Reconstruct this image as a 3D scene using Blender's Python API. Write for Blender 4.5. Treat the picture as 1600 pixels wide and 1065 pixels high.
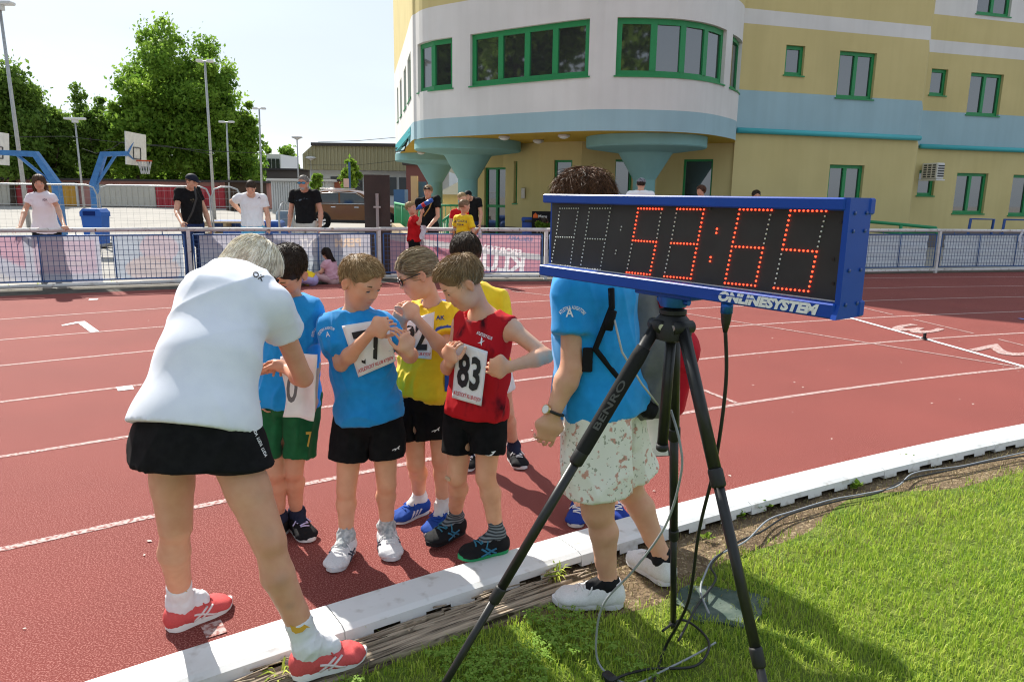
import bpy, math, random
import numpy as np
from mathutils import Vector, Matrix
for o in list(bpy.data.objects): bpy.data.objects.remove(o)
random.seed(7); RNG=np.random.default_rng(7)
sc=bpy.context.scene; COL=sc.collection
R_=math.radians
# ---------------------------------------------------------------- camera
CF=1134.5; CP=R_(11.37); CR=R_(.789); CH=1.52          # focal length in photo pixels, pitch, roll, eye height
_F=np.array([0,math.cos(CP),-math.sin(CP)]); _U=np.array([0,math.sin(CP),math.cos(CP)]); _R=np.array([1.,0,0])
RA=_R*math.cos(CR)+_U*math.sin(CR); UA=-_R*math.sin(CR)+_U*math.cos(CR); CC=np.array([0,0,CH])
camd=bpy.data.cameras.new('camera'); cam=bpy.data.objects.new('camera',camd); COL.objects.link(cam)
camd.sensor_width=36; camd.lens=36*CF/1600; camd.clip_start=.05; camd.clip_end=2000
m=Matrix.Identity(4)
for i in range(3): m[i][0]=RA[i]; m[i][1]=UA[i]; m[i][2]=-_F[i]; m[i][3]=CC[i]
cam.matrix_world=m; sc.camera=cam
sc.cycles.use_denoising=True; sc.cycles.denoising_prefilter='ACCURATE'; sc.cycles.filter_width=1.15
sc.render.resolution_x=1024; sc.render.resolution_y=681
# ---------------------------------------------------------------- world and sun
SUN_EL=40.0; SUN_AZ=-36.9                                # azimuth clockwise from +Y
w=bpy.data.worlds.new('World'); sc.world=w; w.use_nodes=True
nt=w.node_tree; nt.nodes.clear()
sky=nt.nodes.new('ShaderNodeTexSky'); sky.sky_type='NISHITA'; sky.sun_disc=False
sky.sun_elevation=R_(SUN_EL); sky.sun_rotation=R_(SUN_AZ); sky.altitude=200; sky.air_density=1.0; sky.dust_density=1.2; sky.ozone_density=1.0
tc=nt.nodes.new('ShaderNodeTexCoord'); mp=nt.nodes.new('ShaderNodeMapping'); mp.inputs['Scale'].default_value=(1.2,1.2,4.0)
nz=nt.nodes.new('ShaderNodeTexNoise'); nz.inputs['Scale'].default_value=1.6; nz.inputs['Detail'].default_value=7; nz.inputs['Roughness'].default_value=.55
rp=nt.nodes.new('ShaderNodeValToRGB'); rp.color_ramp.elements[0].position=.32; rp.color_ramp.elements[0].color=(.70,.70,.70,1); rp.color_ramp.elements[1].position=.66; rp.color_ramp.elements[1].color=(.96,.96,.96,1)
bw=nt.nodes.new('ShaderNodeRGBToBW'); vm=nt.nodes.new('ShaderNodeMix'); vm.data_type='RGBA'; vm.blend_type='MULTIPLY'; vm.inputs[0].default_value=1; vm.inputs[7].default_value=(.13,.135,.14,1)
va=nt.nodes.new('ShaderNodeMix'); va.data_type='RGBA'; va.blend_type='ADD'; va.inputs[0].default_value=1; va.inputs[7].default_value=(4.35,4.95,5.65,1)
mx=nt.nodes.new('ShaderNodeMix'); mx.data_type='RGBA'        # thin white cloud veil, brighter towards the sun
bg=nt.nodes.new('ShaderNodeBackground'); bg.inputs['Strength'].default_value=.097
wo=nt.nodes.new('ShaderNodeOutputWorld'); L=nt.links.new
L(tc.outputs['Generated'],mp.inputs[0]); L(mp.outputs[0],nz.inputs['Vector']); L(nz.outputs[0],rp.inputs[0]); L(rp.outputs[0],mx.inputs[0])
L(sky.outputs[0],bw.inputs[0]); L(bw.outputs[0],vm.inputs[6]); L(vm.outputs[2],va.inputs[6]); L(va.outputs[2],mx.inputs[7]); L(sky.outputs[0],mx.inputs[6]); L(mx.outputs[2],bg.inputs[0]); L(bg.outputs[0],wo.inputs[0])
sd=bpy.data.lights.new('sun','SUN'); sd.energy=5.0; sd.angle=R_(.6); sd.color=(1,.95,.86)
sun=bpy.data.objects.new('sun',sd); COL.objects.link(sun)
SD=Vector((math.sin(R_(SUN_AZ))*math.cos(R_(SUN_EL)),math.cos(R_(SUN_AZ))*math.cos(R_(SUN_EL)),math.sin(R_(SUN_EL))))
sun.rotation_euler=SD.to_track_quat('Z','Y').to_euler()
sc.view_settings.view_transform='Standard'; sc.view_settings.look='None'; sc.view_settings.gamma=1; sc.view_settings.exposure=0.70; sc.view_settings.use_curve_mapping=False
# ---------------------------------------------------------------- measuring: photo pixel -> place
def ray(x,y): return _F+RA*(x-800)/CF-UA*(y-532.5)/CF
def G(x,y,z=0.):
    d=ray(x,y); return CC+d*((z-CH)/d[2])
def P(x,y,Y):
    d=ray(x,y); return CC+d*(Y/d[1])
def WALLHIT(x,y,a,b):
    """ray against the vertical wall over plan points a,b -> (distance along a->b, z)"""
    d=ray(x,y); a=np.array(a,float); b=np.array(b,float); e=(b-a)/np.hypot(*(b-a)); n=np.array([-e[1],e[0]])
    t=((a-CC[:2])@n)/(d[:2]@n); q=CC+d*t
    return float((q[:2]-a)@e), float(q[2])
def nrm(v):
    v=np.asarray(v,float); return v/max(np.linalg.norm(v),1e-9)
# ---------------------------------------------------------------- objects
def link(o): COL.objects.link(o); return o
def tag(o,label=None,cat=None,group=None,kind=None):
    if label: o['label']=label
    if cat: o['category']=cat
    if group: o['group']=group
    if kind: o['kind']=kind
    return o
def empty(name,loc=(0,0,0),label=None,cat=None,group=None,kind=None,rz=0):
    o=bpy.data.objects.new(name,None); link(o); o.location=loc; o.rotation_euler=(0,0,rz); o.empty_display_size=.1
    return tag(o,label,cat,group,kind)
def wm(o):
    M=Matrix.LocRotScale(o.location,o.rotation_euler,o.scale)
    return wm(o.parent)@M if o.parent else M
def mkobj(name,me,parent=None,world=True):
    """mesh given in world coordinates; moved into the parent's frame"""
    o=bpy.data.objects.new(name,me); link(o)
    if parent is not None:
        if world: me.transform(wm(parent).inverted())
        o.parent=parent
    return o
def mkmesh(V,Fc,mats,smooth=False,midx=None,name='m'):
    me=bpy.data.meshes.new(name)
    me.from_pydata([tuple(v) for v in V],[],[tuple(int(i) for i in f) for f in Fc])
    for m_ in (mats if isinstance(mats,(list,tuple)) else [mats]): me.materials.append(m_)
    if midx is not None: me.polygons.foreach_set('material_index',np.asarray(midx,np.int32))
    if smooth: me.polygons.foreach_set('use_smooth',np.ones(len(me.polygons),bool))
    me.update(); return me
def fastmesh(V,Q,mats,smooth=True,nper=4,colors=None,midx=None):
    """numpy verts (n,3), faces (m,nper)"""
    me=bpy.data.meshes.new('m'); V=np.asarray(V,np.float32); Q=np.asarray(Q,np.int32)
    me.vertices.add(len(V)); me.vertices.foreach_set('co',V.ravel())
    me.loops.add(Q.size); me.loops.foreach_set('vertex_index',Q.ravel())
    me.polygons.add(len(Q)); me.polygons.foreach_set('loop_start',np.arange(0,Q.size,nper,dtype=np.int32))
    for m_ in (mats if isinstance(mats,(list,tuple)) else [mats]): me.materials.append(m_)
    if midx is not None: me.polygons.foreach_set('material_index',np.asarray(midx,np.int32))
    me.update(calc_edges=True)
    if smooth: me.polygons.foreach_set('use_smooth',np.ones(len(Q),bool))
    if colors is not None:
        at=me.color_attributes.new('Col','FLOAT_COLOR','POINT'); c=np.ones((len(V),4),np.float32); c[:,:3]=colors; at.data.foreach_set('color',c.ravel())
    return me
class MB:
    def __init__(s): s.v=[]; s.f=[]; s.mi=[]
    def add(s,V,Fc,mi=0):
        n=len(s.v); s.v+= [tuple(map(float,v)) for v in V]; s.f+=[tuple(n+i for i in f) for f in Fc]; s.mi+=[mi]*len(Fc); return s
    def hexa(s,c8,mi=0):
        return s.add(c8,[(0,3,2,1),(4,5,6,7),(0,1,5,4),(1,2,6,5),(2,3,7,6),(3,0,4,7)],mi)
    def box(s,c,size,rz=0,mi=0,R=None,bev=0):
        hx,hy,hz=[k/2 for k in size]
        if R is None:
            cz,sz=math.cos(rz),math.sin(rz); R=np.array([[cz,-sz,0],[sz,cz,0],[0,0,1]])
        R=np.asarray(R); c=np.asarray(c,float)
        if bev<=0:
            L8=[(-hx,-hy,-hz),(hx,-hy,-hz),(hx,hy,-hz),(-hx,hy,-hz),(-hx,-hy,hz),(hx,-hy,hz),(hx,hy,hz),(-hx,hy,hz)]
            return s.hexa([c+R@np.array(q) for q in L8],mi)
        b=bev; rings=[]
        for z,i in ((-hz,b),(-hz+b,0),(hz-b,0),(hz,b)):
            x,y=hx-i,hy-i; e=b if i==0 else b*.6
            rings.append([(-x+e,-y,z),(x-e,-y,z),(x,-y+e,z),(x,y-e,z),(x-e,y,z),(-x+e,y,z),(-x,y-e,z),(-x,-y+e,z)])
        V=[c+R@np.array(q) for r in rings for q in r]; Fc=[tuple(range(7,-1,-1)),tuple(range(24,32))]
        for k in range(3):
            for i in range(8): Fc.append((k*8+i,k*8+(i+1)%8,(k+1)*8+(i+1)%8,(k+1)*8+i))
        return s.add(V,Fc,mi)
    def tube(s,pts,r,n=8,mi=0,cap=True,ref=None):
        pts=[np.asarray(p,float) for p in pts]; rr=r if isinstance(r,(list,tuple,np.ndarray)) else [r]*len(pts)
        V=[];Fc=[]; T0=nrm(pts[1]-pts[0]); a=np.array([0,0,1.]) if abs(T0[2])<.9 else np.array([1.,0,0]); 
        N=nrm(np.cross(T0,a)) if ref is None else nrm(ref)
        for i,p in enumerate(pts):
            T=nrm((pts[min(i+1,len(pts)-1)]-pts[max(i-1,0)])); N=nrm(N-T*(N@T)); B=np.cross(T,N)
            for k in range(n):
                an=2*math.pi*(k+.5)/n; V.append(p+(N*math.cos(an)+B*math.sin(an))*rr[i])
        for i in range(len(pts)-1):
            for k in range(n): Fc.append((i*n+k,i*n+(k+1)%n,(i+1)*n+(k+1)%n,(i+1)*n+k))
        if cap: Fc.append(tuple(range(n-1,-1,-1))); Fc.append(tuple((len(pts)-1)*n+k for k in range(n)))
        return s.add(V,Fc,mi)
    def cyl(s,a,b,r,r2=None,n=12,mi=0): return s.tube([a,b],[r,r if r2 is None else r2],n,mi)
    def lathe(s,prof,c=(0,0,0),n=24,mi=0,axis=None):
        V=[];Fc=[]; c=np.asarray(c,float)
        for (r,z) in prof:
            for k in range(n):
                an=2*math.pi*k/n; V.append(c+np.array([r*math.cos(an),r*math.sin(an),z]))
        for i in range(len(prof)-1):
            for k in range(n): Fc.append((i*n+k,i*n+(k+1)%n,(i+1)*n+(k+1)%n,(i+1)*n+k))
        Fc.append(tuple(range(n-1,-1,-1))); Fc.append(tuple((len(prof)-1)*n+k for k in range(n)))
        return s.add(V,Fc,mi)
    def prism(s,poly,o,ex,ey,ez,mi=0):
        """polygon in (ex,ey) plane from o, extruded by vector ez"""
        o,ex,ey,ez=[np.asarray(q,float) for q in (o,ex,ey,ez)]; n=len(poly)
        V=[o+ex*x+ey*y for x,y in poly]+[o+ex*x+ey*y+ez for x,y in poly]
        Fc=[tuple(range(n-1,-1,-1)),tuple(range(n,2*n))]+[(i,(i+1)%n,n+(i+1)%n,n+i) for i in range(n)]
        return s.add(V,Fc,mi)
    def grid(s,f,nu,nv,mi=0):
        V=[f(i/nu,j/nv) for j in range(nv+1) for i in range(nu+1)]
        Fc=[(j*(nu+1)+i,j*(nu+1)+i+1,(j+1)*(nu+1)+i+1,(j+1)*(nu+1)+i) for j in range(nv) for i in range(nu)]
        return s.add(V,Fc,mi)
    def build(s,name,mats,parent=None,smooth=False,world=True):
        return mkobj(name,mkmesh(s.v,s.f,mats,smooth,s.mi),parent,world)
def copy_tree(o,parent=None):
    c=o.copy(); link(c); c.parent=parent
    for ch in list(o.children): copy_tree(ch,c)
    return c
def autosmooth(o,ang=40):
    me=o.data; me.polygons.foreach_set('use_smooth',np.ones(len(me.polygons),bool))
    try: me.set_sharp_from_angle(angle=R_(ang))
    except Exception: pass
    return o
def text_mesh(txt,size=1.0,bold=0.0,shear=0.0,align='CENTER',spacing=1.0,res=3):
    """flat glyph mesh as (verts (n,2), faces)"""
    cu=bpy.data.curves.new('t','FONT'); cu.body=txt; cu.size=size; cu.offset=bold; cu.shear=shear; cu.align_x=align; cu.align_y='CENTER'; cu.space_character=spacing; cu.resolution_u=res
    ob=bpy.data.objects.new('t',cu); link(ob); dg=bpy.context.evaluated_depsgraph_get(); dg.update()
    me=bpy.data.meshes.new_from_object(ob.evaluated_get(dg))
    V=np.array([v.co[:2] for v in me.vertices]) if len(me.vertices) else np.zeros((0,2)); Fc=[tuple(p.vertices) for p in me.polygons]
    bpy.data.objects.remove(ob); bpy.data.curves.remove(cu); bpy.data.meshes.remove(me)
    return V,Fc
def text_on(name,txt,mat_,o,ex,ey,w=None,h=None,parent=None,lift=.002,bold=.02,shear=0,mirror=False,f=None,spacing=1.0):
    """text centred at o in plane ex,ey (metres); w/h fit; f(u,v)->3D optionally maps instead"""
    V,Fc=text_mesh(txt,1.0,bold,shear,spacing=spacing)
    if not len(V): return None
    lo,hi=V.min(0),V.max(0); V=V-(lo+hi)/2; sz=hi-lo
    sx=(w/sz[0]) if w else None; sy=(h/sz[1]) if h else None
    sx=sx or sy; sy=sy or sx; V=V*[sx,sy]
    if mirror: V[:,0]*=-1
    if f is None:
        o,ex,ey=[np.asarray(q,float) for q in (o,ex,ey)]; n=np.cross(ex,ey)
        W=[o+ex*x+ey*y+n*lift for x,y in V]
    else: W=[f(x,y) for x,y in V]
    if mirror: Fc=[t[::-1] for t in Fc]
    return mkobj(name,mkmesh(W,Fc,mat_),parent)
# ---------------------------------------------------------------- materials
def lin(c):
    """sRGB 0-255 -> linear"""
    return tuple(((k/255)/12.92 if k/255<=.04045 else ((k/255+.055)/1.055)**2.4) for k in c)
def mat(name,col,col2=None,scale=8,detail=4,rough=.7,bump=0,bscale=60,bdist=.01,metal=0,sss=0,sheen=0,spec=.5,coat=0,ramp=(.35,.65),alpha=1,trans=0,emit=None,estr=0,attr=None,stretch=None,col3=None,scale3=60,ramp3=(.5,.6),fac3=1,ior=1.45,bump2=0,b2scale=6):
    m_=bpy.data.materials.new(name); m_.use_nodes=True; t=m_.node_tree; N=t.nodes; K=t.links.new
    b=N['Principled BSDF']; spec=min(spec,.14) if (rough>=.65 and metal==0) else spec; b.inputs['Roughness'].default_value=rough; b.inputs['Metallic'].default_value=metal; b.inputs['Specular IOR Level'].default_value=spec; b.inputs['IOR'].default_value=ior
    if coat: b.inputs['Coat Weight'].default_value=coat; b.inputs['Coat Roughness'].default_value=.08
    if sss: b.inputs['Subsurface Weight'].default_value=sss; b.inputs['Subsurface Radius'].default_value=(.012,.005,.003); b.inputs['Subsurface Scale'].default_value=1.0
    if sheen: b.inputs['Sheen Weight'].default_value=sheen
    if trans: b.inputs['Transmission Weight'].default_value=trans
    if alpha<1: b.inputs['Alpha'].default_value=alpha
    if emit: b.inputs['Emission Color'].default_value=(*emit,1); b.inputs['Emission Strength'].default_value=estr
    co=N.new('ShaderNodeTexCoord'); vec=co.outputs['Object']
    if stretch:
        mp_=N.new('ShaderNodeMapping'); mp_.inputs['Scale'].default_value=stretch; K(vec,mp_.inputs[0]); vec=mp_.outputs[0]
    def noi(s_,d_):
        n_=N.new('ShaderNodeTexNoise'); n_.inputs['Scale'].default_value=s_; n_.inputs['Detail'].default_value=d_; K(vec,n_.inputs['Vector']); return n_.outputs[0]
    def rmp(x,r_):
        mr=N.new('ShaderNodeMapRange'); mr.inputs[1].default_value=r_[0]; mr.inputs[2].default_value=r_[1]; K(x,mr.inputs[0]); return mr.outputs[0]
    out=None
    if attr:
        at=N.new('ShaderNodeAttribute'); at.attribute_name=attr; out=at.outputs['Color']
    def mixc(fac,A,B,mode='MIX'):
        x=N.new('ShaderNodeMix'); x.data_type='RGBA'; x.blend_type=mode
        if isinstance(fac,(int,float)): x.inputs[0].default_value=fac
        else: K(fac,x.inputs[0])
        for q,i in ((A,6),(B,7)):
            if isinstance(q,tuple): x.inputs[i].default_value=(*q[:3],1)
            else: K(q,x.inputs[i])
        return x.outputs[2]
    if col2 is not None:
        fc=rmp(noi(scale,detail),ramp)
        out=mixc(fc,tuple(col),tuple(col2)) if out is None else mixc(1.0,out,mixc(fc,tuple(col),tuple(col2)),'MULTIPLY')
    if col3 is not None:
        f3=rmp(noi(scale3,2),ramp3)
        if fac3!=1:
            mm=N.new('ShaderNodeMath'); mm.operation='MULTIPLY'; mm.inputs[1].default_value=fac3; K(f3,mm.inputs[0]); f3=mm.outputs[0]
        out=mixc(f3,out if out is not None else tuple(col),tuple(col3))
    if out is None: b.inputs['Base Color'].default_value=(*col[:3],1)
    else: K(out,b.inputs['Base Color'])
    if bump:
        bp=N.new('ShaderNodeBump'); bp.inputs['Strength'].default_value=bump; bp.inputs['Distance'].default_value=bdist; K(noi(bscale,3),bp.inputs['Height'])
        if bump2:
            bq=N.new('ShaderNodeBump'); bq.inputs['Strength'].default_value=bump2; bq.inputs['Distance'].default_value=.05; K(noi(b2scale,3),bq.inputs['Height']); K(bq.outputs[0],bp.inputs['Normal'])
        K(bp.outputs[0],b.inputs['Normal'])
    return m_
def leafmat(name,c1,c2,tr=.45,rough=.5):
    m_=bpy.data.materials.new(name); m_.use_nodes=True; t=m_.node_tree; N=t.nodes; K=t.links.new
    b=N['Principled BSDF']; b.inputs['Roughness'].default_value=rough; b.inputs['Specular IOR Level'].default_value=.15
    at=N.new('ShaderNodeAttribute'); at.attribute_name='Col'; x=N.new('ShaderNodeMix'); x.data_type='RGBA'; K(at.outputs['Fac'],x.inputs[0]); x.inputs[6].default_value=(*c1,1); x.inputs[7].default_value=(*c2,1)
    K(x.outputs[2],b.inputs['Base Color'])
    tl=N.new('ShaderNodeBsdfTranslucent'); K(x.outputs[2],tl.inputs[0])
    ms=N.new('ShaderNodeMixShader'); ms.inputs[0].default_value=tr; K(b.outputs[0],ms.inputs[1]); K(tl.outputs[0],ms.inputs[2]); K(ms.outputs[0],N['Material Output'].inputs[0])
    return m_
_MC={}
def mat_cached(n,c,**k):
    if n not in _MC: _MC[n]=mat(n,c,**k)
    return _MC[n]
# ================================================================ ground
TC=np.array([15.2,-21.05]); TR0=28.24; LW=1.33           # bend centre, radius of lane line 0, lane pitch
def polar(R,a): return np.array([TC[0]+R*math.sin(a),TC[1]+R*math.cos(a),0.])
def ang(p): return math.atan2(p[0]-TC[0],p[1]-TC[1])
M_track=mat('track_rubber',(.205,.047,.040),(.162,.037,.032),scale=1.1,detail=9,rough=.85,bump=.45,bscale=230,bdist=.006,ramp=(.3,.72),col3=(.37,.15,.13),scale3=170,ramp3=(.50,.62),fac3=.9,spec=.35)
M_line=mat('worn_white_line',(.50,.40,.38),(.28,.10,.085),scale=60,detail=6,rough=.8,ramp=(.44,.62),bump=.4,bscale=190,bdist=.005)
M_line2=mat('fresh_white_line',(.78,.78,.78),(.62,.56,.55),scale=50,rough=.7,ramp=(.55,.7),bump=.3,bscale=190,bdist=.004)
M_asph=mat('yard_asphalt',(.36,.34,.31),(.29,.275,.255),scale=.6,detail=8,rough=.9,bump=.3,bscale=30,bdist=.01)
M_gutter=mat('dark_gutter',(.075,.07,.062),(.13,.12,.10),scale=5,detail=6,rough=.95,bump=.6,bscale=40,bdist=.02)
M_soil=mat('dry_soil',(.20,.145,.09),(.12,.085,.055),scale=7,detail=8,rough=1,bump=.9,bscale=45,bdist=.02,col3=(.33,.26,.16),scale3=55,ramp3=(.56,.66))
M_turf=mat('turf_base',(.09,.15,.022),(.16,.19,.045),scale=5,detail=8,rough=1,bump=.8,bscale=60,bdist=.02)
def sheet(name,poly,z,m_,kind='structure',parent=None):
    o=mkobj(name,mkmesh([(x,y,z) for x,y,*_ in poly],[tuple(range(len(poly)))],m_),parent)
    if kind and parent is None: tag(o,kind=kind)
    return o
g=tag(sheet('ground',[(-400,-60),(400,-60),(400,700),(-400,700)],-.03,M_asph),'pale asphalt yard and ground beyond the track fence','ground')
# fence line in plan
FENCE=[np.array(p) for p in [(-14.6,7.75),(-11.1,9.3),(-7.68,10.79),(-5.27,11.86),(-2.37,12.94),(.58,13.39),(3.9,14.3),(7.32,15.28),(10.2,15.95),(13.1,16.6),(17.0,17.5),(21,18.4)]]
A0,A1=ang((-14.0,-6)),ang((26,5))
inner=[polar(TR0-.02,A0+(A1-A0)*i/90) for i in range(91)]
offs=[.75,.72,.62,.5,.42,.34,.2,.12,.1,.1,.1,.1]
outer=[]
for p,o_ in zip(FENCE,offs):
    d=nrm(TC-p); outer.append(np.array([*(p+d*o_),0]))
V=[];Fc=[]
n_=90
cum=np.linspace(0,1,len(outer))
op=lambda t:np.array([np.interp(t,cum,[q[i] for q in outer]) for i in range(3)])
aO=[ang(q) for q in outer]
for i in range(n_+1):
    a=A0+(A1-A0)*i/n_; V.append(inner[i]); q=np.array([np.interp(a,aO,[k[j] for k in outer]) for j in range(3)]) if aO[0]<=a<=aO[-1] else polar(38,a)
    V.append(q)
tr=mkobj('running_track',mkmesh([(v[0],v[1],0) for v in V],[(2*i,2*i+2,2*i+3,2*i+1) for i in range(n_)],M_track)); tag(tr,'red rubber running track bending round the grass','track',kind='structure')
# lane lines
def arc_strip(name,R,w_,a0,a1,z,m_,n=80):
    b=MB(); b.grid(lambda u,v:np.array([*polar(R+(v-.5)*w_,a0+(a1-a0)*u)[:2],z]),n,1); return b.build(name,m_,tr)
for k in range(1,7): arc_strip('lane_line',TR0+LW*k+(.1 if k==6 else 0),(.046),A0,A1,.002,M_line)
def strip(name,a,b,w_,z,m_):
    a=np.array(a[:2]);b=np.array(b[:2]); d=nrm(b-a); nn=np.array([-d[1],d[0]])*w_/2
    return mkobj(name,mkmesh([(*(a-nn),z),(*(b-nn),z),(*(b+nn),z),(*(a+nn),z)],[(0,1,2,3)],m_),tr)
strip('finish_line',G(1240,472),G(1660,590),.055,.006,M_line2)
strip('diagonal_line',G(1060,488),G(1600,575),.035,.004,M_line)
strip('diagonal_line',G(800,455),G(1000,478),.035,.004,M_line)
strip('short_line',G(1075,600),G(1151,630),.04,.004,M_line)
strip('short_line',G(1427,499),G(1521,521),.03,.004,M_line)
strip('short_line',G(1560,530),G(1640,550),.03,.004,M_line)
strip('short_line',G(1345,480),G(1396,492),.03,.004,M_line)
strip('blue_tick',G(1592,498),G(1604,500),.06,.0085,mat('blue_paint',(.25,.32,.7),rough=.8))
strip('chalk_mark',G(183,608),G(208,605),.13,.0035,M_line2); strip('chalk_mark',G(139,468),G(153,467.5),.12,.0035,M_line2)
strip('paint_patch',G(318,988),G(350,978),.09,.0035,M_line)
def ground_text(txt,px,py,h_,w_,rot,m_):
    c=G(px,py); ex=np.array([math.cos(rot),math.sin(rot),0]); ey=np.array([-math.sin(rot),math.cos(rot),0])
    return text_on('lane_number',txt,m_,c*[1,1,0]+[0,0,.0035],ex,ey,w=w_,h=h_,parent=tr,bold=.02)
ground_text('3',1431,514,.46,.62,R_(-142),M_line); ground_text('2',1572,548,.46,.62,R_(-146),M_line); 
c1=G(130,511)*[1,1,0]+[0,0,.0045]; e1=np.array([math.cos(R_(40)),math.sin(R_(40)),0]); e2=np.array([-e1[1],e1[0],0])
mkobj('lane_number',mkmesh([c1+e1*x+e2*y for x,y in [(.0,-.40),(.085,-.40),(.085,.40),(.0,.40),(-.17,.27),(-.17,.20),(.0,.29)]],[(0,1,2,3,6),(6,3,4,5)],M_line2),tr)
# gutter between track and fence
V=[];n_=len(FENCE)
for p,q in zip(FENCE,outer):
    d=nrm(p-TC); V+=[(q[0],q[1],-.006),(p[0]+d[0]*.25,p[1]+d[1]*.25,-.006)]
tag(mkobj('gutter',mkmesh(V,[(2*i,2*i+2,2*i+3,2*i+1) for i in range(n_-1)],M_gutter)),'dark gravel gutter strip under the track fence','gutter',kind='structure')
# infield: soil collar and turf
b=MB(); b.grid(lambda u,v:np.array([*polar(TR0-.05-v*.5,A0+(A1-A0)*u)[:2],-.012+.02*v*0]),120,2)
tag(b.build('soil_strip',M_soil),'bare dry soil along the inside of the white kerb','soil',kind='structure')
b=MB(); b.grid(lambda u,v:np.array([*polar(TR0-.36-v*9-.10*math.sin(u*90)*(1-v)-.05*math.sin(u*231)*(1-v),A0+(A1-A0)*u)[:2],-.004]),240,6)
turf=tag(b.build('infield_turf',M_turf),'turf soil of the grass infield','turf',kind='structure')
# ---- white plastic kerb: segments with notches along the bottom
M_kerb=mat('kerb_plastic',(.72,.73,.73),(.58,.58,.56),scale=6,detail=6,rough=.42,bump=.12,bscale=30,bdist=.004,ramp=(.5,.8),spec=.4,col3=(.30,.26,.21),scale3=17,ramp3=(.58,.74),fac3=.5)
kerb=empty('track_kerb',polar(TR0,ang((.3,3.1))),'long white plastic kerb edging the grass infield','kerb')
aK0,aK1=ang((-3.2,.6)),ang((8.5,7.6)); KR=TR0; 
na=max(1,int((aK1-aK0)*KR/1.0)); seg=(aK1-aK0)/na
prof=[(.085,0),(.085,.045),(.075,.058),(-.075,.058),(-.1,.048),(-.105,0)]     # radial offset (+ = track side), height
for s_ in range(na):
    b=MB(); a0=aK0+s_*seg+.00006; a1=a0+seg-.00012; K=10
    V=[];Fc=[]; rows=[]
    for i in range(K+1):
        a=a0+(a1-a0)*i/K
        for (dr,z) in prof: V.append([*polar(KR+dr-.02,a)[:2],z])
    m_=len(prof)
    for i in range(K):
        notch=(i%2==1)
        for j in range(m_-1):
            if j==m_-2 and notch: # outer wall with a notch: keep only the upper half
                a=a0+(a1-a0)*i/K; c=a0+(a1-a0)*(i+1)/K; q=len(V)
                V+= [[*polar(KR-.1025-.02,a)[:2],.02],[*polar(KR-.1025-.02,c)[:2],.02]]
                Fc.append((i*m_+j,(i+1)*m_+j,q+1,q)); continue
            Fc.append((i*m_+j,(i+1)*m_+j,(i+1)*m_+j+1,i*m_+j+1))
    Fc.append(tuple(range(m_))); Fc.append(tuple(K*m_+j for j in range(m_-1,-1,-1)))
    b.add(V,Fc); b.build('kerb_segment',M_kerb,kerb)
# dark sheet whose colour stands in for the shade inside the notches
b=MB(); b.grid(lambda u,v:np.array([*polar(KR-.075,aK0+(aK1-aK0)*u)[:2],.001+.045*v]),80,1); b.build('kerb_notch_shade',mat('kerb_shadow',(.05,.035,.03),rough=1),kerb)
# ---- weathered timber edging
def woodmat():
    m_=mat('grey_timber',(.4,.35,.29),rough=.9); t=m_.node_tree; N=t.nodes; K=t.links.new; b=N['Principled BSDF']; co=N.new('ShaderNodeTexCoord'); mp_=N.new('ShaderNodeMapping'); mp_.inputs['Rotation'].default_value=(0,0,R_(-34)); K(co.outputs['Object'],mp_.inputs[0])
    def nz_(sc_,vec,det):
        q=N.new('ShaderNodeMapping'); q.inputs['Scale'].default_value=sc_; K(vec,q.inputs[0]); n_=N.new('ShaderNodeTexNoise'); n_.inputs['Scale'].default_value=1; n_.inputs['Detail'].default_value=det; K(q.outputs[0],n_.inputs['Vector']); return n_.outputs[0]
    g=nz_((5,130,60),mp_.outputs[0],6); w_=nz_((3,9,9),mp_.outputs[0],5)
    r=N.new('ShaderNodeValToRGB'); e=r.color_ramp.elements; e[0].position=.34; e[0].color=(.045,.036,.028,1); e[1].position=.66; e[1].color=(.46,.39,.30,1); k=r.color_ramp.elements.new(.47); k.color=(.27,.225,.175,1); K(g,r.inputs[0])
    x=N.new('ShaderNodeMix'); x.data_type='RGBA'; x.blend_type='MULTIPLY'; x.inputs[0].default_value=.6; K(r.outputs[0],x.inputs[6]); K(w_,x.inputs[7]); y=N.new('ShaderNodeMix'); y.data_type='RGBA'; y.blend_type='MULTIPLY'; y.inputs[0].default_value=1; y.inputs[7].default_value=(1.5,1.45,1.4,1); K(x.outputs[2],y.inputs[6]); K(y.outputs[2],b.inputs['Base Color'])
    bp=N.new('ShaderNodeBump'); bp.inputs['Strength'].default_value=.9; bp.inputs['Distance'].default_value=.008; K(g,bp.inputs['Height']); K(bp.outputs[0],b.inputs['Normal']); return m_
M_wood=woodmat()
tim=empty('timber_edging',G(600,990),'weathered grey timber board split along the kerb','timber')
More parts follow.
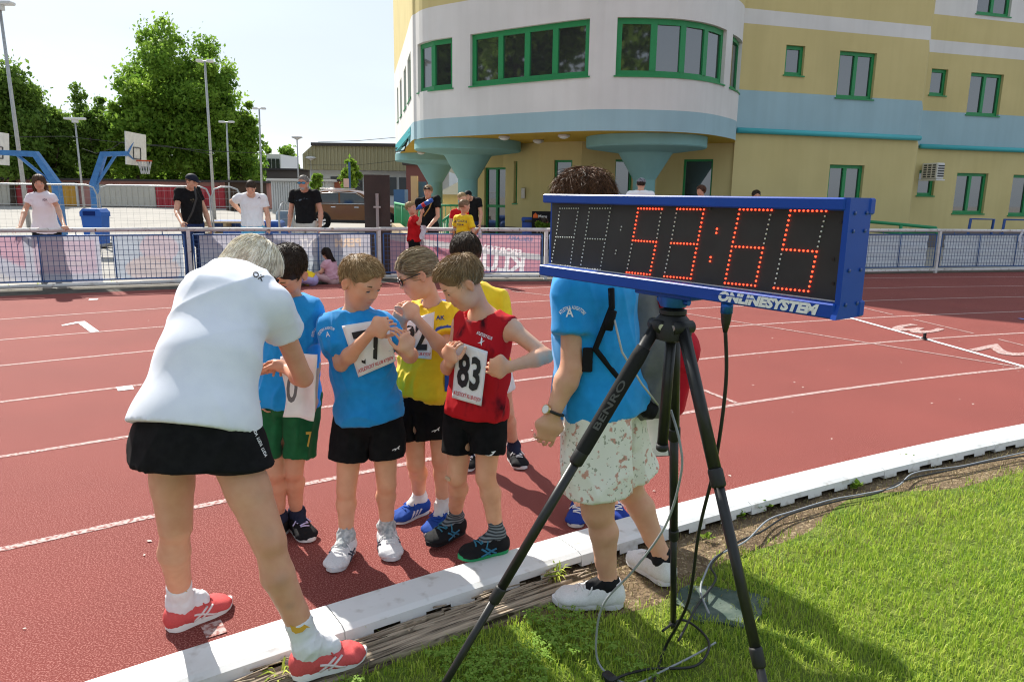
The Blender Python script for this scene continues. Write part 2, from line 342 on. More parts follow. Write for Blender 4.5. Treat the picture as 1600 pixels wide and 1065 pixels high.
def plank(a0,a1,r0,r1,z,seed,n=30):
    rg=random.Random(seed); b=MB(); ph=rg.uniform(0,6); V=[];Fc=[]
    for i in range(n+1):
        t=i/n; a=a0+(a1-a0)*t; tp=min(1,t*9,(1-t)*9); e0=r0+.004*math.sin(t*9+ph)+.002*rg.uniform(-1,1); e1=r1+.004*math.sin(t*11+ph+2)+.002*rg.uniform(-1,1); c_=(e0+e1)/2; e0=c_+(e0-c_)*(.35+.65*tp); e1=c_+(e1-c_)*(.35+.65*tp)
        zz=z+.003*math.sin(t*7+ph)
        V+= [[*polar(e0,a)[:2],zz-.003],[*polar(lerp_(e0,e1,.2),a)[:2],zz],[*polar(lerp_(e0,e1,.8),a)[:2],zz],[*polar(e1,a)[:2],zz-.004],[*polar(e1,a)[:2],-.02],[*polar(e0,a)[:2],-.02]]
    for i in range(n):
        for j in range(6): Fc.append((i*6+j,i*6+(j+1)%6,(i+1)*6+(j+1)%6,(i+1)*6+j))
    Fc.append(tuple(range(5,-1,-1))); Fc.append(tuple(n*6+j for j in range(6)))
    return b.add(V,Fc).build('plank',M_wood,tim)
def lerp_(a,b,t): return np.asarray(a)*(1-t)+np.asarray(b)*t
aT0=ang(G(300,1110)); aT1=ang(G(905,905)); d_=aT1-aT0
for q_,(f0,f1,ra,rb,zz) in enumerate([(0,.60,.132,.152,.016),(.03,.72,.156,.178,.012),(.0,.50,.181,.196,.019),(.08,.97,.199,.226,.020),(.12,1.0,.229,.262,.024),(.30,.95,.264,.288,.022),(.0,.42,.228,.27,.014),(.60,.93,.14,.165,.010),(.5,.86,.170,.190,.013),(.0,.3,.274,.30,.016)]): plank(aT0+d_*f0,aT0+d_*f1,TR0-ra,TR0-rb,zz,q_+1)
# wood splinters on the boards
b=MB()
rg=random.Random(5)
for i in range(46):
    a=rg.uniform(aT0,aT1); r=TR0-rg.uniform(.13,.24); l=rg.uniform(.03,.13)/TR0; p=polar(r,a); q=polar(r+rg.uniform(-.02,.02),a+l); p[2]=q[2]=.03+rg.uniform(0,.006); b.tube([p,q],[.0035,.002],4)
tag(b.build('splinter_pile',M_wood,tim),kind='stuff')
# ---- flat mossy plate set in the grass
c=G(1125,945); M_plate=mat('mossy_concrete',(.12,.15,.125),(.06,.09,.075),scale=14,detail=8,rough=.9,bump=.5,bscale=50)
b=MB(); b.prism([(.17*math.cos(t)*(1+.16*math.sin(t*3+1)+.07*math.sin(t*7)),.135*math.sin(t)*(1+.12*math.sin(t*4)+.06*math.sin(t*9+2))) for t in np.linspace(0,6.283,33)[:-1]],c*[1,1,0]+[0,0,-.03],(1,.1,0),(-.1,1,0),(0,0,.034)); tag(b.build('ground_plate',M_plate),'flat mossy grey concrete plate set in the grass','plate')
# ---------------------------------------------------------------- grass blades
M_grass=leafmat('grass_blades',(.27,.42,.035),(.62,.66,.14),tr=.45,rough=.45)
def blades(N,rad,angl,hmin,hmax,wid,seed,accept=None,clump=.25):
    rg=np.random.default_rng(seed); r=rg.uniform(rad[0],rad[1],N); a=rg.uniform(angl[0],angl[1],N)
    x=TC[0]+r*np.sin(a); y=TC[1]+r*np.cos(a)
    if accept is not None:
        k=accept(x,y,r,rg); x,y,r=x[k],y[k],r[k]
    n=len(x); pat=.5+.5*np.sin(x*9+np.sin(y*7)*2)*np.sin(y*11+np.sin(x*5)*2)
    h=rg.uniform(hmin,hmax,n)*(.65+.7*pat*clump/.25*.5); th=rg.uniform(0,2*np.pi,n); le=rg.uniform(.15,.95,n)*h; dx,dy=np.cos(th),np.sin(th)
    wv=rg.uniform(.7,1.3,n)*wid; px,py=-dy*wv,dx*wv
    z0=-.006
    V=np.empty((n,5,3)); V[:,0]=np.stack([x-px,y-py,np.full(n,z0)],1); V[:,1]=np.stack([x+px,y+py,np.full(n,z0)],1)
    mx_,my_=x+dx*le*.35,y+dy*le*.35; V[:,2]=np.stack([mx_+px*.8,my_+py*.8,h*.62],1); V[:,3]=np.stack([mx_-px*.8,my_-py*.8,h*.62],1)
    V[:,4]=np.stack([x+dx*le,y+dy*le,h*rg.uniform(.75,1,n)],1)
    i0=np.arange(n)*5
    T=np.concatenate([np.stack([i0,i0+1,i0+2],1),np.stack([i0,i0+2,i0+3],1),np.stack([i0+3,i0+2,i0+4],1)])
    big=.5+.5*np.sin(x*2.1+1)*np.sin(y*2.7+.4)
    c=np.clip(rg.normal(.30,.22,n)+.25*(big-.5)+(rg.random(n)<.05)*.5,0,1)
    return V.reshape(-1,3),T,np.repeat(np.stack([c,c,c],1),5,0)
aV0,aV1=ang(G(380,1085)),ang((8.5,7.4))
def acc(x,y,r,rg):
    # keep only what the camera could see with a margin; thin out with distance and near the soil edge
    d=np.hypot(x,y); edge=(TR0-.36-r); k=(y>.9)&(np.abs(x)<y*1.0+.8)
    a_=np.arctan2(x-TC[0],y-TC[1]); u=(a_-A0)/(A1-A0)
    wob=.10*np.sin(u*90)+.06*np.sin(u*231)+.035*np.sin(u*700)
    left=np.clip((aT1+.01-a_)/.02,0,1)            # beside the timber the turf reaches the board
    pr=np.clip((edge-wob+.05+left*.12)/.16,0,1)
    k&=rg.random(len(x))<pr*np.clip(2.6/np.maximum(d,.1),.30,1)
    pc=G(1125,945); k&=~((((x-pc[0])/.17)**2+((y-pc[1])/.13)**2<rg.uniform(.55,1.15,len(x)))&(rg.random(len(x))<.985))
    return k
V,T,Cc=blades(430000,(TR0-4.2,TR0-.3),(aV0,aV1),.016,.045,.0017,3,acc)
tag(mkobj('grass',fastmesh(V,T,M_grass,False,3,Cc)),'short bright green grass of the infield','grass',kind='stuff')
# clover patches among the grass near the timber
rg=np.random.default_rng(31); N_=1500; r=TR0-.33-np.abs(rg.normal(0,.28,N_)); a=rg.uniform(ang(G(420,1080)),ang(G(900,960)),N_); x=TC[0]+r*np.sin(a); y=TC[1]+r*np.cos(a); kk=np.sin(x*11+2)*np.sin(y*13)>-.25; x,y=x[kk],y[kk]; n=len(x); VV=[];CV=[]
th=rg.uniform(0,6.28,n); z=rg.uniform(.022,.042,n); s0=rg.uniform(.005,.0085,n)
for k in range(3):
    t=th+k*2.094; dx,dy=np.cos(t),np.sin(t); VV.append(np.stack([np.stack([x,y,z],1),np.stack([x+dx*s0-dy*s0*.7,y+dy*s0+dx*s0*.7,z+.002],1),np.stack([x+dx*s0*1.9,y+dy*s0*1.9,z-.001],1),np.stack([x+dx*s0+dy*s0*.7,y+dy*s0-dx*s0*.7,z+.002],1)],1)); CV.append(rg.random(n))
VV=np.concatenate(VV).reshape(-1,3); CV=np.repeat(np.concatenate(CV),4); tag(mkobj('clover',fastmesh(VV,np.arange(len(VV)).reshape(-1,4),leafmat('clover_leaf',(.17,.31,.04),(.32,.48,.09),tr=.4),False,4,np.stack([CV]*3,1))),'low clover leaves mixed into the grass by the timber','clover',kind='stuff')
# dry straw and thin grass over the soil strip
M_straw=leafmat('dry_straw',(.30,.23,.12),(.17,.17,.05),tr=.2)
def acc2(x,y,r,rg): return (y>.9)&(rg.random(len(x))<.55)
V,T,Cc=blades(16000,(TR0-.62,TR0-.12),(ang(G(900,905)),ang((8,7.2))),.008,.022,.0015,4,acc2)
V=V.copy(); tag(mkobj('straw_litter',fastmesh(V,T,M_straw,False,3,Cc)),'dry straw and dead grass lying on the soil strip','straw',kind='stuff')
# weeds and grass tufts by the kerb
M_weed=leafmat('weed_leaf',(.12,.22,.02),(.26,.36,.05),tr=.4)
def weed(px,py,hgt,n,label,broad=True,seed=0):
    rg=np.random.default_rng(seed+int(px)); c=G(px,py)
    VV=[];TT=[]
    for i in range(n):
        th=rg.uniform(0,6.28); el=rg.uniform(.3,1.3); d=np.array([math.cos(th)*math.cos(el),math.sin(th)*math.cos(el),math.sin(el)]); l=hgt*rg.uniform(.55,1)
        s_=np.cross(d,[0,0,1]); s_=nrm(s_)*(l*.22 if broad else .0035); b0=c+np.array([rg.normal(0,.008),rg.normal(0,.008),0]); k=len(VV)
        st=.3 if broad else 0
        VV+=[b0+d*l*st*.5,b0+d*l*.55+s_+[0,0,l*.05],b0+d*l-[0,0,l*(.18 if broad else .3)],b0+d*l*.55-s_+[0,0,l*.05]]; TT+=[(k,k+1,k+2,k+3)]
    Cc=np.repeat(rg.random((n,1))*np.ones((1,3)),4,0)
    o=mkobj('weed' if broad else 'grass_tuft',fastmesh(np.array(VV),np.array(TT),M_weed if broad else M_grass,False,4,Cc)); tag(o,label,'weed' if broad else 'grass tuft')
weed(1186,793,.085,34,'leafy green weed nearest the tripod leg beside the kerb'); weed(1157,808,.06,22,'low green weed beside the kerb just left of the larger one')
weed(1417,724,.10,34,'leafy weed beside the kerb where the cable meets it'); weed(1575,692,.09,26,'green weed by the kerb at the right edge')
weed(1340,762,.07,20,'small weed between the kerb and the cable'); weed(1288,764,.05,14,'tiny weed under the kerb edge left of another weed'); weed(1107,842,.045,16,'small pale weed on the soil behind the tripod')
weed(390,1040,.07,14,'broad leafed weed growing from the timber by the womans leg'); weed(868,900,.10,40,'tall grass tuft at the end of the timber board',False,3); weed(560,985,.09,18,'thin grass tuft beside the coral shoe',False,4); weed(440,1058,.11,16,'dry grass tuft at the bottom edge by the kerb',False,5)
for i,px in enumerate((15,60,175,390,300)):
    weed(px,452-px*.04,.16,14,['grass tuft at the fence foot by the left picture edge','grass tuft at the fence foot beneath the leaning woman','grass tuft at the fence foot under the first banner','grass tuft at the fence foot behind the blond woman','grass tuft at the foot of the second fence post'][i],False,i)
# ================================================================ sports building
SOF=3.02
def catmull(pts,n=6):
    pts=[np.asarray(p,float) for p in pts]; out=[]
    for i in range(len(pts)-1):
        p0,p1,p2,p3=pts[max(i-1,0)],pts[i],pts[i+1],pts[min(i+2,len(pts)-1)]
        for k in range(n):
            t=k/n; out.append(.5*((2*p1)+(-p0+p2)*t+(2*p0-5*p1+4*p2-p3)*t*t+(-p0+3*p1-3*p2+p3)*t**3))
    out.append(pts[-1]); return out
class Plan:
    def __init__(s,pts):
        s.p=[np.asarray(q[:2],float) for q in pts]; s.d=[0.]
        for a,b in zip(s.p,s.p[1:]): s.d.append(s.d[-1]+float(np.hypot(*(b-a))))
        s.L=s.d[-1]
    def at(s,t):
        t=min(max(t,0),s.L); i=max(0,min(int(np.searchsorted(s.d,t,side='right'))-1,len(s.p)-2)); f=(t-s.d[i])/(s.d[i+1]-s.d[i]); return s.p[i]*(1-f)+s.p[i+1]*f
    def nrm(s,t):
        a=s.at(t-.05); b=s.at(t+.05); d=nrm(b-a); return np.array([d[1],-d[0]])      # outward = right of travel
    def hit(s,x,y):
        d=ray(x,y); best=None
        for i in range(len(s.p)-1):
            a,b=s.p[i],s.p[i+1]; e=b-a; M_=np.array([[d[0],-e[0]],[d[1],-e[1]]]); dt=np.linalg.det(M_)
            if abs(dt)<1e-9: continue
            t,u=np.linalg.solve(M_,a-CC[:2])
            if -.02<=u<=1.02 and t>0 and (best is None or t<best[0]): best=(t,s.d[i]+u*(s.d[i+1]-s.d[i]))
        if best is None:   # extend the last segment
            sg,z=WALLHIT(x,y,s.p[-2],s.p[-1]); return s.d[-2]+sg,z
        return best[1],float((CC+d*best[0])[2])
    def rect(s,tl,br):
        a,z1=s.hit(*tl); b,z0=s.hit(*br); return [min(a,b),max(a,b),min(z0,z1),max(z0,z1)]
def streaks(m_):
    t=m_.node_tree; N=t.nodes; K=t.links.new; b=N['Principled BSDF']; src=b.inputs['Base Color'].links[0].from_socket; co=N.new('ShaderNodeTexCoord'); q=N.new('ShaderNodeMapping'); q.inputs['Scale'].default_value=(2.6,2.6,.16); K(co.outputs['Object'],q.inputs[0]); n_=N.new('ShaderNodeTexNoise'); n_.inputs['Scale'].default_value=1.4; n_.inputs['Detail'].default_value=7; K(q.outputs[0],n_.inputs['Vector']); r=N.new('ShaderNodeValToRGB'); r.color_ramp.elements[0].position=.36; r.color_ramp.elements[0].color=(.78,.76,.74,1); r.color_ramp.elements[1].position=.56; r.color_ramp.elements[1].color=(1,1,1,1); K(n_.outputs[0],r.inputs[0]); x=N.new('ShaderNodeMix'); x.data_type='RGBA'; x.blend_type='MULTIPLY'; x.inputs[0].default_value=.18; K(src,x.inputs[6]); K(r.outputs[0],x.inputs[7]); K(x.outputs[2],b.inputs['Base Color']); return m_
def plaster(n,c,c2): return streaks(mat(n,c,c2,scale=.9,detail=10,rough=.92,bump=.25,bscale=120,bdist=.006,ramp=(.3,.75),col3=tuple(k*.80 for k in c),scale3=.35,ramp3=(.52,.75),fac3=.55))
M_yel=plaster('yellow_plaster',(.61,.51,.245),(.56,.465,.215)); M_wht=plaster('white_plaster',(.72,.70,.68),(.64,.625,.605)); M_blu=plaster('blue_plaster',(.35,.50,.55),(.315,.455,.505)); M_pl=plaster('grey_plinth',(.19,.165,.15),(.15,.13,.12)); M_teal=plaster('teal_plaster',(.235,.43,.425),(.215,.395,.39)); M_och=plaster('ochre_soffit',(.60,.40,.07),(.54,.355,.06))
BAND=[M_yel,M_wht,M_blu,M_pl]
M_gframe=mat('green_frame',(.014,.25,.075),(.012,.22,.066),scale=30,rough=.45,spec=.5); M_glass=mat('window_glass',(.03,.032,.035),rough=.03,spec=.7,ior=2.05); M_dark=mat('dark_room',(.012,.011,.010),rough=1); M_blind=mat('white_blind',(.55,.55,.56),(.5,.5,.52),scale=3,rough=.8)
bld=empty('sports_building',(4,24,0),'yellow white and blue sports building with round corner on mushroom columns','building')
def wall(name,pl,bands,holes,z0,z1,parent,ds=.7,reveal=.16):
    """bands: list of (z, material index below z)"""
    S_=set([0,pl.L]); 
    for t in pl.d: S_.add(t)
    Z_=set([z0,z1])
    for b_ in bands: 
        if z0<b_[0]<z1: Z_.add(b_[0])
    for h_ in holes: S_|={h_[0],h_[1]}; Z_|={h_[2],h_[3]}
    S_=sorted(x for x in S_ if 0<=x<=pl.L); Z_=sorted(z for z in Z_ if z0<=z<=z1)
    b=MB(); idx={}
    def vid(x,z,dep=0):
        k=(round(x,4),round(z,4),dep)
        if k not in idx:
            q=pl.at(x); n_=pl.nrm(x); q=q-n_*dep; idx[k]=len(b.v); b.v.append((q[0],q[1],z))
        return idx[k]
    def band(z):
        for zz,mi in bands:
            if z<zz: return mi
        return bands[-1][1]
    for i in range(len(S_)-1):
        for j in range(len(Z_)-1):
            xm,zm=(S_[i]+S_[i+1])/2,(Z_[j]+Z_[j+1])/2
            if S_[i+1]-S_[i]<1e-4 or Z_[j+1]-Z_[j]<1e-4: continue
            if any(h_[0]<xm<h_[1] and h_[2]<zm<h_[3] for h_ in holes): continue
            b.f.append((vid(S_[i],Z_[j]),vid(S_[i+1],Z_[j]),vid(S_[i+1],Z_[j+1]),vid(S_[i],Z_[j+1]))); b.mi.append(band(zm))
    for h_ in holes:
        ss=[x for x in S_ if h_[0]-1e-4<=x<=h_[1]+1e-4]; zs=[z for z in Z_ if h_[2]-1e-4<=z<=h_[3]+1e-4]
        for a,c in zip(ss,ss[1:]):
            b.f.append((vid(a,h_[3]),vid(c,h_[3]),vid(c,h_[3],reveal),vid(a,h_[3],reveal))); b.mi.append(band(h_[3]+.01))
            b.f.append((vid(a,h_[2],reveal),vid(c,h_[2],reveal),vid(c,h_[2]),vid(a,h_[2]))); b.mi.append(band(h_[2]-.01))
        for a,c in zip(zs,zs[1:]):
            mi=band((a+c)/2); b.f.append((vid(h_[0],a),vid(h_[0],c),vid(h_[0],c,reveal),vid(h_[0],a,reveal))); b.mi.append(mi); b.f.append((vid(h_[1],a,reveal),vid(h_[1],c,reveal),vid(h_[1],c),vid(h_[1],a))); b.mi.append(mi)
    return b.build(name,BAND,parent)
def window(pl,h_,parent,panes=2,dep=.13,fw=.095,blind=0,sill=True,door=False,tilt=False):
    s0,s1,z0,z1=h_; b=MB()
    def q(s,z,d): p=pl.at(s); n_=pl.nrm(s); p=p-n_*d; return np.array([p[0],p[1],z])
    def bar(sa,sb,za,zb,da,db):
        k=max(1,int((sb-sa)/.5))
        for i in range(k):
            x0,x1=sa+(sb-sa)*i/k,sa+(sb-sa)*(i+1)/k
            b.hexa([q(x0,za,da),q(x1,za,da),q(x1,za,db),q(x0,za,db),q(x0,zb,da),q(x1,zb,da),q(x1,zb,db),q(x0,zb,db)])
    d0,d1=dep-.04,dep+.05
    bar(s0,s1,z1-fw,z1,d0,d1); bar(s0,s1,z0,z0+fw,d0,d1); bar(s0,s0+fw,z0+fw,z1-fw,d0,d1); bar(s1-fw,s1,z0+fw,z1-fw,d0,d1)
    w_=(s1-s0-fw*2)/panes
    for i in range(1,panes): bar(s0+fw+w_*i-fw*.6,s0+fw+w_*i+fw*.6,z0+fw,z1-fw,d0-.008,d1)
    if door: bar(s0+fw,s1-fw,z0+1.0,z0+1.08,d0,d1)
    fr=b.build('door' if door else 'window',M_gframe,parent)
    for i in range(panes):
        a=s0+fw+w_*i+(fw*.6 if i else 0); c=s0+fw+w_*(i+1)-(fw*.6 if i<panes-1 else 0); k=max(1,int((c-a)/.6))
        g_=MB()
        for j in range(k):
            x0,x1=a+(c-a)*j/k,a+(c-a)*(j+1)/k; g_.add([q(x0,z0+fw,dep),q(x1,z0+fw,dep),q(x1,z1-fw,dep),q(x0,z1-fw,dep)],[(0,1,2,3)])
        g_.build('pane',M_glass,fr)
    if blind:
        g_=MB(); zb=z1-(z1-z0)*blind; g_.add([q(s0,zb,dep+.09),q(s1,zb,dep+.09),q(s1,z1,dep+.09),q(s0,z1,dep+.09)],[(0,1,2,3)]); g_.build('blind',M_blind,fr)
    if sill:
        b=MB(); n=max(1,int((s1-s0)/.5))
        for i in range(n):
            x0,x1=s0-.04+(s1-s0+.08)*i/n,s0-.04+(s1-s0+.08)*(i+1)/n; b.hexa([q(x0,z0-.035,-.035),q(x1,z0-.035,-.035),q(x1,z0-.005,dep),q(x0,z0-.005,dep),q(x0,z0+.0,-.035),q(x1,z0+.0,-.035),q(x1,z0+.028,dep),q(x0,z0+.028,dep)])
        b.build('sill',M_gframe,fr)
    return fr
# --- round upper part
out=[(-5.0,31.5),(-3.55,24.6)]+[tuple(G(x,y,SOF)[:2]) for x,y in ((644.4,219.4),(651,217.6),(670,215),(735,212),(800,209),(900,205),(950,204.3),(1010,205),(1060,206.5),(1101,209.5),(1130,214),(1148,218.6))]+[(6.10,20.84)]
ROT=Plan(catmull(out,4))
zb1=ROT.hit(830,176)[1]; zw=ROT.hit(643,26)[1]
holes=[ROT.rect((652.3,70),(706.8,141)),ROT.rect((734.7,54.1),(919,119)),ROT.rect((965,29),(1131,125))]
for h_ in holes: h_[2]=holes[1][2]; h_[3]=holes[1][3]
hs=ROT.rect((1145.5,54),(1155.5,137)); hs[2],hs[3]=holes[1][2]-.02,holes[1][3]-.02
LW_=[]
for (xa,ya,xb,yb) in ((636.5,90,642.5,158),(630.5,109,635.2,172),(624.5,123,628.3,184),(620.2,138,623,191)):
    r=ROT.rect((xa,ya),(xb,yb)); r[2],r[3]=holes[1][2],holes[1][3]; LW_.append(r)
LW_=[r for r in LW_ if r[1]-r[0]>.15]
LW_.sort(); L2=[]
for r in LW_:
    if not L2 or r[0]>L2[-1][1]+.05: L2.append(r)
wall('upper_wall',ROT,[(zb1,2),(zw,1),(99,0)],holes+L2+[hs],SOF,11.4,bld)
window(ROT,holes[0],bld,2,fw=.12); window(ROT,holes[1],bld,4,fw=.125,blind=.12); window(ROT,holes[2],bld,4,fw=.125,blind=.08); window(ROT,hs,bld,1)
for r in L2: window(ROT,r,bld,2,fw=.06)
def room(pl,h_,parent,dep=1.6):
    s0,s1,z0,z1=h_; q=lambda s,z,d:np.array([*(pl.at(s)-pl.nrm((s0+s1)/2)*d),z])
    b=MB(); e=.02; b.add([q(s0,z0,.2),q(s1,z0,.2),q(s1,z1,.2),q(s0,z1,.2),q(s0,z0,dep),q(s1,z0,dep),q(s1,z1,dep),q(s0,z1,dep)],[(4,5,6,7),(0,4,7,3),(1,2,6,5),(3,7,6,2),(0,1,5,4)]); b.build('room',M_dark,parent)
for h_ in holes: room(ROT,h_,bld)
# soffit and roof
def cap(name,plan,back,z,m_):
    P_=[(q[0],q[1],z) for q in plan.p]+[(x,y,z) for x,y in back]; return mkobj(name,mkmesh(P_,[tuple(range(len(P_)))],m_),bld)
cap('soffit',ROT,[(9,31.5)],SOF+.001,M_och); cap('roof',ROT,[(9,31.5)],11.4,M_pl)
# --- right-hand facades
fa0=np.array([6.10,20.84]); fd=np.array([math.cos(.293),math.sin(.293)]); FA=Plan([fa0,fa0+fd*6.29]); fb0=np.array([13.12,24.42]); FB=Plan([fb0,fb0+fd*14])
zA=[FA.hit(*p)[1] for p in ((1161.5,12.5),(1161,36),(1155.5,140),(1150,204))]
bA=[(.5,3),(zA[3]-.05,0),(zA[2],2),(zA[1],0),(zA[0],1),(99,0)]
hA=[FA.rect((1229,70),(1254.5,119)),FA.rect((1313,79),(1363,156)),FA.rect((1297,257),(1343,335))]
wall('facade_wall',FA,bA,hA,-.05,11.4,bld)
for h_,n,bl in zip(hA,(1,2,2),(0,.35,0)): window(FA,h_,bld,n,blind=bl); room(FA,h_,bld,1.2)
zB=[FB.hit(*p)[1] for p in ((1453.3,61.6),(1450.6,81.2),(1440,172.5),(1439,229))]; zBu=FB.hit(1459,22)[1]
bB=[(.55,3),(zB[3]-.05,0),(zB[2],2),(zB[1],0),(zB[0],1),(zBu,0),(99,1)]
hB=[FB.rect((1456.5,107),(1477,150)),FB.rect((1518,113),(1560,182)),FB.rect((1437,266),(1458,306)),FB.rect((1496,270),(1536,334)),FB.rect((1584,273),(1628,337)),FB.rect((1534,-45),(1578,27)),FB.rect((1640,120),(1680,188))]
wall('facade_wall',FB,bB,hB,-.05,11.4,bld)
for h_,n,bl in zip(hB,(1,2,1,2,2,2,2),(0,.3,0,.9,.6,.5,0)): window(FB,h_,bld,n,blind=bl); room(FB,h_,bld,1.2)
st=Plan([fa0+fd*6.29,fb0]); wall('facade_wall',st,bA,[],-.05,11.4,bld)
b=MB(); b.add([(6.1,20.84,11.4),(*(fa0+fd*6.29),11.4),(*fb0,11.4),(*(fb0+fd*14),11.4),(26,40,11.4),(9,31.5,11.4)],[(0,1,2,3,4,5)]); b.build('roof',M_pl,bld)
M_pipe=mat('turquoise_pipe',(.06,.42,.46),rough=.45)
for pl,z,L_ in ((FA,zA[3],6.32),(FB,zB[3],13.8)):
    n_=pl.nrm(1); a=pl.at(.0)+n_*.09; c=pl.at(pl.L)+n_*.09; b=MB(); b.cyl((*a,z),(*c,z),.075,n=10); b.build('gutter_pipe',M_pipe,bld,True)
# air conditioner on the recessed facade
p=FB.at(FB.hit(1440,270)[0]-.05); n_=FB.nrm(1); s0,z_=FB.hit(1440,268); ac=empty('air_conditioner',(*(FB.at(.25)+n_*.35),z_),'white air conditioner unit on the wall corner','air conditioner'); M_ac=mat('ac_white',(.66,.65,.62),rough=.5)
ex=np.array([*fd,0]); ey=np.array([*n_,0]); c=np.array([*(FB.at(.28)+n_*.42),z_]); b=MB(); b.box(c,(.30,.62,.50),R=np.stack([ex,ey,[0,0,1]],1),bev=.02); b.build('casing',M_ac,ac)
for i in range(5): b=MB(); b.box(c+ey*.315+np.array([0,0,.16-.08*i]),(.24,.02,.04),R=np.stack([ex,ey,[0,0,1]],1)); b.build('grille_slat',mat_cached('grille',(.06,.06,.06)),ac)
b=MB()
for i in range(6):
    for j in range(3): b.box(c-ex*.152+ey*(.18-.17*j)+np.array([0,0,.18-.072*i]),(.006,.12,.045),R=np.stack([ex,ey,[0,0,1]],1))
tag(b.build('side_vents',mat_cached('grille',(.06,.06,.06)),ac),kind='stuff'); b=MB(); b.box(c-[0,0,.28],(.34,.68,.04),R=np.stack([ex,ey,[0,0,1]],1)); b.build('bracket',M_ac,ac)
# --- recessed ground floor
gw=[(-1.35,30.0),(-1.2,23.9),(-.35,23.3),tuple(G(811,225,SOF)[:2]),tuple(G(844,222,SOF)[:2]),tuple(G(909.5,221,SOF)[:2]),(4.2,21.9),(6.18,20.885)]
GW=Plan(gw)
hG=[]
def gh(tl,br,z0=None):
    r=GW.rect(tl,br); 
    if z0 is not None: r[2]=z0
    hG.append(r); return r
r1=gh((1068,249),(1110,320),.12); r2=gh((962,249),(986,330),.12); r3=gh((866,250),(893,300)); r4=gh((803,252),(807.5,318)); r5=gh((757,262),(789,350),.12)
wall('ground_floor_wall',GW,[(.55,3),(99,0)],hG,-.05,SOF,bld)
for r,n,d_ in ((r1,1,True),(r2,1,True),(r3,1,False),(r4,1,False),(r5,2,True)): window(GW,r,bld,n,fw=.06,sill=not d_,door=d_); room(GW,r,bld,1.3)
bk=Plan([fb0+fd*14,(26.5,40),(9,44)]); wall('back_wall',bk,[(99,0)],[],-.05,11.4,bld); wall('back_wall',Plan([(9,44),(-4.95,31.52)]),[(99,0)],[],SOF,11.4,bld); wall('back_wall',Plan([(9,44),(-1.36,30.0)]),[(99,0)],[],-.05,SOF,bld)
b=MB(); b.add([(-5,31.5,11.39),(9,31.4,11.39),(26,39.9,11.39),(26.4,40,11.39),(9,44,11.39)],[(0,1,2,3,4)]); b.build('roof',M_pl,bld)
# lamps on the soffit
for px,py in ((788,214.5),(841,220),(881,212),(658,238)):
    q=G(px,py,SOF-.03); lm=empty('ceiling_lamp',q,None,'lamp','round lamps under the soffit'); lm['label']={788:'round soffit lamp between the two front columns, leftmost',841:'round soffit lamp nearest the wall, rearmost',881:'round soffit lamp just left of the right hand column',658:'round soffit lamp by the left corner of the building'}[px]
    b=MB(); b.lathe([(.13,0),(.15,-.02),(.15,-.06)][::-1],(q[0],q[1],SOF),16); b.build('rim',mat_cached('lamp_rim',(.5,.5,.5),rough=.4),lm); b=MB(); b.lathe([(.03,-.11),(.10,-.09),(.13,-.06)],(q[0],q[1],SOF),16); b.build('lamp_glass',mat_cached('lamp_milk',(.7,.7,.68),rough=.3),lm,True)
# mushroom columns: parts of the building
def column(cx,Y):
    x=P(cx,290,Y)[0]; b=MB(); b.lathe([(.29,-.05),(.29,1.95),(.68,2.60),(.72,2.63),(1.52,2.74),(1.55,2.77),(1.55,SOF-.002)],(x,Y,0),48); autosmooth(b.build('column',M_teal,bld),25)
column(1006,19.55); column(731,21.9); column(680,29.5)
# bracket sign and cables on the left corner
b=MB(); q1=P(621,232,24.5); q0=P(644,204,22.3)
b.box((q0+q1)/2,(float(np.linalg.norm(q1-q0)),.12,.22),R=np.stack([nrm(q1-q0),nrm(np.cross([0,0,1],q1-q0)),np.cross(nrm(q1-q0),nrm(np.cross([0,0,1],q1-q0)))],1)); b.build('sign_tray',M_pipe,bld)
for dz in (0,.25): 
    b=MB(); b.tube([P(618,232+dz*20,24.4),P(632,228+dz*30,23.6),P(640,206,22.4)],.02,5); b.build('loose_cable',mat_cached('cable_black',(.015,.015,.015)),bld,True)
# wall box, bin, menu board and bush at the entrance
s_,z_=GW.hit(820,302); q=np.array([*(GW.at(s_)+GW.nrm(s_)*.06),z_]); b=MB(); b.box(q,(.12,.12,.32),bev=.015); o=b.build('mailbox',mat_cached('steel_box',(.45,.43,.38),metal=.6,rough=.4)); tag(o,'small steel box on the yellow wall by the entrance','wall box')
def bin_(px,py,Y,w_,h_,label):
    q=P(px,py,Y)*[1,1,0]; e=empty('recycling_bin',q,label,'bin'); b=MB(); m_=mat_cached('blue_plastic',(.012,.06,.28),rough=.5)
    b.prism([(-w_*.42,0),(w_*.42,0),(w_/2,h_*.86),(-w_/2,h_*.86)],q+[0,-w_/2,0],(1,0,0),(0,0,1),(0,w_,0)); b.build('body',m_,e); b=MB(); b.box(q+[0,-.01,h_*.93],(w_*1.06,w_*1.06,h_*.13),bev=.03); b.build('lid',m_,e)
    b=MB(); b.box(q+[0,-w_*.545,h_*.9],(w_*.6,.02,.06)); b.build('slot',mat_cached('grille',(.06,.06,.06)),e)
bin_(826,350,19.5,.36,.95,'dark blue bin by the entrance beside the menu board')
mb=empty('menu_board',P(848,340,19.2)*[1,1,0],'black chalk menu board leaning at the entrance','menu board'); q=P(848,335,19.2)*[1,1,0]; b=MB(); b.box(q+[0,0,.62],(.56,.05,.98),bev=.01); b.build('board',mat_cached('chalkboard',(.012,.012,.013),rough=.7),mb)
b=MB()
for s_ in (-1,1): b.box(q+[s_*.25,.1,.14],(.04,.3,.28))
b.build('stand',mat_cached('chalkboard',(.012,.012,.013)),mb)
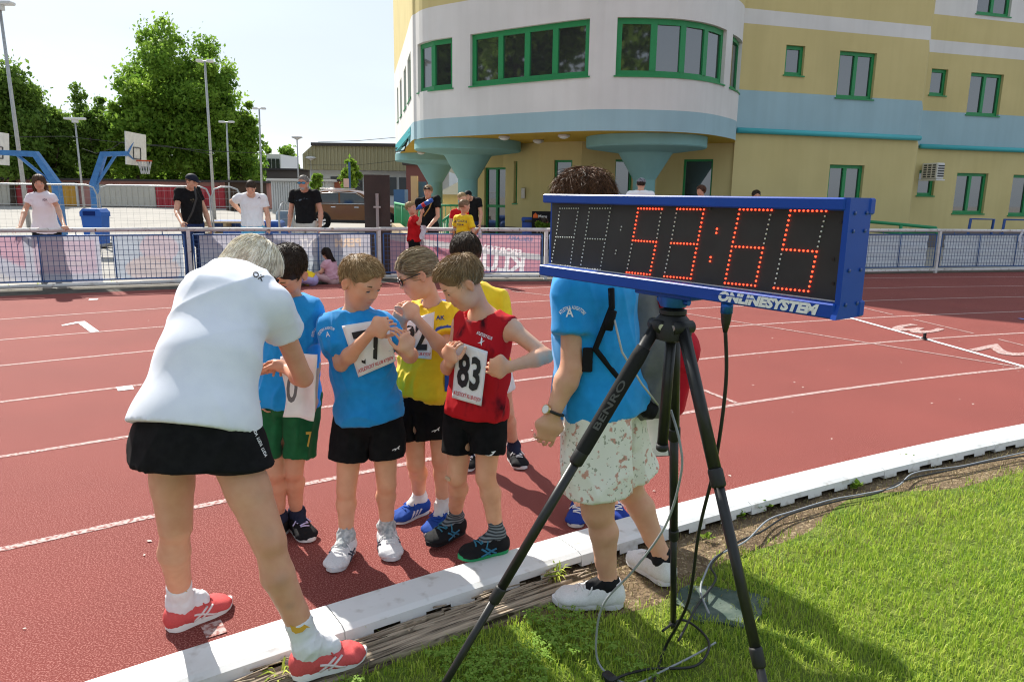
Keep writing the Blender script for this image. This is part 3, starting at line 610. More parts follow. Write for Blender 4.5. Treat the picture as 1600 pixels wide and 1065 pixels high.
for t,dz,c,w_ in (('Menu',.98,(.75,.7,.65),.22),('Kofola',.82,(.65,.2,.12),.34),('Pivo',.62,(.55,.45,.4),.3),('hot dog',.45,(.45,.42,.4),.4)): text_on('chalk_writing',t,mat_cached('chalk%d'%int(dz*100),c,rough=.9),q+[0,-.027,dz],(1,0,0),(0,0,1),w=w_,parent=mb,lift=.002)
b=MB(); b.prism([(-.06,-.04),(.06,-.04),(.06,.03),(0,.09),(-.06,.03)],q+[-.19,-.028,.98],(1,0,0),(0,0,1),(0,-.004,0)); b.build('emblem',mat_cached('orange_mark',(.6,.12,.03)),mb)
# ramp and green railings
M_rail=mat('green_rail',(.02,.24,.09),rough=.5)
def railing(name,pts,label,h_=1.0,step=.14,post=True,z0=None):
    pts=[np.asarray(p,float) for p in pts]; e=empty(name,pts[0]*[1,1,0],label,'railing','green railings at the entrance')
    for a,c in zip(pts,pts[1:]):
        b=MB(); b.cyl(a,c,.03,n=8); b.build('top_rail',M_rail,e,True); b=MB(); b.cyl(a-[0,0,h_-.12],c-[0,0,h_-.12],.022,n=8); b.build('bottom_rail',M_rail,e,True)
        n=max(2,int(np.linalg.norm(c-a)/step))
        for i in range(n+1):
            q=lerp_(a,c,i/n); b=MB(); b.cyl(q-[0,0,h_-.12 if i%8 else h_],q,.011 if i%8 else .025,n=6); b.build('baluster',M_rail,e,True)
def lerp_(a,b,t): return np.asarray(a)*(1-t)+np.asarray(b)*t
railing('ramp_railing',[P(617,317,20.5),P(662,327,16.8)],'green ramp railing nearest the brown board',.95)
railing('terrace_railing',[P(664,320,20.0),P(745,322,20.0)],'green terrace railing behind the woman with the black top',.95)
railing('stair_railing',[P(716,326,18.5),P(692,345,17.0)],'sloping green stair handrail at the left column',.9)
e=empty('ramp_rail',P(1350,348,19.5)*[1,1,0],'low green double rail along the ramp right of the clock','railing','green railings at the entrance')
for dz in (0,.22): 
    b=MB(); b.tube([P(1330,344,19.0)-[0,0,dz],P(1400,350,18.9)-[0,0,dz],P(1462,356,18.7)-[0,0,dz*.4],P(1468,359,18.7)-[0,0,.1+dz*.3]],.045,8); b.build('rail',M_rail,e,True)
q=P(1408,352,18.85); b=MB(); b.cyl(q*[1,1,0],q,.04,n=8); b.build('post',M_rail,e,True)
b=MB(); b.grid(lambda u,v:np.array([*lerp_(P(600,350,20)[:2],P(760,350,19.4)[:2],u),.0])+np.array([0,3.5*v,.35]),4,2); tag(b.build('terrace',mat('terrace_slab',(.33,.27,.20),(.28,.23,.17),scale=3,rough=.9)),'low sandy terrace slab at the entrance','terrace',kind='structure')
a=P(612,350,19.2)*[1,1,0]; c=P(668,350,16.3)*[1,1,0]; b=MB(); b.hexa([a+[0,0,-.05],c+[0,0,-.05],c+[.2,.1,-.05],a+[.2,.1,-.05],a+[0,0,.75],c+[0,0,.22],c+[.2,.1,.22],a+[.2,.1,.75]]); tag(b.build('ramp_wall',mat('sandstone',(.52,.42,.28),(.45,.35,.23),scale=4,rough=.9,bump=.4,bscale=20)),'low sand coloured ramp wall under the green railing','wall')
# blue bicycle racks in front of the right facade
M_rack=mat('blue_rack',(.02,.07,.26),rough=.5)
for i,(xa,xb,ya) in enumerate(((1517,1553,342),(1570,1612,343))):
    Y=18.6; e=empty('bicycle_rack',P((xa+xb)/2,350,Y)*[1,1,0],['blue tube bicycle rack left of another behind the right fence','blue tube bicycle rack at the right picture edge behind the fence'][i],'bicycle rack','blue bicycle racks'); a=P(xa,ya,Y); c=P(xb,ya+.8,Y); b=MB(); b.tube([a*[1,1,0]-[.12,.1,0],a,c,c*[1,1,0]-[.12,.1,0]],.035,8); b.build('hoop',M_rack,e,True); b=MB(); b.cyl(a*[1,1,0]-[.12,.1,-.04],c*[1,1,0]-[.12,.1,-.04],.03,n=8); b.build('foot',M_rack,e,True)
# ================================================================ fence with banners
M_fpost=mat('fence_white_paint',(.66,.64,.62),(.50,.46,.42),scale=9,detail=6,rough=.6,ramp=(.5,.75),col3=(.22,.12,.07),scale3=16,ramp3=(.64,.72)); M_fblue=mat('fence_blue_paint',(.045,.13,.36),(.05,.11,.26),scale=10,rough=.6); M_wire=mat('blue_wire',(.06,.11,.24),rough=.6)
POSTS=[np.array(p) for p in [(-14.0,8.0),(-11.0,9.3),(-8.15,10.58),(-5.27,11.86),(-2.37,12.94),(.6,13.4),(3.5,14.15),(6.3,14.9),(9.08,15.63),(12.1,16.35),(15.1,17.05),(18.1,17.75)]]
FH=.90
LETTERS={3:[('PERM',.86,.80,.15,.44,(.80,.62,.48),0),('INT',.62,.80,.15,.30,(.82,.78,.78),0),('OP',.36,.80,.12,.2,(.80,.68,.62),0)],4:[('KLUB',.70,.26,.30,1.05,(.92,.88,.90),R_(-6)),('SPORTOVNI',.70,.62,.12,.95,(.92,.86,.88),R_(-9)),('REKLAMA',.86,.90,.08,.46,(.22,.22,.36),R_(-6))],5:[('KLUB',.5,.3,.30,1.05,(.92,.88,.90),0)]}
def glyph_mask(txt,pts,w_,h_,rot):
    """which banner points lie inside the mirrored lettering (print seen from the back)"""
    V,Fc=text_mesh(txt,1.,.04,0); lo,hi=V.min(0),V.max(0); V=(V-(lo+hi)/2)/(hi-lo)*[w_,h_]; V[:,0]*=-1; c,s=math.cos(rot),math.sin(rot); V=V@np.array([[c,s],[-s,c]]); m_=np.zeros(len(pts),bool); near=np.nonzero((np.abs(pts)<max(w_,h_)).all(1))[0]; q=pts[near]; mm=np.zeros(len(q),bool)
    for f_ in Fc:
        for k in range(1,len(f_)-1):
            A,B,C=V[f_[0]],V[f_[k]],V[f_[k+1]]; d=(B[0]-A[0])*(C[1]-A[1])-(B[1]-A[1])*(C[0]-A[0])
            if abs(d)<1e-9: continue
            u=((q[:,0]-A[0])*(C[1]-A[1])-(q[:,1]-A[1])*(C[0]-A[0]))/d; v=((B[0]-A[0])*(q[:,1]-A[1])-(B[1]-A[1])*(q[:,0]-A[0]))/d; mm|=(u>=0)&(v>=0)&(u+v<=1)
    m_[near]=mm; return m_
def banner_mat():
    m_=bpy.data.materials.new('banner_cloth'); m_.use_nodes=True; t=m_.node_tree; N=t.nodes; K=t.links.new; b=N['Principled BSDF']; b.inputs['Roughness'].default_value=.75
    at=N.new('ShaderNodeAttribute'); at.attribute_name='Col'; K(at.outputs['Color'],b.inputs['Base Color']); tl=N.new('ShaderNodeBsdfTranslucent'); K(at.outputs['Color'],tl.inputs[0]); ms=N.new('ShaderNodeMixShader'); ms.inputs[0].default_value=.34; K(b.outputs[0],ms.inputs[1]); K(tl.outputs[0],ms.inputs[2]); K(ms.outputs[0],N['Material Output'].inputs[0]); return m_
M_ban=banner_mat(); _BL={}
def banlet(c):
    if c not in _BL:
        m_=bpy.data.materials.new('banner_print'); m_.use_nodes=True; t=m_.node_tree; N=t.nodes; K=t.links.new; b=N['Principled BSDF']; b.inputs['Base Color'].default_value=(*c,1); b.inputs['Roughness'].default_value=.75; tl=N.new('ShaderNodeBsdfTranslucent'); tl.inputs[0].default_value=(*c,1); ms=N.new('ShaderNodeMixShader'); ms.inputs[0].default_value=.6; K(b.outputs[0],ms.inputs[1]); K(tl.outputs[0],ms.inputs[2]); K(ms.outputs[0],N['Material Output'].inputs[0]); _BL[c]=m_
    return _BL[c]
def sm(a,b,x): t=min(max((x-a)/(b-a),0),1); return t*t*(3-2*t)
def mixc(a,b,t): return tuple(p*(1-t)+q*t for p,q in zip(a,b))
def ban_pink(u,v):
    c=(.62,.66,.78); c=mixc(c,(.78,.30,.42),sm(.0,.06,v-.9+1.6*(u-.05)) if u<.45 else 0); c=mixc(c,(.80,.78,.74),1 if v<.55-1.3*u else 0)
    if .5<u<.97 and .2<v<.9: c=mixc(c,(.75,.42,.55),.75)
    if .56<u<.9 and (.36<v<.46 or .58<v<.68): c=mixc(c,(.85,.72,.74),.6)
    return c
def ban_face(u,v):
    c=(.52,.66,.76); d=((u-.66)/.28)**2+((v-.72)/.30)**2; e=((u-.55)/.40)**2+((v-.22)/.32)**2; c=mixc(c,(.80,.55,.58),.8 if d<1 else 0); c=mixc(c,(.82,.60,.50),.8 if e<1 else 0); return c
def ban_perm(u,v): return mixc(mixc((.66,.66,.78),(.62,.76,.84),sm(.2,.8,1-v)),(.72,.70,.78),.5*math.sin(u*5)**2)
def ban_klub(u,v):
    c=(.80,.30,.40) if u<.5 else (.80,.36,.46); k=v-.85+.55*u; c=mixc(c,(.82,.80,.82),1 if .0<k<.16 else 0); c=mixc(c,(.80,.45,.54),.6 if k>.28 else 0); 
    if u<.12: c=mixc(c,(.65,.68,.80),.4)
    return c
def ban_white(u,v): return mixc((.78,.84,.92),(.90,.93,.96),.5+.5*math.sin(v*21+math.sin(u*9)*2)*.4)
bans={0:[(0,1,ban_pink)],1:[(0,1,ban_pink)],2:[(.0,.60,ban_pink),(.66,.99,ban_face)],3:[(.03,.97,ban_perm)],4:[(.04,.99,ban_klub)],5:[(.02,.98,ban_klub)],6:[(.02,.98,ban_white)],7:[(.02,.93,ban_white)],8:[(.03,.98,ban_white)],9:[(.03,.98,ban_white)],10:[(.03,.98,ban_white)]}
desc=['first track fence panel beyond the left picture edge','second track fence panel beyond the left edge','fence panel in front of the leaning woman with pink and face banners','fence panel in front of the three men with pale PERM banner','fence panel with pink banner behind the children','fence panel with pink banner hidden behind the clock','fence panel hidden behind the right half of the clock','fence panel with white banner just right of the clock','fence panel with white banner right of the leaning post','fence panel with white banner at the right edge','fence panel past the right edge']
bname=['pink and white advertising banner beyond the left edge','pink advertising banner second from the left edge','pink purple banner below the leaning woman','pale banner with mirrored PERM lettering','pink banner with mirrored KLUB lettering','pink banner behind the clock','white banner behind the clock','white banner just right of the clock','white banner right of the leaning post','white banner at the right picture edge','white banner past the right edge']
for i in range(len(POSTS)-1):
    a,c=POSTS[i],POSTS[i+1]; L_=float(np.hypot(*(c-a))); ex=np.array([*(c-a)/L_,0]); n=np.array([ex[1],-ex[0],0])      # n towards the track
    A=np.array([*a,0]); fp=empty('fence_panel',A,desc[i],'fence panel','track fence panels')
    lean=np.array([.0,0,0]); 
    b=MB(); b.box(A+[0,0,.44]-n*.0,(.055,.055,.94),rz=math.atan2(ex[1],ex[0])); b.build('post',M_fpost,fp)
    b=MB(); b.cyl(A+[0,0,FH],A+ex*L_+[0,0,FH+random.uniform(-.012,.012)],.033,n=10); b.build('top_rail',M_fpost,fp,True)
    b=MB(); b.cyl(A+[0,0,.06],A+ex*L_+[0,0,.06],.03,n=10); b.build('bottom_rail',M_fpost,fp,True)
    f0,f1,z0,z1=.07,L_-.07,.13,.815
    q=lambda x,z,d=.0:A+ex*x+[0,0,z]+n*d
    b=MB(); 
    for (p0,p1) in ((q(f0,z0),q(f1,z0)),(q(f0,z1),q(f1,z1)),(q(f0,z0),q(f0,z1)),(q(f1,z0),q(f1,z1))): b.cyl(p0,p1,.013,n=6)
    tag(b.build('frame',M_fblue,fp,True))
    for k in (1,2): b=MB(); b.cyl(q(f0+(f1-f0)*k/3,z0),q(f0+(f1-f0)*k/3,z1),.011,n=6); b.build('frame_bar',M_fblue,fp,True)
    b=MB(); nx=int((f1-f0)/.072)
    for k in range(1,nx): b.cyl(q(f0+(f1-f0)*k/nx,z0,.012),q(f0+(f1-f0)*k/nx,z1,.012),.0042,n=4)
    nz_=9
    for k in range(1,nz_): b.cyl(q(f0,z0+(z1-z0)*k/nz_,.016),q(f1,z0+(z1-z0)*k/nz_,.016),.0042,n=4)
    tag(b.build('wire_mesh',M_wire,fp),kind='stuff')
    b=MB()
    for k in (.12,.5,.88): b.cyl(q(L_*k,z1),q(L_*k,FH),.008,n=6)
    tag(b.build('hangers',M_fblue,fp),kind='stuff')
    for j,(u0,u1,fn) in enumerate(bans[i]):
        nu,nv=(230,60) if i in LETTERS else (44,18); V=[];Cc=[]
        for jj in range(nv+1):
            for ii in range(nu+1):
                u,v=ii/nu,jj/nv; x=f0+(f1-f0)*(u0+(u1-u0)*u); sag=.012*math.sin(u*9+i)*math.sin(v*3)-.012*math.sin(v*19+u*6)*(.5 if i<6 else 1); zz=.12+.03*math.sin(u*3+i)*(1-v)+(.70-.02*abs(math.sin(u*6)))*v
                V.append(q(x,zz,-.03+sag)); fm=.9 if i in (4,5) else .55; Cc.append(tuple((k_*fm+g_*(1-fm))*(.72 if i<6 else 1.0) for k_,g_ in zip(fn(u,v),(.70,.68,.76) if i<6 else fn(u,v))))
        for (t,u,v,h_,w_,col,rot) in LETTERS.get(i,[]):
            px_=np.array([[((ii/nu)-u)*(f1-f0)*(u1-u0),(jj/nv-v)*.7] for jj in range(nv+1) for ii in range(nu+1)]); mk_=glyph_mask(t,px_,w_,h_,rot)
            for q_ in np.nonzero(mk_)[0]: Cc[q_]=col
        Q=[(jj*(nu+1)+ii,jj*(nu+1)+ii+1,(jj+1)*(nu+1)+ii+1,(jj+1)*(nu+1)+ii) for jj in range(nv) for ii in range(nu)]
        o=mkobj('banner',fastmesh(np.array(V),np.array(Q),M_ban,True,4,np.array(Cc))); tag(o,bname[i] if j==0 else 'pale blue banner with a skin coloured face picture','banner','advertising banners on the track fence')
# drape hung on the right fence end
b=MB(); q0=POSTS[9]; b.grid(lambda u,v:np.array([*P(1590,370,POSTS[9][1]-.2)[:2],0])+np.array([.12*u*4*.6+.02*math.sin(v*9),.14*u-.05-.04*math.sin(u*12),.93-.38*v]),10,10); o=b.build('towel',mat_cached('towel_white',(.70,.71,.76),rough=.9),None,True); tag(o,'pale towel hung over the fence at the right edge','towel')
# brown board with a pale stake just behind the fence
bd=empty('site_board',P(592,430,13.35)*[1,1,0],'tall dark brown board with a pale stake behind the fence','board'); q=P(592,430,13.45)*[1,1,0]; b=MB(); b.box(q+[0,0,.93],(.46,.05,1.82),rz=.12); b.build('panel',mat('brown_board',(.045,.028,.022),(.035,.022,.018),scale=5,rough=.6,bump=.2,bscale=20),bd); q=P(592,430,13.38)*[1,1,0]; b=MB(); b.box(q+[0,0,.76],(.05,.04,1.5)); b.build('stake',mat('pale_stake',(.33,.29,.28),rough=.7),bd); b=MB(); b.box(q+[0,-.025,1.27],(.13,.012,.03)); b.build('crosspiece',mat_cached('stake2',(.4,.36,.34)),bd)
# ================================================================ yard behind
def tree_mesh(c,cr,n,size,seed,lobes,leafm,parent,name='crown',thin=1.0):
    rg=np.random.default_rng(seed); c=np.asarray(c,float); Cn=[];Rr=[]
    for i in range(lobes):
        d=rg.normal(size=3); d/=np.linalg.norm(d); f=rg.uniform(.25,.85); Cn.append(c+d*f*np.array(cr)); Rr.append(rg.uniform(.14,.36)*min(cr)**.65*max(cr)**.35*(1.15-.4*f)*(60/max(lobes,60))**.28)
    Cn=np.array(Cn);Rr=np.array(Rr); k=rg.integers(0,lobes,n); d=rg.normal(size=(n,3)); d/=np.linalg.norm(d,axis=1,keepdims=True)
    p=Cn[k]+d*(Rr[k]*rg.uniform(.45,1.12,n)**.6)[:,None]*np.array([1,1,.85])
    fr=rg.random(n)<.28; p[fr]+=rg.normal(size=(int(fr.sum()),3))*(Rr[k[fr]]*.45)[:,None]
    a=rg.normal(size=(n,3)); a/=np.linalg.norm(a,axis=1,keepdims=True); b_=np.cross(a,rg.normal(size=(n,3))); b_/=np.linalg.norm(b_,axis=1,keepdims=True); s_=size*rg.uniform(.5,1.3,(n,1))
    V=np.stack([p-a*s_,p-b_*s_*.55,p+a*s_,p+b_*s_*.55],1).reshape(-1,3); Q=np.arange(n*4).reshape(-1,4)
    lobe_v=rg.random(lobes); cv=np.clip(.55*lobe_v[k]+.45*rg.random(n),0,1); Cc=np.repeat(np.stack([cv]*3,1),4,0)
    return mkobj(name,fastmesh(V,Q,leafm,False,4,Cc),parent),Cn
M_leafA=leafmat('leaf_dark',(.07,.14,.022),(.21,.32,.055),tr=.5); M_leafB=leafmat('leaf_mid',(.085,.195,.022),(.31,.46,.065),tr=.55); M_leafC=leafmat('leaf_light',(.09,.19,.02),(.24,.36,.05),tr=.5); M_bark=mat('bark',(.10,.075,.055),(.06,.045,.035),scale=6,rough=.95,bump=.8,bscale=12)
def tree(name,label,px,top,bot,Y,wpx,leafm,n,size,lobes,seed,trunk_px=None,group='trees beyond the yard'):
    q=P(px,300,Y)*[1,1,0]; zt=P(px,top,Y)[2]; zb=max(.6,P(px,bot,Y)[2]); w_=wpx/2/CF*Y; e=empty(name,q,label,'tree',group)
    c=np.array([q[0],q[1],(zt+zb)/2]); _,Cn=tree_mesh(c,(w_,w_*.9,(zt-zb)/2),n,size,seed,lobes,leafm,e)
    b=MB(); r0=max(.06,(zt)*.022); b.tube([q+[0,0,-.1],q+[.02,0,zb*.6],q+[.1,.05,zb+(zt-zb)*.35],q+[.0,.1,zb+(zt-zb)*.7]],[r0*1.3,r0,r0*.7,r0*.3],8); rg=random.Random(seed)
    for k in rg.sample(range(len(Cn)),min(9,len(Cn))):
        z=zb+(zt-zb)*rg.uniform(.05,.45); b.tube([q+[.05,.03,z],lerp_(q+[.05,.03,z],Cn[k],.5)+[0,0,.2],Cn[k]],[r0*.45,r0*.3,r0*.1],5)
    b.build('trunk',M_bark,e,True); return e
tree('plane_tree','tall broad plane tree dominating the left sky',298,8,318,78,210,M_leafB,60000,.22,200,11)
tree('plane_tree','lower left shoulder tree beside the tall plane tree',215,100,318,74,105,M_leafB,16000,.24,80,12)
tree('plane_tree','right lower tree beside the tall plane tree behind lamp posts',376,135,318,80,76,M_leafB,12000,.24,70,13)
tree('lime_tree','dark leafy tree at the far left picture edge',20,85,318,66,150,M_leafA,26000,.22,120,14)
tree('lime_tree','dark tree sloping down towards the birch on the left',85,150,318,70,95,M_leafA,15000,.22,80,15)
tree('birch_tree','slender dark birch between the two tree masses',140,112,318,82,36,M_leafA,7000,.2,60,16)
tree('birch_tree','second thin birch just right of the first',168,128,318,86,34,M_leafA,6500,.2,60,17)
tree('conifer','dark conical evergreen between birch and plane tree',152,160,318,72,62,M_leafA,10000,.2,70,18)
tree('maple_tree','distant round tree left of the ribbed hall',450,214,300,105,44,M_leafB,5000,.3,40,19)
tree('maple_tree','small distant tree between plane tree and white house',424,228,292,110,30,M_leafB,1800,.42,16,20)
tree('sapling','young light green tree in front of the ribbed hall',549,243,305,44,34,M_leafC,2600,.16,22,21,group='young trees near the car')
tree('sapling','small bright shrub top behind the grey containers',494,264,300,50,24,M_leafC,1100,.15,12,22,group='young trees near the car')
tree('bush','green bush beside the menu board',849,345,356,19.0,30,M_leafC,500,.05,10,23,group='bushes')
for i,(px_,tp_,w2) in enumerate(((-20,215,120),(70,235,110),(150,225,120),(230,230,120),(310,235,110),(385,232,80))): tree('hedge_tree',['low dense tree at the left edge behind the garages','low dense tree behind the orange garage door','low dense tree behind the hoop with the net','low dense tree behind the beige garage door','low dense tree behind the floodlight post','low dense tree behind the brown kiosk'][i],px_,tp_,318,84,w2,M_leafA if i<3 else M_leafB,9000,.24,60,40+i,group='low trees behind the garages')
for i,(x,y,hh,rr) in enumerate([(-34,6,22,7),(-40,-2,24,8),(-30,-8,21,7),(-2,-34,17,7),(11,-30,18,6),(-48,10,23,8)]):   # trees behind the camera, seen only in the window panes
    e=empty('park_tree',(x,y,0),['tall park tree to the left out of view, nearest the fence','tall park tree to the left out of view, farthest forward','tall park tree to the left out of view, behind the camera side','park tree straight behind the camera','park tree behind the camera to the right','tall park tree to the left out of view, outermost'][i],'tree','park trees across the infield'); tree_mesh((x,y,hh*.62),(rr,rr,hh*.4),3500,.5,60+i,26,M_leafA,e); b=MB(); b.tube([(x,y,-.1),(x,y,hh*.6)],[.35,.2],7); b.build('trunk',M_bark,e)
# lamp posts
M_gal=mat('galvanised_steel',(.42,.43,.44),(.34,.35,.36),scale=12,rough=.5,metal=.5)
def lamp_post(px0,py0,px1,py1,Y,label,head='flat',r=.07,arm=.5):
    a=P(px1,py1,Y); t=P(px0,py0,Y); a=np.array([a[0],a[1],0]); t=np.array([t[0],a[1],t[2]]); a[0]=a[0]+(a[0]-t[0])*a[2]; e=empty('lamp_post',a,label,'lamp post','lamp posts around the yard'); b=MB(); b.tube([a,t],[r,r*.6],8); b.build('pole',M_gal,e,True)
    b=MB()
    if head=='flat': b.box(t+[0,0,.06],(arm*2,.35,.12),bev=.03); b.box(t+[0,0,-.08],(arm*.5,.2,.2))
    elif head=='round': b.lathe([(.06,-.15),(.2,-.05),(.45,.05),(.42,.12),(.15,.2)],t,14)
    elif head=='pair':
        for s_ in (-1,1): b.box(t+[s_*arm*.6,0,.02],(arm*.7,.3,.14),bev=.03)
        b.cyl(t+[-arm,0,0],t+[arm,0,0],.04,n=6)
    b.build('lamp_head',mat_cached('lamp_head',(.55,.56,.57),rough=.4),e)
lamp_post(-1,8,38,290,28,'tall lamp post at the far left picture edge','flat',.085,.5); lamp_post(117,187,128,290,46,'lamp post in front of the birch trees','flat',.07,.62)
lamp_post(320,96,335,330,40,'tall floodlight post in the middle of the plane tree','pair',.085,.45); lamp_post(354,191,358,300,58,'thinner lamp post right of the tall floodlight','pair',.09,.6); lamp_post(405,170,409,310,55,'lamp post at the right edge of the plane tree','pair',.09,.5)
lamp_post(464,216,467,300,60,'street lamp with round head left of the hall','round',.08); lamp_post(486,248,486,310,62,'short street lamp with round head before the hall','round',.06)
def wire(pts,Y,label):
    b=MB(); b.tube([P(x,y,Y) for x,y in pts],.016,4); o=b.build('overhead_wire',mat_cached('wire_dark',(.05,.05,.05)),None,True); tag(o,label,'wire','overhead wires in the yard')
wire([(-40,205),(30,214),(100,213),(200,224),(330,236),(420,240)],30,'upper sagging wire across the left trees'); wire([(128,232),(150,240),(175,232),(190,222),(260,228),(330,241)],34,'lower looping wire from the lamp post'); wire([(480,258),(560,258),(640,249)],45,'thin wire across the ribbed hall'); wire([(497,222),(560,220),(640,213)],40,'wire rising to the building corner')
# basketball hoops
M_hoop=mat('hoop_blue',(.055,.20,.46),(.04,.15,.38),scale=8,rough=.5); M_bb=mat('backboard_white',(.72,.70,.66),(.62,.60,.56),scale=6,rough=.6)
def hoop(label,Y,post,bend,arm_end,board,flip,ring=True):
    a=P(*post,Y); a0=a*[1,1,0]; e=empty('basketball_hoop',a0,label,'basketball hoop','basketball hoops'); s_=-1 if flip else 1
    pz=P(*post,Y)
    b=MB(); b.tube([a0,pz,P(*bend,Y),P(*arm_end,Y)],[.17,.14,.13,.10],4); b.build('post',M_hoop,e)
    b=MB(); b.tube([lerp_(a0,pz,.93),P((bend[0]+arm_end[0])/2,(bend[1]+arm_end[1])/2+1,Y)],.05,5); b.build('brace',M_hoop,e)
    x0,y0,x1,y1=board; c0=P(x0,y0,Y); c1=P(x1,y0+6,Y+1.4*1); w3=c1-c0; d3=P(x0+1.5,y1,Y)-c0; nn=nrm(np.cross(w3,d3))
    b=MB(); b.hexa([c0,c1,c1+d3,c0+d3,c0+nn*.05,c1+nn*.05,c1+d3+nn*.05,c0+d3+nn*.05]); b.build('backboard',M_bb,e)
    b=MB(); up=-d3; ctr=c0+w3*.5+d3*.72
    for (u0,v0,u1,v1) in ((.32,.45,.68,.45),(.32,.45,.32,.80),(.68,.45,.68,.80),(.32,.80,.68,.80)): b.cyl(c0+w3*u0+d3*v0-nn*.012*(1),c0+w3*u1+d3*v1-nn*.012,.018,n=4)
    tag(b.build('target_frame',mat_cached('board_mark',(.08,.08,.08)),e),kind='stuff')
    b=MB()
    for (u,v,u2,v2) in ((.5,.15,0,.55),(.5,.9,0,.55)):b.cyl(c0+w3*u+d3*v+nn*.06,P(*arm_end,Y),.035,n=5)
    tag(b.build('board_struts',M_hoop,e),kind='stuff')
    if ring:
        rc=c0+w3*.5+d3*.86+np.array([.34,-.2,0]); b=MB(); b.tube([rc+np.array([math.cos(t)*.225,math.sin(t)*.225,0]) for t in np.linspace(0,6.283,21)],.02,5); b.tube([rc-[.2,-.1,0],c0+w3*.5+d3*.86],.03,5); rg_=b.build('ring',mat_cached('ring_orange',(.5,.08,.03)),e,True)
        b=MB()
        for k in range(12):
            t=k*math.pi/6; b.cyl(rc+np.array([math.cos(t)*.22,math.sin(t)*.22,0]),rc+np.array([math.cos(t+.5)*.12,math.sin(t+.5)*.12,-.42]),.008,n=4); b.cyl(rc+np.array([math.cos(t)*.22,math.sin(t)*.22,0]),rc+np.array([math.cos(t-.5)*.12,math.sin(t-.5)*.12,-.42]),.008,n=4)
        tag(b.build('net',mat_cached('net_white',(.5,.5,.5)),rg_),kind='stuff')
hoop('blue basketball hoop with white backboard facing right',24,(147,287),(162,241),(200,240),(197,205,228,257),False)
hoop('blue basketball hoop cut by the left edge beside the leaning woman',22,(88,286),(56,241),(-6,238),(-22,203,14,256),True,False)
# litter bin
q=P(150,350,17)*[1,1,0]; e=empty('litter_bin',q,'bright blue litter bin with open front behind the fence','bin'); m_=mat_cached('bright_blue',(.012,.10,.42),rough=.45)
b=MB(); b.prism([(-.19,.28),(.19,.28),(.235,.90),(-.235,.90)],q-[0,.17,0],(1,0,0),(0,0,1),(0,.34,0)); b.build('body',m_,e); b=MB(); b.prism([(-.25,.90),(.25,.90),(.25,1.0),(.18,1.08),(-.18,1.08),(-.25,1.0)],q-[0,.19,0],(1,0,0),(0,0,1),(0,.38,0)); b.build('hood',m_,e); b=MB(); b.box(q+[-.03,-.195,.97],(.28,.02,.10),bev=.008); b.build('mouth',mat_cached('bin_mouth',(.005,.02,.12)),e); b=MB(); b.cyl(q,q+[0,0,.3],.05,n=8); b.build('post',M_gal,e); b=MB(); b.cyl(q+[0,-.176,.5],q+[0,-.172,.5],.06,n=14); b.build('sticker',mat_cached('sticker',(.6,.6,.6)),e)
# mobile mesh barriers
def barrier(pa,pb,Y,label,z1=1.62):
    a=P(*pa,Y); c=P(*pb,Y+ .2); a[2]=c[2]=0; L_=np.linalg.norm(c-a); ex=(c-a)/L_; e=empty('mesh_barrier',a,label,'barrier','mobile mesh barriers in the yard'); q=lambda x,z:a+ex*x+[0,0,z]
    b=MB(); b.tube([q(0,.1),q(0,z1-.25),q(.08,z1-.06),q(.25,z1),q(L_-.25,z1),q(L_-.08,z1-.06),q(L_,z1-.25),q(L_,.1),q(0,.1)],.024,6); b.build('frame',M_gal,e,True)
    b=MB(); n=int(L_/.16)
    for k in range(1,n): b.cyl(q(L_*k/n,.1),q(L_*k/n,z1-.02),.0022,n=3)
    for k in range(1,8): b.cyl(q(0,.1+.2*k),q(L_,.1+.2*k),.0025 if k!=5 else .009,n=3)
    tag(b.build('wire_mesh',M_gal,e),kind='stuff')
    for x in (.05,L_-.05): b=MB(); b.box(q(x,.07),(.22,.6,.14),rz=math.atan2(ex[1],ex[0]),bev=.03); b.build('foot',mat_cached('concrete_foot',(.3,.3,.29)),e)
barrier((-70,340),(155,340),19.5,'mesh barrier behind the leaning woman'); barrier((158,340),(330,340),19.7,'mesh barrier between the hoop and the capped man'); barrier((333,340),(378,340),20.0,'short mesh barrier behind the capped man')
for i,x in enumerate((436,458)): barrier((x,340),(x+20,340),17+1.5*i,['narrow steel barrier left of the man with sunglasses','narrow steel barrier just behind the man with sunglasses'][i],1.3)
# garages
gy=66
def gx(px): return P(px,300,gy)[0]
def col_box(name,x0,x1,z0,z1,m_,parent,y0=gy,dep=.3): b=MB(); b.box(((x0+x1)/2,y0+dep/2,(z0+z1)/2),(x1-x0,dep,z1-z0)); return b.build(name,m_,parent)
ga=empty('garage_row',(gx(200),gy,0),'long low garage row with red beige and orange doors','garages'); zt=P(200,283,gy)[2]
M_gred=mat('garage_red',(.42,.03,.04),(.36,.025,.035),scale=.6,rough=.6); M_gbe=mat('garage_beige',(.55,.52,.45),(.50,.47,.41),scale=.6,rough=.6); M_gor=mat('garage_orange',(.62,.33,.04),(.55,.29,.035),scale=.6,rough=.6); M_pinkw=mat('pink_render',(.46,.24,.21),(.40,.20,.18),scale=.6,rough=.9)
col_box('wall',gx(-80),gx(420),0,zt,M_pinkw,ga,gy+.2,5); col_box('roof',gx(-84),gx(424),zt,zt+.18,mat_cached('tar_roof',(.05,.045,.045)),ga,gy-.3,6)
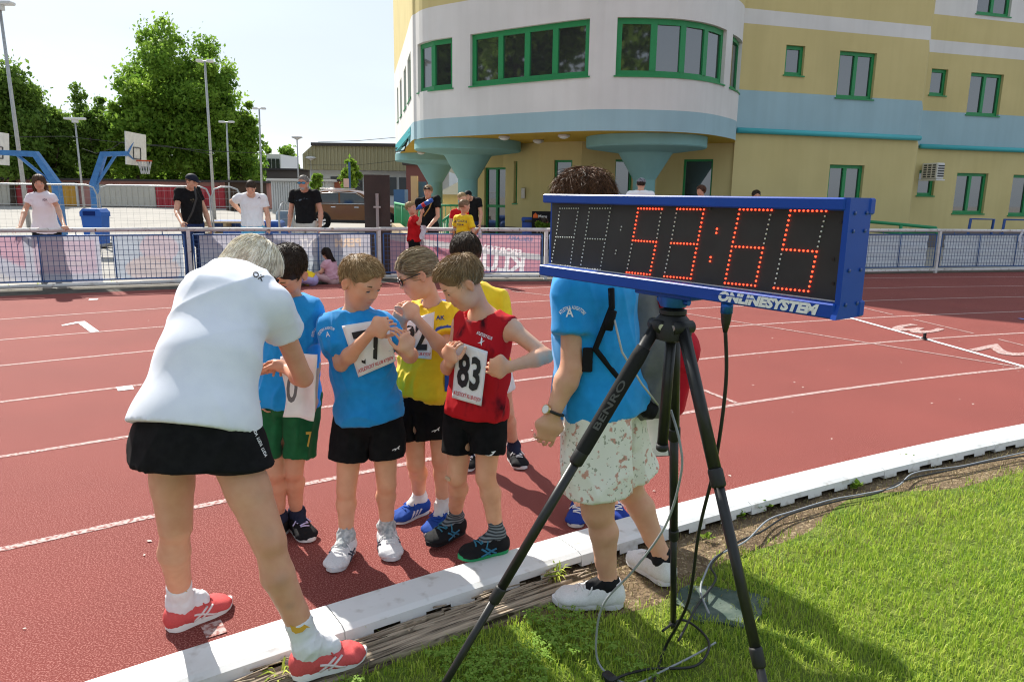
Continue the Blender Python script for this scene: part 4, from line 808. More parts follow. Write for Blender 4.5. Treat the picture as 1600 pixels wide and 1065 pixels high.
for (a_,c_,m_) in ((-60,20,M_gbe),(24,70,M_gred),(76,119,M_gor),(154,242,M_gbe),(243,300,M_gred),(302,350,M_gred)):
    d_=col_box('garage_door',gx(a_),gx(c_),.02,zt-.35,m_,ga,gy+.05,.1); n=max(3,int((gx(c_)-gx(a_))/.5))
    b=MB()
    for k in range(n): b.box((gx(a_)+(gx(c_)-gx(a_))*(k+.5)/n,gy+.04,(zt-.35)/2),((gx(c_)-gx(a_))/n*.82,.04,zt-.5))
    tag(b.build('corrugation',m_,d_),kind='stuff')
b=MB()
for (x0,z0,x1,z1) in ((70,.0,73,1),(119,0,122,1)): b.box(((gx(x0)+gx(x1))/2,gy,zt/2-.1),(gx(x1)-gx(x0),.15,zt-.2))
b.box(((gx(70)+gx(122))/2,gy,zt-.25),(gx(122)-gx(70),.15,.14)); tag(b.build('door_frame',mat_cached('frame_white',(.6,.6,.58)),ga),kind='stuff')
# kiosk, containers, white house
def block(name,label,cat,px0,px1,pt,pb,Y,dep,m_,roof=None,group=None):
    x0,x1=P(px0,300,Y)[0],P(px1,300,Y)[0]; z1=P((px0+px1)/2,pt,Y)[2]; z0=max(0,P((px0+px1)/2,pb,Y)[2]) if pb else 0; e=empty(name,((x0+x1)/2,Y,0),label,cat,group); b=MB(); b.box(((x0+x1)/2,Y+dep/2,(z0+z1)/2),(x1-x0,dep,z1-z0)); b.build('wall',m_,e)
    if roof: b=MB(); b.box(((x0+x1)/2,Y+dep/2,z1+.08),(x1-x0+.5,dep+.5,.16)); b.build('roof',roof,e)
    return e,x0,x1,z0,z1
M_roofd=mat_cached('tar_roof',(.05,.045,.045)); M_cont=mat('container_grey',(.46,.48,.50),(.40,.42,.44),scale=.7,rough=.6); M_brw=mat('brown_boards',(.06,.04,.03),rough=.8)
block('kiosk','brown wooden kiosk behind the man in the white shirt','kiosk',352,390,285,None,58,4,M_brw,M_roofd)
e,x0,x1,z0,z1=block('site_container','pale grey site container behind the man with sunglasses','container',424,512,283,None,52,3,M_cont,mat_cached('cont_roof',(.5,.5,.5)))
b=MB()
for k in range(24): b.box((x0+(x1-x0)*(k+.5)/24,51.97,1.2),((x1-x0)/24*.6,.06,2.0))
tag(b.build('corrugation',M_cont,e),kind='stuff')
block('garage','brick red garage end right of the site container','garage',508,536,283,None,54,4,mat('brick_red',(.36,.13,.09),(.30,.10,.07),scale=3,rough=.9),M_roofd)
e,x0,x1,z0,z1=block('white_house','small white house with dark windows behind the trees','house',419,441,241,None,92,7,mat('house_white',(.62,.63,.64),rough=.9))
for k in range(3): b=MB(); b.box((x0+(x1-x0)*(.2+.3*k),91.95,P(430,258,92)[2]),((x1-x0)*.24,.1,1.5)); b.build('window',mat_cached('far_glass',(.03,.035,.04),rough=.1),e)
block('flat_shed','dark flat roofed shed left of the hall','shed',418,482,266,None,72,8,mat('dark_fascia',(.10,.085,.075),rough=.8),M_roofd)
# ribbed hall
hy=62; hx=lambda px:P(px,300,hy)[0]; hz=lambda px,py:P(px,py,hy)[2]; hall=empty('ribbed_hall',(hx(570),hy,0),'large sports hall with olive ribbed cladding','hall'); M_clad=mat('olive_cladding',(.29,.27,.165),(.25,.235,.14),scale=.5,rough=.6); zt=hz(560,224); zm=hz(560,266)
b=MB(); b.prism([(hx(475),zm),(hx(700),zm),(hx(700),zt-.35),(hx(495),zt),(hx(475),hz(475,241))],(0,hy,0),(1,0,0),(0,0,1),(0,18,0)); b.build('clad_wall',M_clad,hall)
b=MB()
for k in range(40):
    px=478+k*5.6; x=hx(px); top=zt-.05 if px>495 else lerp_(hz(475,241),zt,(px-475)/20)-.05
    b.box((x,hy-.03,(zm+top)/2),(.09,.1,float(top-zm)))
tag(b.build('ribs',M_clad,hall),kind='stuff'); b=MB(); b.box(((hx(490)+hx(702))/2,hy+9,zt-.12),(hx(702)-hx(490),18.6,.25)); b.build('roof',M_roofd,hall)
b=MB(); b.box(((hx(480)+hx(700))/2,hy+9.5,zm/2),(hx(700)-hx(480),17,zm)); b.build('lower_wall',mat('hall_white',(.55,.58,.60),(.48,.51,.53),scale=.5,rough=.8),hall)
for k in range(9): b=MB(); b.box((hx(520+k*18),hy+.97,zm*.62),(hx(534)-hx(520),.1,1.5)); b.build('window',mat_cached('far_glass',(.03,.035,.04),rough=.1),hall)
# far row of sheds under the columns
e,x0,x1,z0,z1=block('yellow_annex','small yellow annex with grey roof seen between the columns','annex',690,722,304,None,40,6,M_yel); xa,xb=P(690,300,40)[0],P(724,300,40)[0]; b=MB(); zr=P(706,266,41)[2]; b.prism([(xa-.3,z1),(xb+1,z1),(xb+1,zr),(xa+.6,z1+.5)],(0,39.7,0),(1,0,0),(0,0,1),(0,7,0)); b.build('roof',mat_cached('sheet_grey',(.45,.48,.50),rough=.4),e)
block('gate_pillar','pale sandstone gate pillar behind the red shirted boy','pillar',642,652,275,None,34,.4,mat('pillar_sand',(.55,.42,.28),rough=.9)); block('gate_panel','blue steel gate beside the sandstone pillar','gate',653,666,284,None,34.4,.1,mat('gate_blue',(.06,.14,.28),rough=.6)); block('recycling_container','blue recycling container by the far gate','container',615,632,296,None,36,1.2,mat('cont_blue',(.03,.10,.26),rough=.6)); block('garage_wall','dark maroon garage front under the corner of the building','garage',635,668,258,None,56,4,mat('maroon',(.14,.06,.06),rough=.8),M_roofd)
# road sign in front of the sapling
e=empty('road_sign',P(547,300,42)*[1,1,0],'blue pole with small sign before the young tree','sign'); q=P(547,300,42)*[1,1,0]; b=MB(); b.cyl(q,q+[0,0,3.2],.06,n=8); b.build('pole',mat_cached('pole_blue',(.05,.10,.22)),e); b=MB(); b.box(P(541,286,41.9),(.3,.03,.5)); b.build('plate',mat_cached('plate_pink',(.5,.35,.33)),e)
# pallets and mats in the yard
M_pal=mat('pallet_wood',(.42,.32,.20),(.34,.25,.15),scale=6,rough=.9)
pal=empty('pallet_stack',P(362,345,22)*[1,1,0],'stack of wooden pallets behind the white shirted man','pallets'); q=P(362,345,22)*[1,1,0]
for k in range(4):
    for j in range(5): b=MB(); b.box(q+[0,-.5+.25*j,.16*k+.13],(1.2,.12,.03)); b.build('slat',M_pal,pal)
    for j in (-1,0,1): b=MB(); b.box(q+[j*.55,0,.16*k+.06],(.1,1.1,.10)); b.build('bearer',M_pal,pal)
for i,(x,y,w_,d_,z,hh,m_,lab) in enumerate(((388,22.5,2.0,1.2,.5,.28,mat('mat_blue',(.02,.08,.30),rough=.5),'blue crash mat leaning on the pallets'),(425,22,2.6,1.2,.35,.22,mat('mat_blue2',(.03,.10,.34),rough=.5),'blue and yellow edged crash mat near the barriers'),(446,24,1.0,.8,.9,.9,mat('barrel',(.16,.21,.25),rough=.5),'grey blue plastic drum by the barriers'))):
    q=P(x,340,y)*[1,1,0]; b=MB()
    if i<2: b.box(q+[0,0,z],(w_,d_,hh),rz=.15,bev=.06); b.box(q+[0,-d_/2-.012+.0,z+hh*.2],(w_*.9,.02,.03),rz=.15)
    else: b.lathe([(.26,0),(.30,.1),(.31,.45),(.30,.8),(.26,.9)],q,16)
    tag(b.build('crash_mat' if i<2 else 'plastic_drum',m_),lab,'mat' if i<2 else 'drum')
    if i<2: b=MB(); b.box(q+[0,0,(z-hh/2)/2],(w_*.8,d_*.7,z-hh/2),rz=.15); tag(b.build('mat_trolley',M_gal),['low steel trolley under the left crash mat','low steel trolley under the right crash mat'][i],'trolley')
# ---------------------------------------------------------------- brown car
def car():
    Y=31; k=P(511,340,Y); gx0=k[0]; e=empty('parked_car',(gx0+1.3,Y,0),'brown sport utility car parked behind the man with sunglasses','car'); M_car=mat('brown_paint',(.16,.060,.012),(.14,.052,.010),scale=2,rough=.3,metal=.25,coat=.35); M_tr=mat('car_trim',(.015,.015,.016),rough=.6); M_cg=mat('car_glass',(.02,.035,.045),rough=.05,ior=1.6,spec=.6)
    x0=gx0-.85; W=1.82
    # side profile rings across width
    low=[(0,.42),(.05,.30),(4.35,.28),(4.45,.45),(4.47,.70),(4.42,.86),(3.6,1.0),(3.2,1.03),(.2,1.06),(.02,.95),(-.03,.7)]
    b=MB(); n=len(low); V=[]
    for yy,ins in ((0,.06),(.08,0),(W-.08,0),(W,.06)):
        for (x,z) in low: V.append((x0+x+(ins if x<2 else -ins),Y-W/2+yy,z-(ins*.5 if z>.8 else 0)))
    Fc=[tuple(range(n-1,-1,-1)),tuple(3*n+i for i in range(n))]
    for r in range(3):
        for i in range(n): Fc.append((r*n+i,r*n+(i+1)%n,(r+1)*n+(i+1)%n,(r+1)*n+i))
    b.add(V,Fc); autosmooth(b.build('body',M_car,e),35)
    gh=[(.15,1.05),(.55,1.52),(1.0,1.62),(2.0,1.63),(2.45,1.55),(3.35,1.03)]; n=len(gh); V=[]
    for yy,ins in ((.10,0),(.32,1),(W-.32,1),(W-.10,0)):
        for (x,z) in gh: V.append((x0+x,Y-W/2+yy,z if ins else min(z,1.05+(z-1.05)*.92)))
    b=MB(); Fc=[tuple(range(n-1,-1,-1)),tuple(3*n+i for i in range(n))]
    for r in range(3):
        for i in range(n): Fc.append((r*n+i,r*n+(i+1)%n,(r+1)*n+(i+1)%n,(r+1)*n+i))
    b.add(V,Fc); autosmooth(b.build('cabin',M_car,e),30)
    yy=Y-W/2+.09
    for (poly) in ([(.62,1.10),(.80,1.44),(1.55,1.50),(1.55,1.09)],[(1.62,1.09),(1.62,1.50),(2.25,1.47),(2.95,1.08)],[(.30,1.12),(.55,1.12),(.70,1.40),(.60,1.42)]):
        b=MB(); b.prism(poly,(x0,yy-.005,0),(1,0,0),(0,.0,1),(0,.02,0)); b.build('side_window',M_cg,e)
    b=MB(); b.tube([(x0+.58,yy-.01,1.07),(x0+.77,yy-.01,1.47),(x0+1.6,yy-.01,1.53),(x0+2.28,yy-.01,1.50),(x0+3.02,yy-.01,1.06),(x0+.58,yy-.01,1.07)],.014,5); b.build('chrome_trim',mat_cached('chrome',(.7,.7,.7),metal=1,rough=.2),e,True)
    b=MB(); b.cyl((x0+.75,yy+.2,1.66),(x0+2.2,yy+.2,1.67),.02,n=6); b.build('roof_rail',mat_cached('chrome',(.7,.7,.7)),e,True)
    for xx in (.85,3.55):
        wv=empty  # wheel: tyre with rim child
        b=MB(); c=np.array([x0+xx,Y-W/2+.02,.36]); prof=[(.20,-.11),(.33,-.11),(.365,-.07),(.365,.07),(.33,.11),(.20,.11)]; V=[];Fc=[]; N_=28
        for r,t in prof:
            for q in range(N_): a=2*math.pi*q/N_; V.append(c+np.array([r*math.cos(a),t,r*math.sin(a)]))
        for i in range(5):
            for q in range(N_): Fc.append((i*N_+q,i*N_+(q+1)%N_,(i+1)*N_+(q+1)%N_,(i+1)*N_+q))
        b.add(V,Fc); ty=b.build('tyre',mat_cached('tyre',(.015,.015,.015),rough=.9),e,True)
        b=MB(); b.tube([c+[0,-.07,0],c+[0,-.03,0]],.06,10)
        for q in range(5):
            a=2*math.pi*q/5+.3; d=np.array([math.cos(a),0,math.sin(a)]); s_=np.array([-d[2],0,d[0]]); b.hexa([c+d*.04-s_*.03+[0,-.08,0],c+d*.04+s_*.03+[0,-.08,0],c+d*.04+s_*.03+[0,-.04,0],c+d*.04-s_*.03+[0,-.04,0],c+d*.24-s_*.045+[0,-.085,0],c+d*.24+s_*.045+[0,-.085,0],c+d*.24+s_*.045+[0,-.04,0],c+d*.24-s_*.045+[0,-.04,0]])
        b.tube([c+np.array([math.cos(a)*.24,-.08,math.sin(a)*.24]) for a in np.linspace(0,6.283,25)],.018,5); tag(b.build('rim',mat_cached('alloy',(.62,.62,.63),metal=.9,rough=.3),ty),kind='stuff')
        b=MB(); b.prism([(math.cos(a)*.41,math.sin(a)*.41) for a in np.linspace(0,math.pi,16)],c+[0,-.028,.0],(1,0,0),(0,0,1),(0,.02,0)); b.build('wheel_arch',M_tr,e)
    b=MB(); b.box((x0+2.2,Y-W/2+.0,.36),(2.6,.06,.12),bev=.02); b.build('sill_trim',M_tr,e); b=MB(); b.box((x0+.06,Y-W/2+.18,.88),(.14,.36,.14),bev=.03); b.build('tail_light',mat_cached('tail_red',(.35,.01,.01),rough=.2),e); b=MB(); b.box((x0+4.36,Y-W/2+.2,.78),(.14,.38,.14),bev=.03); b.build('headlight',mat_cached('headlight',(.5,.5,.52),rough=.1),e)
    b=MB(); b.box((x0+2.95,Y-W/2-.08,1.10),(.2,.16,.14),bev=.04); b.build('wing_mirror',M_car,e)
    for xx in (1.35,2.3): b=MB(); b.box((x0+xx,Y-W/2-.012,.93),(.2,.03,.035),bev=.008); b.build('door_handle',mat_cached('chrome',(.7,.7,.7)),e)
    return e
car()
# ================================================================ organic shapes: signed distance fields -> one continuous mesh
def axis_vals(lo,hi,h,fine=None):
    return np.arange(lo,hi+h,h,dtype=np.float32)
class Field:
    def __init__(s,lo,hi,h):
        s.h=h; s.ax=[axis_vals(lo[i],hi[i],h) for i in range(3)]; s.D=np.full([len(a) for a in s.ax],.3,np.float32)
    def region(s,lo,hi):
        sl=[]
        for i in range(3):
            a=int(np.searchsorted(s.ax[i],lo[i])); b=int(np.searchsorted(s.ax[i],hi[i]))
            if a>=b: return None
            sl.append(slice(a,b))
        return tuple(sl)
    def apply(s,prim,k=.01,mode='u'):
        fn,lo,hi=prim; mg=k+2.5*s.h; sl=s.region(np.asarray(lo)-mg,np.asarray(hi)+mg)
        if sl is None: return s
        X=s.ax[0][sl[0]][:,None,None]; Y=s.ax[1][sl[1]][None,:,None]; Z=s.ax[2][sl[2]][None,None,:]
        d=fn(X,Y,Z).astype(np.float32); o=s.D[sl]
        if mode=='u':
            hh=np.maximum(k-np.abs(o-d),0)/k if k>0 else 0; s.D[sl]=np.minimum(o,d)-hh*hh*k*.25
        else:
            d=-d if mode=='s' else d
            hh=np.maximum(k-np.abs(o-d),0)/k if k>0 else 0; s.D[sl]=np.maximum(o,d)+hh*hh*k*.25
        return s
    def cut(s,p,n):
        """remove what lies on the +n side of the plane through p"""
        p=np.asarray(p,np.float32); n=nrm(n).astype(np.float32)
        d=(s.ax[0]-p[0])[:,None,None]*n[0]+(s.ax[1]-p[1])[None,:,None]*n[1]+(s.ax[2]-p[2])[None,None,:]*n[2]
        s.D=np.maximum(s.D,d); return s
    def sample(s,Pn):
        ix=[np.clip(((Pn[:,i]-s.ax[i][0])/s.h),0,len(s.ax[i])-1.001) for i in range(3)]
        f=[np.floor(q).astype(int) for q in ix]; t=[q-fl for q,fl in zip(ix,f)]; r=0
        for a in (0,1):
            for b in (0,1):
                for c in (0,1):
                    wgt=(t[0] if a else 1-t[0])*(t[1] if b else 1-t[1])*(t[2] if c else 1-t[2]); r=r+wgt*s.D[f[0]+a,f[1]+b,f[2]+c]
        return r
    def grad(s,Pn,e=None):
        e=e or s.h; g=np.stack([s.sample(Pn+np.eye(3)[i]*e)-s.sample(Pn-np.eye(3)[i]*e) for i in range(3)],1)
        return g/np.maximum(np.linalg.norm(g,axis=1,keepdims=True),1e-9)
    def mesh(s):
        D=s.D; S=D<0; n=np.array(D.shape)-1
        C=np.zeros(n,np.int8)
        for a in (0,1):
            for b in (0,1):
                for c in (0,1): C+=S[a:a+n[0],b:b+n[1],c:c+n[2]]
        act=np.nonzero((C>0)&(C<8)); I=np.stack(act,1)
        idx=np.full(n,-1,np.int32); idx[act]=np.arange(len(I))
        cor=[(a,b,c) for a in (0,1) for b in (0,1) for c in (0,1)]
        val={q:D[I[:,0]+q[0],I[:,1]+q[1],I[:,2]+q[2]] for q in cor}
        acc=np.zeros((len(I),3)); cnt=np.zeros(len(I))
        for q in cor:
            for ax_ in range(3):
                if q[ax_]==0:
                    q2=list(q); q2[ax_]=1; q2=tuple(q2); v0,v1=val[q],val[q2]; m_=(v0<0)!=(v1<0)
                    t=np.where(m_,v0/np.where(m_,v0-v1,1),0)
                    pp=np.tile(np.array(q,float),(len(I),1)); pp[:,ax_]=t; acc+=np.where(m_[:,None],pp,0); cnt+=m_
        V=(I+acc/cnt[:,None])*s.h+np.array([a[0] for a in s.ax])
        Q=[]
        for ax_ in range(3):
            b_,c_=(ax_+1)%3,(ax_+2)%3
            sl0=[slice(None)]*3; sl1=[slice(None)]*3; sl0[ax_]=slice(0,-1); sl1[ax_]=slice(1,None)
            ch=S[tuple(sl0)]!=S[tuple(sl1)]; pos=np.stack(np.nonzero(ch),1)
            ok=(pos[:,b_]>0)&(pos[:,c_]>0)&(pos[:,b_]<n[b_])&(pos[:,c_]<n[c_]); pos=pos[ok]
            def cell(db,dc):
                q=pos.copy(); q[:,b_]-=db; q[:,c_]-=dc; return idx[q[:,0],q[:,1],q[:,2]]
            q=np.stack([cell(1,1),cell(0,1),cell(0,0),cell(1,0)],1)
            inside=S[pos[:,0],pos[:,1],pos[:,2]]
            q[~inside]=q[~inside][:,::-1]; Q.append(q)
        Q=np.concatenate(Q); Q=Q[(Q>=0).all(1)]
        return V,Q
def rcone(a,b,ra,rb):
    a=np.asarray(a,float);b=np.asarray(b,float); ab=b-a; L2=max(ab@ab,1e-9); r=max(ra,rb)
    def fn(X,Y,Z):
        t=np.clip(((X-a[0])*ab[0]+(Y-a[1])*ab[1]+(Z-a[2])*ab[2])/L2,0,1)
        return np.sqrt((X-a[0]-t*ab[0])**2+(Y-a[1]-t*ab[1])**2+(Z-a[2]-t*ab[2])**2)-(ra+(rb-ra)*t)
    return fn,np.minimum(a,b)-r,np.maximum(a,b)+r
def flat(prim,p,n):
    """prim cut by a plane"""
    fn0,lo,hi=prim; p=np.asarray(p,float); n=nrm(n)
    return (lambda X,Y,Z:np.maximum(fn0(X,Y,Z),(X-p[0])*n[0]+(Y-p[1])*n[1]+(Z-p[2])*n[2])),lo,hi
def ell(c,r,Rm=None):
    c=np.asarray(c,float); r=np.asarray(r,float); Rm=np.eye(3) if Rm is None else np.asarray(Rm)   # columns = axes
    def fn(X,Y,Z):
        x,y,z=X-c[0],Y-c[1],Z-c[2]
        q=[(x*Rm[0,i]+y*Rm[1,i]+z*Rm[2,i]) for i in range(3)]
        k0=np.sqrt((q[0]/r[0])**2+(q[1]/r[1])**2+(q[2]/r[2])**2); k1=np.sqrt((q[0]/r[0]**2)**2+(q[1]/r[1]**2)**2+(q[2]/r[2]**2)**2)
        return k0*(k0-1)/np.maximum(k1,1e-6)
    e=np.abs(Rm)@r
    return fn,c-e,c+e
def sweep(pts,side,rad,pw=2.0):
    pts=np.asarray(pts,float); rad=np.asarray(rad,float); side=np.asarray(side,float)
    if side.ndim==1: side=np.tile(side,(len(pts),1))
    def fn(X,Y,Z):
        out=None
        for i in range(len(pts)-1):
            A,B=pts[i],pts[i+1]; ab=B-A; L2=ab@ab; ax_=ab/math.sqrt(L2); s_=side[i]+side[i+1]; s_=nrm(s_-ax_*(s_@ax_)); f_=np.cross(ax_,s_)
            x,y,z=X-A[0],Y-A[1],Z-A[2]
            w0=x*ax_[0]+y*ax_[1]+z*ax_[2]; t=np.clip(w0/math.sqrt(L2),0,1)
            u=x*s_[0]+y*s_[1]+z*s_[2]; v=x*f_[0]+y*f_[1]+z*f_[2]; w_=w0-t*math.sqrt(L2)
            a=rad[i,0]+(rad[i+1,0]-rad[i,0])*t; b=rad[i,1]+(rad[i+1,1]-rad[i,1])*t; c=np.minimum(a,b)
            if pw==2.0: q=np.sqrt((u/a)**2+(v/b)**2+(w_/c)**2)
            else: q=(np.abs(u/a)**pw+np.abs(v/b)**pw+np.abs(w_/c)**pw)**(1/pw)
            d=(q-1)*c
            if out is None: out=d
            else:
                k=.03; hh=np.maximum(k-np.abs(out-d),0)/k; out=np.minimum(out,d)-hh*hh*k*.25
        return out
    r=rad.max()
    return fn,pts.min(0)-r,pts.max(0)+r
def vnormals(V,Q):
    n=np.cross(V[Q[:,2]]-V[Q[:,0]],V[Q[:,3]]-V[Q[:,1]]); N=np.zeros_like(V)
    for i in range(4): np.add.at(N,Q[:,i],n)
    return N/np.maximum(np.linalg.norm(N,axis=1,keepdims=True),1e-12)
def relax(V,Q,it=1,f=.5):
    for _ in range(it):
        A=np.zeros_like(V); c=np.zeros(len(V))
        for i in range(4):
            for j in (1,3): np.add.at(A,Q[:,i],V[Q[:,(i+j)%4]]); np.add.at(c,Q[:,i],1)
        V=V+(A/c[:,None]-V)*f
    return V
def folds(V,N,amp,seed,freq=14.,axis=None,warp=.35,axf=.8):
    """cloth creases: sharp local ridges along warped waves"""
    rg=np.random.default_rng(seed); d=np.zeros(len(V))
    for i in range(8):
        k=nrm(rg.normal(size=3))
        if axis is not None: k=nrm(k-np.asarray(axis)*(k@np.asarray(axis))*axf)
        k=k*freq*rg.uniform(.7,2.4)
        wv=np.sin(V@nrm(rg.normal(size=3))*freq*.6+rg.uniform(0,6))*warp*4
        s_=np.sin(V@k+wv+rg.uniform(0,6)); mk=np.clip(np.sin(V@(nrm(rg.normal(size=3))*freq*.45)+rg.uniform(0,6))*1.2,0,1)
        d+=(1-np.abs(s_))**2.2*mk
    return V+N*(d*amp)[:,None]
def fold_cut(V,N,V2,ax0):
    wgt=np.clip(1.25-np.abs(N@np.asarray(ax0))*1.4,.0,1); return V+(V2-V)*wgt[:,None]
# ---------------------------------------------------------------- people
M_skin=mat('skin',(1,1,1),(.95,.90,.88),scale=28,detail=5,rough=.5,attr='Col',col3=(.58,.25,.17),scale3=11,ramp3=(.45,.75),fac3=.30,sss=.12,bump=.10,bscale=240,bdist=.002,spec=.35)
M_hairs={}
def hairmat():
    if 'h' not in M_hairs: M_hairs['h']=mat('hair',(1,1,1),(.75,.72,.7),scale=40,rough=.55,attr='Col',spec=.28,sheen=.0)
    return M_hairs['h']
M_eye=mat('eye',(1,1,1),attr='Col',rough=.12,spec=.6)
def frame_head(c,fwd,up):
    f_=nrm(fwd); u=nrm(np.asarray(up)-f_*(np.asarray(up)@f_)); r=np.cross(f_,u); return np.stack([r,f_,u],1)   # columns: right, forward, up
class Hd:
    def __init__(s,c,fwd,up,H): s.c=np.asarray(c,float); s.R=frame_head(c,fwd,up); s.H=H
    def __call__(s,x,y,z): return s.c+s.R@(np.array([x,y,z])*s.H)
    def loc(s,Pn): return (Pn-s.c)@s.R/s.H
def head_prims(F,h,child=True):
    H=h.H; R=h.R; E=lambda c,r,k=.03,mode='u':F.apply(ell(h(*c),np.array(r)*H,R),k*H,mode)
    E((0,-.045,.13),(.345,.425,.375)); 
    E((0,.10,-.13),(.285,.285,.335),.12)
    E((0,.13,-.30),(.20,.20,.165),.10)
    E((0,.245,-.405),(.085,.075,.075),.08)
    for s_ in (-1,1):
        E((s_*.17,.215,-.14),(.11,.10,.12),.08)
        E((s_*.125,.30,.075),(.11,.07,.05),.07)                    # brow
        E((s_*.145,.385,.0),(.085,.055,.05),.06,'s')               # socket
        E((s_*.145,.315,-.005),(.068,.045,.055),.02)               # lid
    F.apply(rcone(h(0,.335,.03),h(0,.405,-.105),.03*H,.045*H),.05*H)
    for s_ in (-1,1): E((s_*.045,.375,-.125),(.035,.045,.03),.03)
    E((0,.352,-.222),(.085,.048,.024),.02); E((0,.346,-.278),(.075,.048,.028),.016); E((0,.40,-.25),(.07,.03,.006),.012,'s')
    for s_ in (-1,1):
        Rt=R@np.array([[math.cos(s_*.35),-math.sin(s_*.35),0],[math.sin(s_*.35),math.cos(s_*.35),0],[0,0,1]])
        F.apply(ell(h(s_*.352,-.06,-.03),np.array([.026,.075,.11])*H,Rt),.02*H)
        F.apply(ell(h(s_*.380,-.045,-.02),np.array([.018,.042,.07])*H,Rt),.02*H,'s')
        F.apply(ell(h(s_*.34,-.05,-.13),np.array([.03,.045,.04])*H,Rt),.02*H)
def hand_prims(F,w_,d,pn,thumb,sc_,curl=.35,spread=.22,pinch=False,k=.006):
    """wrist, direction of the fingers, palm normal, thumb side (+1 = thumb along cross(d,pn))"""
    d=nrm(d); pn=nrm(np.asarray(pn)-d*(np.asarray(pn)@d)); x=np.cross(d,pn)*thumb; w_=np.asarray(w_,float)
    pl=.092*sc_; pw=.040*sc_; th=.0145*sc_
    F.apply(sweep([w_-d*.012*sc_,w_+d*pl*.45,w_+d*pl],x,[(.026*sc_,.019*sc_),(pw,th*1.15),(pw*.98,th*.9)]),.012*sc_)
    F.apply(ell(w_+d*pl*.42+x*pw*.55+pn*th*.5,[.02*sc_]*3),.015*sc_)
    lens=(.072,.080,.074,.058)
    for i in range(4):
        fx=(.75-.5*i)*pw; p=w_+d*pl*(.98-.05*abs(i-1.2))+x*fx; a=0; L_=lens[i]*sc_; dd=nrm(d+x*(.5-i*.33)*spread)
        c_=curl*(.80,1.0,1.14,1.26)[i] if not isinstance(curl,(list,tuple)) else curl[i]
        r=.0077*sc_*(1 if i<3 else .88)
        for j,fr in enumerate((.46,.30,.24)):
            a+=c_*(1.2 if j==0 else 1.35); q=p+(dd*math.cos(a)+pn*math.sin(a))*L_*fr; F.apply(rcone(p,q,r*(1-.07*j),r*(.94-.08*j)),k*.5*sc_ if j==0 else .0015); p=q
    p=w_+d*pl*.28+x*pw*.7+pn*th*.3
    for j,(fr,dirv) in enumerate(((.042,nrm(x*.75+d*.75+pn*(.35+curl_v(curl)*.5))),(.034,nrm(x*(.25-.4*curl_v(curl))+d*.85+pn*(.35+curl_v(curl)*.6))),(.026,nrm(d*.8+pn*(.5+curl_v(curl)*.3)-x*(.15+.3*curl_v(curl)))))):
        q=p+dirv*fr*sc_; F.apply(rcone(p,q,.0115*sc_-.0012*j*sc_,.0105*sc_-.0012*j*sc_),.008*sc_ if j==0 else .003); p=q
def curl_v(c): return c if not isinstance(c,(list,tuple)) else c[0]
def ribbons(roots,steps,wid,rg):
    """roots list of polylines (n,k,3), side from random -> quads"""
    n,k,_=roots.shape; T=np.diff(roots,axis=1); T=np.concatenate([T,T[:,-1:]],1); sd_=rg.normal(size=(n,1,3)); sd_=np.cross(T,np.broadcast_to(sd_,T.shape)); sd_/=np.maximum(np.linalg.norm(sd_,axis=2,keepdims=True),1e-9)
    w_=wid*np.linspace(1,.25,k)[None,:,None]*rg.uniform(.6,1.4,(n,1,1))
    V=np.stack([roots-sd_*w_,roots+sd_*w_],2).reshape(n,k*2,3)
    i0=(np.arange(n)*k*2)[:,None]; Q=[]
    for j in range(k-1): Q.append(np.concatenate([i0+2*j,i0+2*j+1,i0+2*j+3,i0+2*j+2],1))
    return V.reshape(-1,3),np.concatenate(Q)
